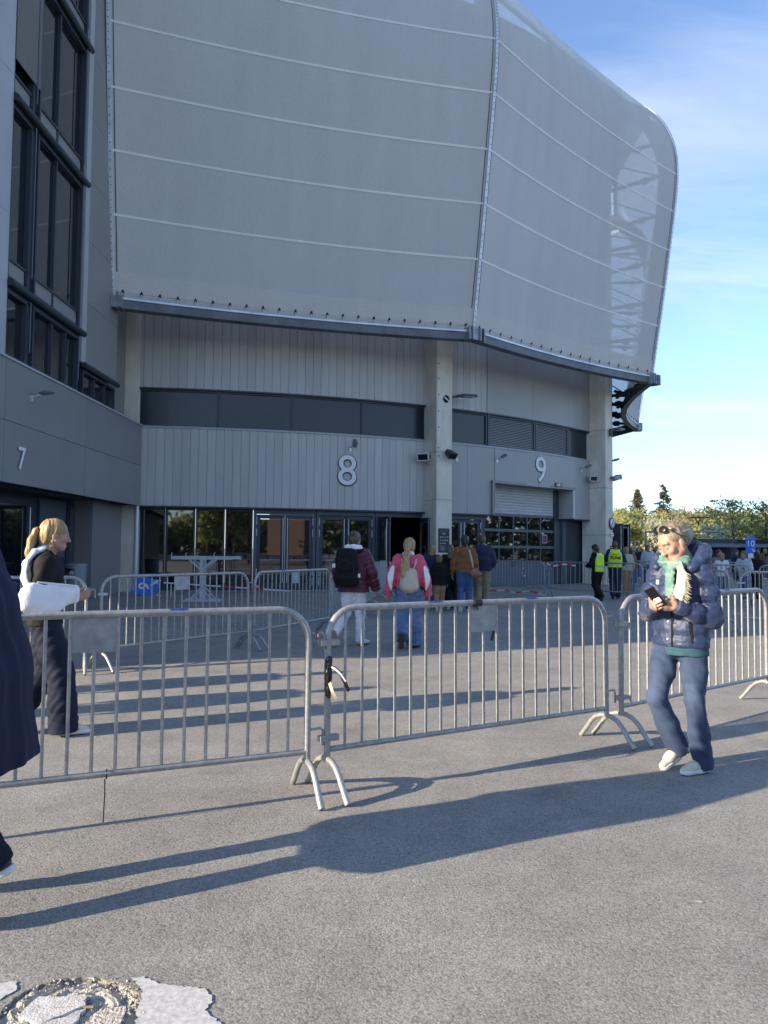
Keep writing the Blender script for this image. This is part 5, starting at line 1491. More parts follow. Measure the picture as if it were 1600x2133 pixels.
# --- the two stewards
def vest(root, sc, seed, r=(0.165, 0.165, 0.172), hem=0.93):
    s = SDF(0.013, 0.05, (0.004, 24, seed), sc)
    for sx in (-0.06, 0, 0.06): s.chain([(sx, -0.01, hem - 0.02), (sx, -0.01, 1.1), (sx, -0.012, 1.29)], [r[2], r[1], r[0]], ((0, 1, 0), 0.86))
    s.cap((-0.12, -0.01, 1.37), (0.12, -0.01, 1.37), 0.075)
    s.cut((0, 0, hem), (0, 0, -1)).cut((0.2, 0, 0), (1, 0, 0)).cut((-0.2, 0, 0), (-1, 0, 0))
    s.cap((0, 0.02, 1.42), (0, 0.02, 1.6), 0.075, 0.09, sub=True)
    return s.build('safety_vest', 'vest', root)
v1, *_ , s1 = figure('steward in a black hat, her yellow vest over a black hooded jacket', (6.42, 22.55, 0), rad(38), 1.68,
    pose=dict(walk, elL=(-0.24, 0.03, 1.1), wrL=(-0.15, 0.25, 1.05), elR=(0.24, 0.0, 1.1), wrR=(0.17, 0.2, 0.98), head=(0, 0.075, 1.57), pitch=15), trousers=dict(mat='black_cloth', r=(0.115, 0.095, 0.09)), shoes=('shoe_dark', 'shoe_dark'),
    top=dict(mat='black_cloth', r=(0.155, 0.155, 0.165), flat=0.85, hem=0.78, arm=(0.09, 0.08, 0.065)), fine=1.25, detail=False,
    hair=hair_cap('dark_hair', vol=1.5, seed=3, back=[((0.05, -0.02, -0.06), (0.05, 0.02, -0.2), 0.05, 0.03)]))[0:4]
v1v = vest(v1, 1.68 / 1.7, 3, hem=0.88)
v2, j5, sc5, _h = figure('steward with short grey hair, back turned, lettering on his yellow vest', (7.25, 23.5, 0), rad(-12), 1.80,
    pose=dict(walk, wrR=(0.2, 0.22, 1.0), elR=(0.26, 0.02, 1.1), wrL=(-0.2, 0.22, 1.0), elL=(-0.26, 0.02, 1.1), pitch=6), trousers=dict(mat='navy_cloth', r=(0.105, 0.085, 0.08)), shoes=('shoe_dark', 'shoe_dark'),
    top=dict(mat='navy_cloth', r=(0.158, 0.155, 0.160), flat=0.85, hem=0.84, arm=(0.086, 0.078, 0.062), fem=False), fine=1.25, detail=False, hair=hair_cap('brown_hair', vol=0.3, seed=4))
v2v = vest(v2, sc5, 5)
for rt, vv, sc_, sd in ((v2, v2v, sc5, -1), (v1, v1v, 1.68 / 1.7, -1)):
    tv = bvh(vv)
    ribbon(tv, [(-0.19 * sc_, 1.04 * sc_), (0, 1.035 * sc_), (0.19 * sc_, 1.04 * sc_)], 0.06, -1, 0.006, 14, (0, 1)).build('reflective_band', 'reflective', vv)
    for sx in (-1, 1): ribbon(tv, [(sx * 0.13 * sc_, 1.39 * sc_), (sx * 0.135 * sc_, 1.28 * sc_)], 0.055, -1, 0.006, 5).build('reflective_band', 'reflective', vv)
tv = bvh(v2v)
yb = min(q_.y for q_ in hug(tv, [(x / 40, 1.21 * sc5) for x in range(-5, 6)], -1, 0.006))
me = text_mesh('TUNE', 0.125, 0.002, 0.004); me.materials.append(M['black'])
link('lettering', me, None, v2v, Matrix.Translation((0, yb - 0.002, 1.205 * sc5)) @ Matrix.Rotation(rad(90), 4, 'X'))
MB().tube([(-0.09, yb - 0.004, 1.315 * sc5), (-0.05, yb - 0.004, 1.33 * sc5), (0.0, yb - 0.004, 1.31 * sc5), (0.05, yb - 0.004, 1.325 * sc5)], 0.012, 6).build('emblem', 'orange', v2v)

# --- waiting crowd beyond the barriers
rg = random.Random(11)
def bystander(label, x, y, H, rz, top_m, tr_m, hair_m, long=False, short=False, extra=None, group='people waiting beyond the barriers', arms=None, fine=1.9):
    ps = dict(arms or {})
    return figure(label, (x, y, 0), rad(rz), H, pose=ps, trousers=dict(mat=tr_m, r=(0.105, 0.085, 0.08)), shoes=('shoe_white', 'shoe_white'),
        top=dict(mat=top_m, r=(0.155, 0.152, 0.160), flat=0.85, hem=0.86, arm=(0.082, 0.074, 0.056), short=short), fine=fine, detail=fine < 1.7, group=group,
        hair=hair_cap(hair_m, seed=rg.randint(1, 50), vol=1.0, back=[((0, -0.07, -0.02), (0.0, -0.08, -0.2), 0.07, 0.05)] if long else None))
fold = dict(elR=(0.25, 0.02, 1.1), wrR=(-0.02, 0.22, 1.12), elL=(-0.25, 0.02, 1.1), wrL=(0.05, 0.24, 1.06))
phone_arm = dict(elR=(0.26, 0.08, 1.16), wrR=(0.13, 0.26, 1.3))
bystander('fair haired child in a white T-shirt behind the barrier', 10.55, 23.4, 1.44, 165, 'white_cloth', 'jeans_mid', 'blonde', short=True, fine=1.5)
bystander('fair woman in a pale blue jacket with folded arms', 11.0, 22.9, 1.52, 130, 'pale_cloth', 'jeans_blue', 'long_brown', True, arms=fold, fine=1.5)
bystander('man with dark glasses standing behind the child in white', 10.85, 24.3, 1.55, 190, 'grey_cloth', 'jeans_dark', 'brown_hair', fine=1.5)
bystander('person in black with the back turned beside the pale blue jacket', 11.55, 23.2, 1.50, 10, 'black_cloth', 'black_cloth', 'dark_hair', fine=1.5)
bystander('small dark haired child in pink next to the white T-shirt', 10.95, 24.9, 1.28, 180, 'pink', 'jeans_mid', 'dark_hair', True)
bystander('person in grey green at the right picture edge', 12.7, 24.4, 1.62, 150, 'grey_cloth', 'jeans_mid', 'brown_hair')
bystander('person in a beige coat just beyond the stewards', 8.35, 25.8, 1.62, 15, 'cream', 'tan', 'blonde', True)
bystander('person in a brown jacket just beyond the beige coat', 8.75, 26.6, 1.62, 30, 'rust_knit', 'jeans_mid', 'brown_hair', True)
tops = ['purple', 'white_cloth', 'black_cloth', 'navy_cloth', 'black_cloth', 'pale_cloth', 'pink', 'grey_cloth', 'navy_cloth', 'white_cloth', 'black_cloth', 'rust_knit', 'black_cloth', 'pale_cloth', 'navy_cloth', 'grey_cloth', 'cream', 'black_cloth', 'white_cloth', 'purple', 'navy_cloth', 'black_cloth']
words = {'purple': 'purple', 'white_cloth': 'white', 'black_cloth': 'black', 'navy_cloth': 'navy', 'pale_cloth': 'pale blue', 'pink': 'pink', 'grey_cloth': 'grey', 'rust_knit': 'brown', 'cream': 'cream'}
seen_w = {}
order = ['first', 'second', 'third', 'fourth', 'fifth', 'sixth']
for k, tm in enumerate(tops):
    u = k / (len(tops) - 1)
    x = 12.6 + 13.4 * u + rg.uniform(-0.3, 0.3); y = 39.0 + 5 * math.sin(k * 2.3) + rg.uniform(-1, 1)
    if u < 0.36: x = (0.323 + 0.05 * u / 0.36) * y + rg.uniform(-0.2, 0.2)
    w_ = words[tm]; n_ = seen_w.get(w_, 0); seen_w[w_] = n_ + 1
    bystander('%s distant waiting person in a %s top, counting from the stewards' % (order[n_], w_), x, y, rg.uniform(1.52, 1.80), rg.uniform(0, 360), tm, rg.choice(['jeans_mid', 'jeans_dark', 'black_cloth', 'jeans_blue']), rg.choice(['brown_hair', 'dark_hair', 'blonde', 'long_brown']), rg.random() < 0.5, fine=2.4)
# two walkers outside the frame on the left, whose long shadows cross the asphalt
for k, (x, y) in enumerate(((-5.3, 6.95), (-4.95, 5.95))):
    bystander(('walker outside the left picture edge casting the upper long shadow', 'walker outside the left picture edge casting the lower long shadow')[k], x, y, 1.72, -70, 'grey_cloth', 'jeans_dark', 'brown_hair', group='walkers outside the frame', fine=2.0)
# ------------------------------------------------------------------ numbers, lamps, cameras and signs on the building
def numeral(txt, size, mtx, label, dark=True):
    t = thing('house_number', label, 'number sign')
    t.matrix_world = mtx
    R90 = Matrix.Rotation(rad(90), 4, 'X')
    me = text_mesh(txt, size, 0.008, 0.004 * size); me.materials.append(M['white'])
    link('numeral', me, None, t, Matrix.Translation((0, -0.032, 0)) @ R90)
    if dark:
        me = text_mesh(txt, size, 0.008, 0.022 * size); me.materials.append(M['black'])
        link('outline', me, None, t, Matrix.Translation((0.012, -0.014, -0.01)) @ R90)
    return t
numeral('8', 1.52, FR(R0 + 0.004, -69.87, 4.22), 'white numeral 8 above the entrance doors')
numeral('9', 1.50, FR(R0 + 0.004, -50.4, 4.78), 'white numeral 9 above the garage door')
numeral('7', 0.72, Matrix(((0, -1, 0, WX + 0.0), (1, 0, 0, 16.68), (0, 0, 1, 3.42), (0, 0, 0, 1))), 'white numeral 7 on the wing wall', False)
def wall_lamp(mtx, label, tilt=35):
    t = thing('wall_lamp', label, 'lamp'); t.matrix_world = mtx
    MB().box((0, -0.02, 0), (0.10, 0.04, 0.16)).tube([(0, -0.03, 0.03), (0, -0.12, 0.06), (0.03, -0.20, 0.10)], 0.02, 8).build('bracket', 'silver', t)
    s = SDF(0.02, 0.02); s.ell((0, 0, 0), (0.10, 0.24, 0.055))
    s.build('head', 'steel', t, Matrix.Translation((0.06, -0.34, 0.16)) @ Matrix.Rotation(rad(-18), 4, 'Z') @ Matrix.Rotation(rad(-tilt), 4, 'X'))
    return t
wall_lamp(FR(R0, -69.62, 5.05), 'small wall lamp above the numeral 8')
wall_lamp(FR(R0, -55.9, 5.02), 'wall lamp between the grey pillar and the numeral 9', 12)
wall_lamp(FR(R0, -43.9, 5.05), 'wall lamp nearest the right concrete pillar', 12)
wall_lamp(Matrix(((0, -1, 0, WX), (1, 0, 0, 17.1), (0, 0, 1, 4.88), (0, 0, 0, 1))), 'flat wall lamp on the wing above the numeral 7', 2)
def flood(mtx, label, m='white_dim', yaw=0, pitch=20, s_=1.0):
    t = thing('floodlight', label, 'floodlight'); t.matrix_world = mtx
    MB().tube([(0, 0, 0), (0, -0.16, 0)], 0.022, 8).box((0, -0.01, 0), (0.09, 0.03, 0.10)).build('bracket', 'steel_dark', t)
    hm = Matrix.Translation((0, -0.24, 0)) @ Matrix.Rotation(rad(yaw), 4, 'Z') @ Matrix.Rotation(rad(pitch), 4, 'X') @ Matrix.Scale(s_, 4)
    w, h, d = 0.21, 0.17, 0.20
    b = MB()
    b.add([(-w, -d, -h * .75), (w, -d, -h * .75), (w, -d, h * .75), (-w, -d, h * .75), (-w * .62, d, -h * .5), (w * .62, d, -h * .5), (w * .62, d, h * .5), (-w * .62, d, h * .5)],
          [(4, 5, 6, 7)[::-1], (0, 1, 5, 4), (1, 2, 6, 5), (2, 3, 7, 6), (3, 0, 4, 7)])
    for a, c in (((-w, -d, -h * .75), (w, -d, -h * .75)), ((-w, -d, h * .75), (w, -d, h * .75)), ((-w, -d, -h * .75), (-w, -d, h * .75)), ((w, -d, -h * .75), (w, -d, h * .75))): b.bar(a, c, 0.035, 0.035)
    b.build('housing', m, t, hm)
    MB().box((0, -d + 0.015, 0), (2 * w - 0.03, 0.01, 1.5 * h - 0.03)).build('lens', 'plastic_black', t, hm)
    return t
c8 = FR(R0 + 0.75, -62.4, 0); c9 = FR(R0 + 0.75, -41.3, 0)
LEFT = Matrix.Rotation(rad(-90), 4, 'Z')
flood(c8 @ Matrix.Translation((-0.34, 0.45, 4.92)) @ LEFT, 'white floodlight reaching left from the grey middle pillar', 'white', 40, 18)
flood(c8 @ Matrix.Translation((0.10, 0.0, 4.98)), 'dark square floodlight on the front of the middle pillar', 'steel_dark', 12, 40, 0.85)
def cctv(mtx, label, yaw):
    t = thing('security_camera', label, 'camera'); t.matrix_world = mtx
    MB().tube([(0, 0, 0), (0, -0.1, 0), (0, -0.16, -0.05)], 0.02, 8).build('bracket', 'white_dim', t)
    hm = Matrix.Translation((0.03, -0.2, -0.08)) @ Matrix.Rotation(rad(yaw), 4, 'Z') @ Matrix.Rotation(rad(25), 4, 'X')
    MB().tube([(0, 0.16, 0), (0, -0.18, 0)], 0.065, 12).build('body', 'white', t, hm)
    MB().box((0, -0.02, 0.075), (0.15, 0.42, 0.012)).build('sunshield', 'white', t, hm)
    return t
cctv(c8 @ Matrix.Translation((0.34, 0.15, 4.95)) @ Matrix.Rotation(rad(90), 4, 'Z'), 'white security camera on the right side of the middle pillar', 20)
flood(c9 @ Matrix.Translation((-0.34, 0.55, 4.72)) @ LEFT, 'white floodlight on the left face of the right pillar', 'white_dim', 55, 8, 0.85)
flood(c9 @ Matrix.Translation((0.2, 0.0, 4.78)), 'grey floodlight hooded on the right pillar against the sky', 'steel', 70, -10, 0.8)
def arm_lamp(mtx, label, reach=1.0):
    t = thing('street_lamp', label, 'lamp'); t.matrix_world = mtx
    MB().tube([(0, 0, -0.28), (0, 0, 0.06)], 0.07, 10).tube([(0, 0, 0.02), (0.22, -0.02, 0.06), (0.34, -0.04, 0.08)], 0.045, 8).build('arm', 'steel_dark', t)
    s = MB().prism([Vector(p) for p in ((0.28, -0.14, 0.06), (0.46, -0.24, 0.09), (1.02, -0.22, 0.12), (1.18, -0.05, 0.13), (1.02, 0.14, 0.12), (0.46, 0.16, 0.09), (0.28, 0.06, 0.06))], (0, 0, 0.07))
    s.build('head', 'steel_dark', t)
    MB().prism([Vector(p) for p in ((0.50, -0.18, 0.066), (0.98, -0.17, 0.09), (0.98, 0.09, 0.09), (0.50, 0.11, 0.066))], (0, 0, 0.02)).build('lens', 'steel', t)
    return t
arm_lamp(c8 @ Matrix.Translation((0.42, 0.25, 7.15)), 'black flat street lamp arm on the middle pillar')
arm_lamp(c9 @ Matrix.Translation((-0.02, -0.10, 6.9)), 'black lamp arm under the screen on the right pillar')
for k, (z, m_) in enumerate(((4.62, 'silver'), (5.55, 'silver'))):
    wall_lamp(FR(R0 + 0.2, -39.0 + 0.2 * k, z), ('thin wall lamp sticking out past the right pillar, lower', 'thin wall lamp sticking out past the right pillar, upper')[k], 8)
# small plate above the garage door
t = thing('wall_sign', 'small gold and white lettered plate above the garage door', 'sign'); t.matrix_world = FR(R0 + 0.004, -47.75, 4.28)
MB().box((0, -0.02, 0), (0.5, 0.03, 0.16)).build('plate', 'black', t)
M['gold'] = mat('gold', (0.55, 0.36, 0.13), 0.5)
for k, (x, w_, m_) in enumerate(((-0.19, 0.05, 'gold'), (-0.09, 0.07, 'white'), (0.02, 0.09, 'white'), (0.11, 0.04, 'gold'), (0.18, 0.05, 'gold'))):
    MB().box((x, -0.04, 0), (w_, 0.008, 0.12)).build('letter', m_, t)
# round sign, grey badge, notices
t = thing('round_sign', 'round white no stopping sign with a dark ring on the right pillar', 'sign'); t.matrix_world = c9 @ Matrix.Translation((0.18, -0.03, 2.72))
RX = Matrix.Rotation(rad(90), 4, 'X')
MB().lathe([(0, 0), (0.27, 0), (0.27, 0.02), (0, 0.02)], n=28).build('disc', 'steel_dark', t, RX)
MB().lathe([(0, 0.022), (0.22, 0.022), (0.22, 0.026), (0, 0.026)], n=28).build('face', 'white', t, RX)
MB().boxm(Matrix.Translation((0, -0.03, 0)) @ Matrix.Rotation(rad(40), 4, 'Y'), (0.04, 0.006, 0.44)).build('bar', 'steel_dark', t)
MB().box((0, -0.01, -0.50), (0.30, 0.02, 0.16)).build('plate', 'white', t)
MB().box((0, -0.022, -0.50), (0.22, 0.006, 0.02)).build('print', 'black', t)
t = thing('notice', 'small dark notice low on the right pillar beside the steward', 'notice'); t.matrix_world = c9 @ Matrix.Translation((0.18, -0.012, 1.55))
MB().box((0, 0, 0), (0.26, 0.02, 0.36)).build('plate', 'panel_dark', t); MB().box((0, -0.012, 0.1), (0.2, 0.004, 0.03)).build('print', 'white_dim', t)
t = thing('round_badge', 'small black and white round badge high on the middle pillar', 'badge'); t.matrix_world = c8 @ Matrix.Translation((0.06, -0.012, 7.02))
MB().lathe([(0, 0), (0.14, 0), (0.14, 0.01), (0, 0.01)], n=18).build('disc', 'black', t, RX)
MB().boxm(Matrix.Translation((0, -0.014, 0)) @ Matrix.Rotation(rad(35), 4, 'Y'), (0.26, 0.006, 0.05)).build('stripe', 'white_dim', t)
# house rules poster on the middle pillar
M['poster'] = mat('poster', (0.022, 0.026, 0.045), 0.45)
M['poster_blue'] = mat('poster_blue', (0.05, 0.28, 0.55), 0.5)
t = thing('poster', 'dark rules poster with rows of white icons on the middle pillar', 'poster'); t.matrix_world = c8 @ Matrix.Translation((-0.02, -0.015, 1.82))
MB().box((0, 0, 0), (0.46, 0.02, 0.88)).build('board', 'poster', t)
def flat_text(txt, size, x, z, m, root, y=-0.013, name='lettering'):
    me = text_mesh(txt, size, 0.001); me.materials.append(M[m])
    return link(name, me, None, root, Matrix.Translation((x, y, z)) @ RX)
flat_text('UNITY ARENA', 0.052, 0, 0.345, 'poster_blue', t)
for z_, w_ in ((0.265, 0.18), (0.235, 0.09)): MB().box((0, -0.012, z_), (w_, 0.003, 0.012)).build('text_line', 'white_dim', t)
rgp = random.Random(5)
for r_ in range(3):
    for c_ in range(4 if r_ < 2 else 3):
        x, z = -0.15 + 0.10 * c_, 0.12 - 0.11 * r_
        k = (r_ * 4 + c_) % 3
        b_ = MB()
        if k == 0: b_.box((x, -0.013, z), (0.045, 0.004, 0.028)).box((x + 0.015, -0.013, z + 0.02), (0.015, 0.004, 0.02))
        elif k == 1: b_.prism([Vector((x + 0.022 * math.cos(a), -0.011, z + 0.022 * math.sin(a))) for a in [q * math.pi / 5 for q in range(10)]], (0, -0.004, 0))
        else: b_.prism([Vector((x - 0.024, -0.011, z - 0.02)), Vector((x + 0.024, -0.011, z - 0.02)), Vector((x, -0.011, z + 0.026))], (0, -0.004, 0))
        b_.build('icon', 'white_dim', t)
for k in range(6): MB().box((-0.06 + 0.02 * (k % 2), -0.012, -0.20 - 0.035 * k), (0.24 - 0.05 * (k % 3), 0.003, 0.012)).build('text_line', 'steel', t)
# notice in a garage pane, yellow sticker, intercom
M['red_sign'] = mat('red_sign', (0.35, 0.03, 0.05), 0.5)
t = thing('notice', 'small white framed notice with red lines behind the garage pane', 'notice'); t.matrix_world = frG @ Matrix.Translation((x0 + GW * 0.3, -0.012, 1.98))
MB().box((0, 0, 0), (0.32, 0.012, 0.36)).build('frame', 'white_dim', t); MB().box((0, -0.008, 0), (0.27, 0.006, 0.31)).build('sheet', 'poster', t)
for z in (0.05, -0.05): MB().box((0, -0.012, z), (0.22, 0.004, 0.06)).build('text_line', 'red_sign', t)
M['yellow'] = mat('yellow', (0.75, 0.50, 0.03), 0.5)
t = thing('sticker', 'yellow warning sticker on the dark service door', 'sticker', (GX + 0.078, 22.89, 1.62))
MB().box((0, 0, 0), (0.004, 0.20, 0.30)).build('sheet', 'yellow', t)
for k in range(3): MB().box((0.004, 0, -0.02 - 0.045 * k), (0.003, 0.15, 0.014)).build('text_line', 'black', t)
MB().prism([Vector((0.002, -0.05, 0.05)), Vector((0.002, 0.05, 0.05)), Vector((0.002, 0, 0.12))], (0.004, 0, 0)).build('symbol', 'black', t)

# ------------------------------------------------------------------ things standing about
M['bin_grey'] = mat('bin_grey', (0.22, 0.25, 0.28), 0.5, var=0.1, vscale=6)
t = thing('litter_bin', 'grey round litter bin behind the arm sling', 'bin', (-8.35, 20.4, 0), rad(-25))
MB().lathe([(0.0, 0.0), (0.25, 0.0), (0.255, 0.03), (0.26, 0.62)], n=28).build('body', 'bin_grey', t)
hood = MB(); N = 28
for k in range(N):
    a0, a1 = 2 * math.pi * k / N, 2 * math.pi * (k + 1) / N
    mid = math.degrees((a0 + a1) / 2) % 360
    if 225 < mid < 315: segs = ((0.62, 0.66), (0.90, 0.98))
    else: segs = ((0.62, 0.98),)
    for z0, z1 in segs:
        hood.add([(0.27 * math.cos(a0), 0.27 * math.sin(a0), z0), (0.27 * math.cos(a1), 0.27 * math.sin(a1), z0), (0.27 * math.cos(a1), 0.27 * math.sin(a1), z1), (0.27 * math.cos(a0), 0.27 * math.sin(a0), z1)], [(0, 1, 2, 3)], True)
hood.lathe([(0.285, 0.975), (0.29, 1.0), (0.27, 1.02), (0.0, 1.03)], n=28)
hood.build('hood', 'bin_grey', t)
MB().lathe([(0.0, 0.70), (0.24, 0.70)], n=20).build('liner', 'black', t)
s = SDF(0.02, 0.02, (0.02, 40, 2)); s.ell((0.03, -0.15, 0.78), (0.10, 0.07, 0.07)); s.build('rubbish', 'white_dim', t)
# blue direction board propped askew
M['sign_blue'] = mat('sign_blue', (0.005, 0.16, 0.62), 0.45, var=0.06)
t = thing('direction_sign', 'blue direction board with a white 9 and arrow lying on its side', 'sign')
t.matrix_world = Matrix.Translation((-7.25, 23.0, 0.30)) @ Matrix.Rotation(rad(10), 4, 'Z') @ Matrix.Rotation(rad(-12), 4, 'X') @ Matrix.Rotation(rad(5), 4, 'Y')
MB().prism([Vector((-0.46, 0, -0.27)), Vector((0.30, 0, -0.30)), Vector((0.42, 0, 0.22)), Vector((-0.33, 0, 0.29))], (0, 0.02, 0)).build('board', 'sign_blue', t)
me = text_mesh('9', 0.46, 0.002, 0.006); me.materials.append(M['white']); link('numeral', me, None, t, Matrix.Translation((-0.05, -0.006, -0.02)) @ RX @ Matrix.Rotation(rad(82), 4, 'Z'))
MB().bar((0.12, -0.006, 0.02), (0.28, -0.006, 0.16), 0.006, 0.055, (1, 0, -1)).prism([Vector((0.19, -0.004, 0.17)), Vector((0.33, -0.004, 0.22)), Vector((0.31, -0.004, 0.07))], (0, -0.005, 0)).build('arrow', 'white', t)
me = text_mesh('INNGANG', 0.075, 0.001); me.materials.append(M['white']); link('lettering', me, None, t, Matrix.Translation((-0.355, -0.006, 0.0)) @ RX @ Matrix.Rotation(rad(80), 4, 'Z'))
MB().bar((0.33, 0.01, -0.27), (0.47, 0.0, -0.29), 0.02, 0.08).build('foot', 'white', t)
# white steel trestle
M['trestle'] = mat('trestle', (0.50, 0.52, 0.55), 0.5, var=0.12, vscale=6)
t = thing('trestle', 'pale grey steel trestle standing before the glass front', 'trestle', (-4.95, 20.6, 0), rad(4))
for y in (-0.28, 0.30):
    MB().box((0, y, 0.62), (0.075, 0.05, 1.14)).build('post', 'trestle', t)
    MB().box((0, y, 0.05), (1.05, 0.06, 0.05)).build('foot', 'trestle', t)
    for s_ in (-1, 1):
        MB().bar((s_ * 0.30, y, 0.07), (0, y, 0.42), 0.035, 0.035).build('brace', 'trestle', t)
        MB().bar((s_ * 0.32, y, 1.16), (0, y, 0.88), 0.035, 0.045).build('brace', 'trestle', t)
MB().box((0.0, -0.28, 1.21), (1.62, 0.06, 0.09)).build('top_rail', 'trestle', t)
MB().box((0.25, 0.30, 1.21), (1.5, 0.06, 0.09)).build('top_rail', 'trestle', t)
MB().box((0, 0.01, 0.50), (0.06, 0.56, 0.09)).build('stretcher', 'trestle', t)
for x in (-0.80, -0.42, -0.12, 0.33): MB().tube([(x, -0.28, 1.25), (x, -0.28, 1.33), (x + 0.03, -0.28, 1.35)], 0.012, 6).build('pin', 'silver', t)
# striped pole lying along the foot of the glass
t = thing('striped_pole', 'thin white and red pole lying along the glass front', 'pole')
for k in range(9):
    a = Vector((-6.6, 22.6, 0.42)).lerp(Vector((-2.9, 23.4, 0.16)), k / 9); b = Vector((-6.6, 22.6, 0.42)).lerp(Vector((-2.9, 23.4, 0.16)), (k + 1) / 9)
    MB().tube([a, b], 0.022, 8).build('band', 'red_tape' if k in (4, 6) else 'white', t)
for p in ((-6.4, 22.65, 0.40), (-3.1, 23.36, 0.17)): MB().tube([p, (p[0], p[1], 0.0)], 0.02, 6).build('leg', 'white_dim', t)
# red and white tape at the barriers by the garage
def tape(pts, label, w=0.035, mats=('red_tape', 'white')):
    t = thing('barrier_tape', label, 'tape'); P_ = spline(pts, 24)
    for k in range(24):
        a, b = P_[k], P_[k + 1]; u = Vector((0, 0.3, 1)).normalized() * w / 2
        MB().add([a - u, b - u, b + u, a + u], [(0, 1, 2, 3)]).build('stripe', mats[(k // 3) % 2], t)
tape([(3.75, 26.35, 0.06), (4.2, 26.0, 0.10), (4.5, 25.6, 0.05), (4.9, 25.2, 0.12), (5.3, 24.6, 0.03)], 'red and white tape lying under the barrier at the garage', 0.04)
tape([(4.62, 25.2, 1.1), (4.68, 25.05, 0.95), (4.60, 25.0, 0.75), (4.72, 25.0, 0.62)], 'red and white tape hanging from the barrier at the garage', 0.05)
tape([(5.2, 24.2, 1.12), (5.4, 24.0, 1.0), (5.7, 23.75, 1.06), (6.0, 23.45, 1.02)], 'red and white tape along the barrier beside the steward', 0.05)
tape([(0.10, 23.5, 1.1), (0.35, 23.35, 0.95), (0.42, 23.3, 0.7), (0.30, 23.3, 0.55)], 'loose tape fluttering at the open doors', 0.05)
# bits tied on the front barriers
t = thing('cable_tie', 'black cable tie hanging from the rail of the front barrier', 'cable tie')
bt = Vector((-0.47, 4.58, 0)) - Vector((2.275, 1.035, 0)).normalized() * 1.12
MB().tube([bt + Vector((0.023 * math.cos(a) * 0.4, -0.023 * math.cos(a), 0.27 + 0.023 * math.sin(a))) for a in [k * math.pi / 6 for k in range(12)]], 0.004, 6, closed=True).build('loop', 'black_tape', t)
MB().tube([bt + Vector((0, -0.022, 0.25)), bt + Vector((0.004, -0.028, 0.17)), bt + Vector((-0.004, -0.02, 0.02))], 0.0035, 6).build('tail', 'black_tape', t)
cb = Vector((-0.334, 4.645, 0))
t = thing('torn_tape', 'torn black and white tape wound on the post of the middle barrier', 'tape')
s = SDF(0.006, 0.008, (0.004, 90, 3)); s.chain([cb + Vector((0, 0, 0.60)), cb + Vector((0, 0, 0.74)), cb + Vector((0.004, 0, 0.82))], [0.022, 0.025, 0.022]); s.build('wrap', 'black_tape', t)
def strip(a, b, c, w, m):
    P_ = spline([a, b, c], 8); u = Vector((0.6, 0, 0.5)).normalized() * w / 2
    MB().sheet([[p - u for p in P_], [p + u for p in P_]]).build('strip', m, t)
strip(cb + Vector((0.02, -0.02, 0.78)), cb + Vector((0.075, -0.04, 0.74)), cb + Vector((0.13, -0.03, 0.63)), 0.022, 'black_tape')
strip(cb + Vector((0.022, -0.022, 0.775)), cb + Vector((0.070, -0.046, 0.745)), cb + Vector((0.11, -0.04, 0.69)), 0.010, 'white')
strip(cb + Vector((0.01, -0.025, 0.68)), cb + Vector((0.03, -0.05, 0.63)), cb + Vector((0.055, -0.045, 0.585)), 0.020, 'cream')
t = thing('red_clip', 'red and white plastic clip on the coupling of the front barriers', 'clip')
MB().box((-0.40, 4.615, 0.96), (0.014, 0.014, 0.035)).box((-0.403, 4.612, 0.983), (0.020, 0.020, 0.014)).build('clip', 'red_tape', t); MB().box((-0.397, 4.603, 0.968), (0.009, 0.009, 0.022)).build('tab', 'white', t)
t = thing('black_clamp', 'black clamp on the top rail of the middle barrier', 'clamp')
cd = Vector((2.14, 1.31, 0)).normalized(); cp = Vector((-0.36, 4.63, BH)) + cd * 1.19
MB().tube([cp - cd * 0.03, cp + cd * 0.03], 0.027, 10).build('sleeve', 'plastic_black', t); MB().bar(cp + Vector((0, -0.01, -0.02)), cp + Vector((0.0, -0.02, -0.05)), 0.012, 0.03).build('tab', 'plastic_black', t)
t = thing('tape_scrap', 'small black tape scrap on a bar of the middle barrier', 'tape')
cp2 = Vector((-0.36, 4.63, 0)) + cd * 1.32
MB().bar(cp2 + Vector((0.0, -0.012, 0.86)), cp2 + Vector((0.012, -0.016, 0.93)), 0.004, 0.02).build('scrap', 'black_tape', t)

# ------------------------------------------------------------------ broken manhole surround in the foreground
M['raw_concrete'] = mat('raw_concrete', (0.33, 0.30, 0.255), 0.95, var=0.4, vscale=60, base2=(0.62, 0.585, 0.52), bump=0.8, bscale=90, detail=8)
M['white_chip'] = mat('white_chip', (0.38, 0.38, 0.375), 0.85, var=0.15, vscale=24, base2=(0.58, 0.58, 0.575), bump=0.3, bscale=120)
mh = thing('broken_manhole', 'broken round concrete surround with pale slabs in the asphalt', 'manhole', (PIT[0], PIT[1], 0))
rg = random.Random(8); pit = []
for i in range(16):
    row = []
    for k in range(73):
        a = 2 * math.pi * (k % 72) / 72; r = 0.245 * (1 - i / 15)
        h = -0.016 + 0.009 * math.sin(9 * r * 10 + 3 * math.cos(2 * a)) * (1 if i else 0) + (random.Random(i * 100 + k % 72).uniform(-0.006, 0.009) if 0 < i < 15 else 0) + (0.012 if 4 < i < 9 else 0)
        row.append((r * math.cos(a), r * math.sin(a), min(h, -0.003)))
    pit.append(row)
MB().sheet(pit, False).build('bed', 'raw_concrete', mh)
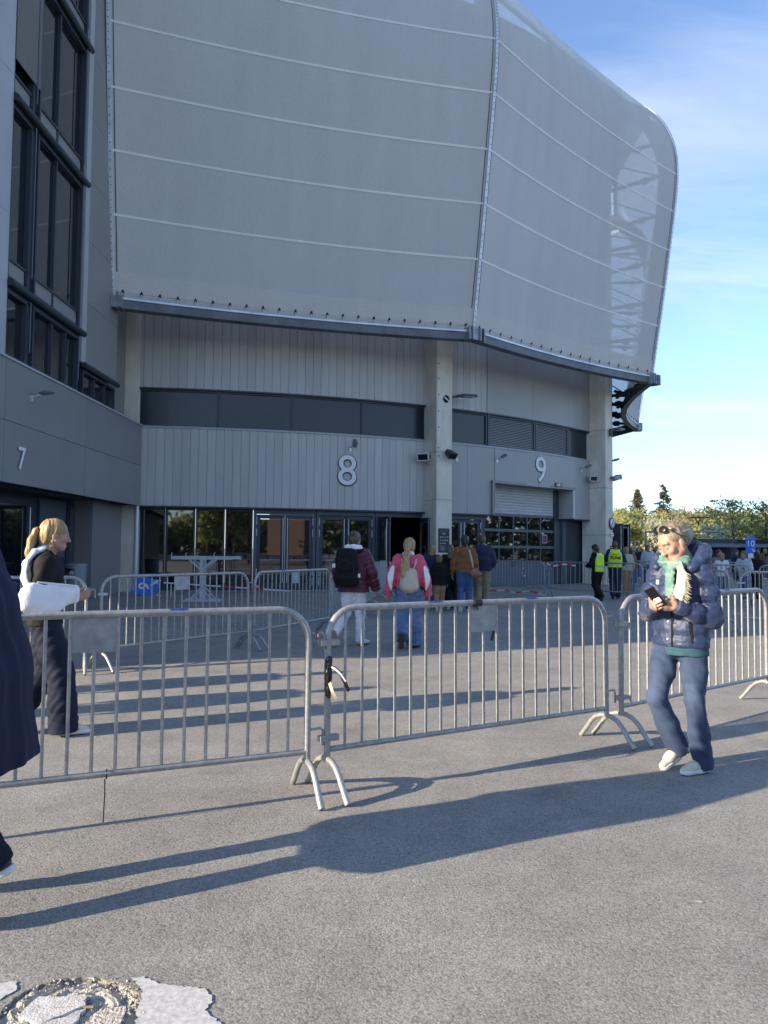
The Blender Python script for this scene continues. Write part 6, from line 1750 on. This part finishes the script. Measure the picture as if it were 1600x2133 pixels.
def slab(poly, z, th, m='white_chip', tilt=(0, 0), name='slab'):
    rr = random.Random(int(abs(poly[0][0]) * 1e4)); pts = []
    for i in range(len(poly)):
        a, b = poly[i], poly[(i + 1) % len(poly)]
        for t_ in range(4):
            f = t_ / 4; j = 0.007 if t_ else 0
            pts.append(Vector((a[0] + (b[0] - a[0]) * f + rr.uniform(-j, j), a[1] + (b[1] - a[1]) * f + rr.uniform(-j, j), 0)))
    cx = sum(p.x for p in pts) / len(pts); cy = sum(p.y for p in pts) / len(pts)
    for p in pts: p.z = z + (p.x - cx) * tilt[0] + (p.y - cy) * tilt[1]
    return pts, MB().prism(pts, (0, 0, th))
for poly, z, th, tl in ((((-0.13, 0.10), (0.02, 0.10), (0.045, 0.05), (-0.06, -0.04), (-0.15, 0.0)), -0.012, 0.020, (0.03, 0.04)),
                        (((-0.06, -0.05), (0.05, 0.04), (0.04, -0.06), (-0.02, -0.12), (-0.10, -0.10)), -0.010, 0.016, (-0.03, 0.02)),
                        (((0.09, 0.03), (0.17, 0.06), (0.19, -0.04), (0.10, -0.10), (0.06, -0.05)), -0.012, 0.012, (0.0, 0.05)),
                        (((-0.13, -0.10), (-0.05, -0.13), (-0.06, -0.19), (-0.14, -0.16)), -0.012, 0.016, (0.05, 0))):
    slab(poly, z, th, tilt=tl)[1].build('slab', 'white_chip' if poly[0][0] < 0.05 else 'raw_concrete', mh)
rub = MB()
for k in range(420):
    a = rg.uniform(0, 6.28); r = 0.225 * math.sqrt(rg.random()) if k % 3 else rg.uniform(0.19, 0.245); q = rg.uniform(0.004, 0.012)
    c = Vector((r * math.cos(a), r * math.sin(a), -0.008 if r < 0.2 else -0.004)); vv = [c + Vector((rg.uniform(-1, 1), rg.uniform(-1, 1), rg.uniform(-0.6, 1))).normalized() * q for _ in range(5)]
    rub.add(vv, [(0, 1, 2), (0, 2, 3), (0, 3, 4), (1, 2, 4), (2, 3, 4), (0, 1, 4)])
rub.build('rubble', 'raw_concrete', mh)['kind'] = 'stuff'
MB().tube([(-0.06, 0.035, 0.004), (0.02, 0.045, 0.006), (0.07, 0.05, 0.004)], 0.005, 5).build('twig', 'sole_tan', mh)
M['road_paint'] = mat('road_paint', (0.36, 0.36, 0.355), 0.85, var=0.2, vscale=52, base2=(0.60, 0.60, 0.595), bump=0.06, bscale=140, detail=8)
def paint(name, poly, label, seed):
    rr = random.Random(seed); pts = []
    for i in range(len(poly)):
        a, b = poly[i], poly[(i + 1) % len(poly)]; L = math.hypot(b[0] - a[0], b[1] - a[1]); n = max(2, int(L / 0.012))
        for t_ in range(n):
            f = t_ / n; pts.append((a[0] + (b[0] - a[0]) * f + rr.uniform(-0.006, 0.006), a[1] + (b[1] - a[1]) * f + rr.uniform(-0.006, 0.006), 0.004))
    o = MB().add(pts, [tuple(range(len(pts)))]).build(name, 'road_paint'); o['kind'] = 'structure'; return o
paint('road_marking', [(-0.86, 2.676), (-0.823, 2.688), (-0.761, 2.648), (-0.64, 2.628), (-0.597, 2.617), (-0.55, 2.556), (-0.565, 2.50), (-0.49, 2.42), (-0.46, 2.30), (-0.60, 2.30), (-0.63, 2.42), (-0.76, 2.42), (-0.79, 2.50), (-0.795, 2.60)], '', 1)
paint('road_marking', [(-1.36, 2.63), (-1.244, 2.653), (-1.225, 2.60), (-1.26, 2.54), (-1.36, 2.50)], '', 2)
paint('road_marking', [(1.345, 3.285), (1.375, 3.295), (1.385, 3.28), (1.36, 3.27)], '', 3)
mk = MB()
L = [(-4.6, 9.05), (-3.0, 9.5), (-1.4, 10.0), (0.2, 10.55), (1.6, 11.0)]
mk.sheet([[(x, y, 0.004) for x, y in L], [(x, y + 0.022, 0.004) for x, y in L]])
structure('chalk_line', mk, 'road_paint')
# ------------------------------------------------------------------ trees and things beyond
def leafmat(n, c, c2):
    m = mat(n, c, 0.7, var=0.3, vscale=1.3, base2=c2, rnd=0.12)
    m.node_tree.nodes['Principled BSDF'].inputs['Specular IOR Level'].default_value = 0.2
    nt = m.node_tree; b = nt.nodes['Principled BSDF']; out = nt.nodes['Material Output']
    tl = nt.nodes.new('ShaderNodeBsdfTranslucent'); tl.inputs['Color'].default_value = (*[min(1, x * 1.3) for x in c2], 1)
    mx = nt.nodes.new('ShaderNodeMixShader'); mx.inputs['Fac'].default_value = 0.5
    nt.links.new(b.outputs[0], mx.inputs[1]); nt.links.new(tl.outputs[0], mx.inputs[2]); nt.links.new(mx.outputs[0], out.inputs['Surface'])
    return m
M['leaf_spring'] = leafmat('leaf_spring', (0.24, 0.255, 0.095), (0.37, 0.37, 0.15))
M['leaf_green'] = leafmat('leaf_green', (0.175, 0.20, 0.085), (0.28, 0.295, 0.125))
M['leaf_olive'] = leafmat('leaf_olive', (0.24, 0.22, 0.12), (0.34, 0.315, 0.17))
M['needles'] = leafmat('needles', (0.07, 0.072, 0.045), (0.15, 0.14, 0.085))
M['needles_dark'] = leafmat('needles_dark', (0.02, 0.026, 0.014), (0.045, 0.05, 0.028))
M['blossom'] = leafmat('blossom', (0.40, 0.40, 0.30), (0.60, 0.60, 0.48))
M['bark'] = mat('bark', (0.075, 0.060, 0.048), 0.9, var=0.3, vscale=4, bump=0.4, bscale=20)
def leaf_cloud(centers, n, size, spread, seed, squash=0.8):
    r = np.random.RandomState(seed); C = np.array(centers)
    idx = r.randint(0, len(C), n)
    p = C[idx][:, :3] + r.normal(size=(n, 3)) * spread * np.array([1, 1, squash]) * (C[idx][:, 3:4] if C.shape[1] > 3 else 1)
    u = r.normal(size=(n, 3)); u /= np.linalg.norm(u, axis=1)[:, None]
    w = np.cross(u, r.normal(size=(n, 3))); w /= np.linalg.norm(w, axis=1)[:, None]
    s = size * r.uniform(0.6, 1.3, (n, 1))
    v = np.stack([p - u * s - w * s * 0.5, p + u * s * 0.2 - w * s * 0.8, p + u * s + w * s * 0.2, p - u * s * 0.1 + w * s * 0.8], 1).reshape(-1, 3)
    return v, np.arange(n * 4).reshape(-1, 4)
def tree(label, x, y, h, w, m, seed, airy=0.0, name='deciduous_tree', leaves=2600, group='trees beyond the crowd', trunk=0.28, size=0.17):
    r = random.Random(seed); t = thing(name, label, 'tree', (x, y, 0), group=group)
    tk = MB(); tr = h * 0.022
    top = Vector((r.uniform(-0.2, 0.2), r.uniform(-0.2, 0.2), h * 0.93))
    tk.tube([(0, 0, 0), (0.03, 0, h * 0.3), tuple(top * 0.65), tuple(top)], [tr, tr * 0.8, tr * 0.45, tr * 0.1], 7)
    cs = []
    nb = 26
    for k in range(nb):
        f = trunk + (0.97 - trunk) * (k + r.random()) / nb; a = k * 2.4 + r.uniform(-0.4, 0.4)
        prof = math.sin(math.pi * min(1, (f - trunk) / (1 - trunk) * 0.86 + 0.13)) ** 0.75
        L = w * 0.5 * prof * r.uniform(0.75, 1.1)
        b0 = top * f; b1 = b0 + Vector((math.cos(a) * L, math.sin(a) * L, L * r.uniform(0.35, 0.9)))
        tk.tube([b0, b0.lerp(b1, 0.5) + Vector((0, 0, -0.03 * L)), b1], [tr * 0.32 * (1.2 - f), tr * 0.2 * (1.2 - f), 0.012], 5, caps=False)
        for q in (0.45, 0.75, 1.0):
            p = b0.lerp(b1, q); cs.append((p.x, p.y, p.z, 0.6 + 0.5 * r.random()))
    tk.build('trunk', 'bark', t)
    v, q = leaf_cloud(cs, leaves, size, w * (0.085 - 0.02 * airy), seed)
    me = np_mesh('crown', v, q); me.polygons.foreach_set('use_smooth', np.zeros(len(q), bool))
    link('crown', me, m, t)
    return t
def spruce(label, x, y, h, w, seed, name='spruce_tree', sparse=0.0):
    r = random.Random(seed); t = thing(name, label, 'tree', (x, y, 0), group='spruces behind the trees')
    MB().tube([(0, 0, 0), (0, 0, h)], [h * 0.02, 0.02], 7).build('trunk', 'bark', t)
    br = MB(); nt_ = 30; pts = []
    for k in range(nt_):
        f = 0.10 + 0.89 * (k / (nt_ - 1)); L = w * 0.5 * (1 - f) ** 0.85 * r.uniform(0.75, 1.15) + 0.12
        n = 9 if f < 0.7 else 6
        for b_ in range(n):
            if r.random() < sparse * (0.4 + f): continue
            a = 2 * math.pi * (b_ + r.random()) / n; l = L * r.uniform(0.65, 1.1)
            p0 = Vector((0, 0, f * h)); d = Vector((math.cos(a), math.sin(a), 0)); e = p0 + d * l + Vector((0, 0, -0.28 * l + 0.1 * l * r.random()))
            br.tube([p0, p0.lerp(e, 0.5) + Vector((0, 0, 0.02)), e + Vector((0, 0, 0.06 * l))], [0.03, 0.02, 0.008], 4, caps=False)
            for s in range(9):
                q = p0.lerp(e, 0.25 + 0.75 * (s + r.random()) / 9); pts.append((q.x, q.y, q.z, 0.5 + 0.6 * (1 - s / 9)))
    br.build('branches', 'bark', t)
    v, q = leaf_cloud(pts, 5200, 0.13, 0.13, seed, 0.9)
    me = np_mesh('crown', v, q); me.polygons.foreach_set('use_smooth', np.zeros(len(q), bool)); link('crown', me, 'needles', t)
spruce('dense tall spruce just right of the concrete pillar', 33.9, 100, 9.6, 9.0, 3)
spruce('sparse tall spruce standing apart from the dense one', 39.6, 106, 10.9, 9.0, 5, sparse=0.35)
spruce('low dark conifer hard by the concrete pillar', 30.6, 98, 6.6, 6.5, 7, name='conifer_tree')
spruce('low dark conifer between the two spruces', 36.9, 101, 6.4, 6.5, 8, name='conifer_tree')
trees = [
    (26.6, 84, 5.9, 5.5, 'leaf_spring', 'light green tree closest to the concrete pillar'),
    (29.2, 88, 5.5, 5.5, 'leaf_green', 'green tree below the dense spruce'),
    (31.6, 90, 5.2, 5.2, 'leaf_spring', 'light green tree between pillar and woman with the phone'),
    (34.6, 92, 5.6, 6.0, 'leaf_olive', 'olive tree below the sparse spruce'),
    (37.6, 93, 6.2, 6.4, 'leaf_olive', 'olive tree just above the head of the woman with the phone'),
    (41.4, 94, 6.4, 6.0, 'leaf_green', 'green tree behind the blue hood'),
    (43.6, 97, 6.6, 6.2, 'leaf_olive', 'olive tree behind the lamp post'),
    (47.0, 98, 6.4, 6.5, 'leaf_spring', 'light green tree behind the sign with the 10'),
    (50.5, 99, 6.6, 6.5, 'leaf_olive', 'olive tree at the right picture edge'),
    (24.3, 76, 4.4, 5.0, 'leaf_green', 'low green tree behind the open doors'),
    (33.2, 84, 4.6, 5.2, 'leaf_spring', 'low light green tree behind the tube gate'),
    (39.4, 86, 4.8, 5.5, 'leaf_spring', 'low light green tree behind the food trucks'),
    (45.0, 88, 4.8, 6.0, 'leaf_green', 'low green tree behind the sign with the 10')]
for k, (x, y, h, w, m, lab) in enumerate(trees): tree(lab, x, y, h, w, m, 20 + k, trunk=0.12, leaves=3000, size=0.16)
tree('airy dark tree rising left of the sign with the 10', 29.0, 62, 5.9, 4.6, 'leaf_green', 51, 1.0, trunk=0.2, leaves=1500, size=0.10)
tree('airy dark tree at the right picture edge', 30.9, 60.5, 5.8, 3.6, 'leaf_green', 53, 1.0, trunk=0.2, leaves=1100, size=0.10)
tree('white flowering tree beside the head of the woman with the phone', 27.2, 74, 4.5, 3.6, 'blossom', 55, trunk=0.2, leaves=1100, size=0.12)
tree('white flowering tree behind the lamp post', 33.0, 74, 4.1, 3.4, 'blossom', 57, trunk=0.2, leaves=900, size=0.12)
# wooded rise far behind
r_ = np.random.RandomState(4); cs = [(30 + 60 * u, 128 + 6 * math.sin(u * 20), 1.5 + 4.5 * v_ * (0.75 + 0.25 * math.sin(u * 31)), 1) for u in r_.rand(260) for v_ in (r_.rand(),)]
v, q = leaf_cloud(cs, 22000, 0.34, 1.1, 3)
me = np_mesh('forest', v, q); me.polygons.foreach_set('use_smooth', np.zeros(len(q), bool))
fo_ = link('forest', me, 'leaf_olive'); tag(fo_, 'distant wood closing the view behind the trees', 'forest', kind='stuff')
cs = [(-25 + 110 * u, -42 + 4 * math.sin(u * 20), 0.6 + 6.0 * v_ * (0.8 + 0.2 * math.sin(u * 31)), 1) for u in r_.rand(420) for v_ in (r_.rand(),)]  # unseen tree belt added to keep the bright horizon out of the glass
v, q = leaf_cloud(cs, 16000, 0.5, 1.2, 5)
me = np_mesh('forest', v, q); me.polygons.foreach_set('use_smooth', np.zeros(len(q), bool))
fo_ = link('forest', me, 'leaf_green'); tag(fo_, 'belt of trees across the street mirrored in the glass', 'forest', kind='stuff')
cs = [(72 + 4 * math.sin(u * 17), -30 + 130 * u, 0.6 + 7.0 * v_ * (0.8 + 0.2 * math.sin(u * 31)), 1) for u in r_.rand(420) for v_ in (r_.rand(),)]  # unseen belt added with darkened needles so the garage panes mirror dark
v, q = leaf_cloud(cs, 16000, 0.5, 1.3, 6)
me = np_mesh('forest', v, q); me.polygons.foreach_set('use_smooth', np.zeros(len(q), bool))
fo_ = link('forest', me, 'needles_dark'); tag(fo_, 'belt of trees beside the square mirrored in the garage panes', 'forest', kind='stuff')
# pale building between the trees
t = thing('tower_block', 'pale block showing between the treetops', 'building', (60.8, 150, 0))
MB().span(-1.9, 1.9, 0, 6, 0, 8.1).build('wall', 'white_dim', t)
for k in range(3):
    for i in range(3): MB().span(-1.4 + i * 1.1, -0.7 + i * 1.1, -0.05, 0.1, 4.6 + k * 1.15, 5.2 + k * 1.15).build('window', 'glass', t)
# lamp posts, tube gate, flag poles
def lamp_post(label, x, y, h, arm, m='steel'):
    t = thing('lamp_post', label, 'lamp post', (x, y, 0), group='lamp posts beyond the crowd')
    MB().tube([(0, 0, 0), (0, 0, h)], [0.09, 0.06], 8).build('pole', m, t)
    if arm:
        MB().tube([(0, 0, h), (-arm, 0, h + 0.05)], 0.05, 6).build('arm', m, t); MB().box((-arm * 0.9, 0, h + 0.02), (arm * 0.8, 0.28, 0.12)).build('lamp_head', 'steel_dark', t)
    else: MB().box((0, 0, h + 0.04), (0.45, 0.3, 0.1)).build('lamp_head', 'steel', t)
lamp_post('grey lamp post with an arm above the food trucks', 31.4, 70, 4.65, 2.1)
lamp_post('short pale lamp post above the crowd by the stewards', 18.75, 56, 2.15, 0, 'white_dim')
lamp_post('thin white pole behind the blue hood', 28.6, 72, 4.3, 0.4, 'white_dim')
t = thing('tube_gate', 'grey tube gate frame above the crowd', 'gate', (19.25, 55, 0))
MB().tube(spline([(0, 0, 0), (0, 0, 1.4), (0, 0, 2.7), (0.25, 0, 2.93), (2.5, 0, 2.96), (5.2, 0, 2.93), (5.45, 0, 2.7), (5.45, 0, 1.4), (5.45, 0, 0)], 48), 0.07, 8).build('frame', 'steel', t)
# food trucks with raised awnings
M['awning'] = mat('awning', (0.12, 0.14, 0.18), 0.7)
M['awning_white'] = mat('awning_white', (0.62, 0.62, 0.66), 0.7)
def truck(label, x, y, w, body, awn, rz=0):
    t = thing('food_truck', label, 'food truck', (x, y, 0), rad(rz), group='food trucks behind the crowd')
    s = MB(); s.span(-w / 2, w / 2, 0, 1.9, 0.35, 2.3); s.build('body', body, t)
    MB().span(-w * 0.38, w * 0.38, -0.03, 0.05, 1.0, 1.85).build('hatch', 'black', t)
    MB().span(-w * 0.40, w * 0.40, -0.32, -0.03, 0.95, 1.0).build('counter', 'steel', t)
    MB().prism([Vector((-w * 0.42, 0.02, 2.0)), Vector((-w * 0.42, 0.02, 2.05)), Vector((-w * 0.42, -1.25, 1.82)), Vector((-w * 0.42, -1.25, 1.77))], (w * 0.84, 0, 0)).build('awning', awn, t)
    for x_ in (-w * 0.33, w * 0.33): MB().tube([(x_, -0.06, 0.33), (x_, 0.14, 0.33)], 0.33, 14).build('wheel', 'black', t)
truck('dark food truck with a white hatch flap behind the child in white', 20.6, 47.5, 3.6, 'steel_dark', 'awning')
truck('black food truck behind the sign with the 10', 24.7, 49.0, 4.2, 'black', 'awning')
truck('dark food truck with a pale flap at the right picture edge', 26.2, 45.5, 3.8, 'navy_cloth', 'awning_white')
# direction sign 10
t = thing('direction_sign', 'blue sign with a white 10 and arrow standing above the barriers', 'sign', (11.75, 24.0, 0), rad(-4))
MB().box((0.0, 0, 1.73), (0.30, 0.03, 0.53)).build('board', 'sign_blue', t)
MB().tube([(0, 0.03, 0), (0, 0.03, 1.9)], 0.022, 8).build('post', 'steel', t)
flat_text('10', 0.27, -0.01, 1.76, 'white', t, -0.02, 'numeral'); flat_text('INNGANG', 0.045, 0, 1.93, 'white_dim', t, -0.02)
MB().bar((0.03, -0.02, 1.60), (0.10, -0.02, 1.53), 0.006, 0.025, (1, 0, 1)).prism([Vector((0.12, -0.018, 1.575)), Vector((0.13, -0.018, 1.505)), Vector((0.06, -0.018, 1.505))], (0, -0.005, 0)).build('arrow', 'white', t)
MB().box((0.02, -0.02, 1.38), (0.24, 0.012, 0.15)).build('paper', 'white_cloth', t)
# ------------------------------------------------------------------ behind the camera: what the glass fronts mirror
for k, (x, y, h, w, m) in enumerate(((-1.0, -17, 7.6, 6.0, 'leaf_green'), (2.6, -19, 8.2, 6.0, 'leaf_green'), (6.2, -17.5, 7.8, 6.0, 'leaf_spring'), (10.2, -22, 8.6, 7.0, 'leaf_green'))):
    tree(('first', 'second', 'third', 'fourth')[k] + ' street tree behind the viewer, mirrored in the glass front', x, y, h, w, m, 70 + k, trunk=0.26, leaves=2200, size=0.24, group='street trees mirrored in the glass')
M['brick'] = mat('brick', (0.12, 0.075, 0.06), 0.85, var=0.3, vscale=6)
t = thing('brick_building', 'red brick building mirrored in the door glass', 'building', (24, -24, 0), rad(-28))
MB().span(-5, 8, -5, 0, 0, 7).build('wall', 'brick', t)
for k in range(1, 5):
    for i in range(2): MB().span(-6.8 + k * 3, -5.2 + k * 3, -0.1, 0.06, 1.0 + i * 3, 2.6 + i * 3).build('window', 'glass', t)
MB().span(-5.2, 8.2, -5.2, 0.2, 7, 7.3).build('roof', 'panel_dark', t)
gr_ = thing('guard_rail', 'steel guard rail mirrored in the glass front', 'guard rail', (2, -11, 0))
for z in (0.55, 0.8): MB().span(-14, 14, -0.03, 0.03, z - 0.1, z + 0.06).build('rail', 'steel', gr_)
for k in range(9): MB().span(-14 + k * 3.5 - 0.05, -14 + k * 3.5 + 0.05, 0.03, 0.12, 0, 0.85).build('post', 'steel', gr_)
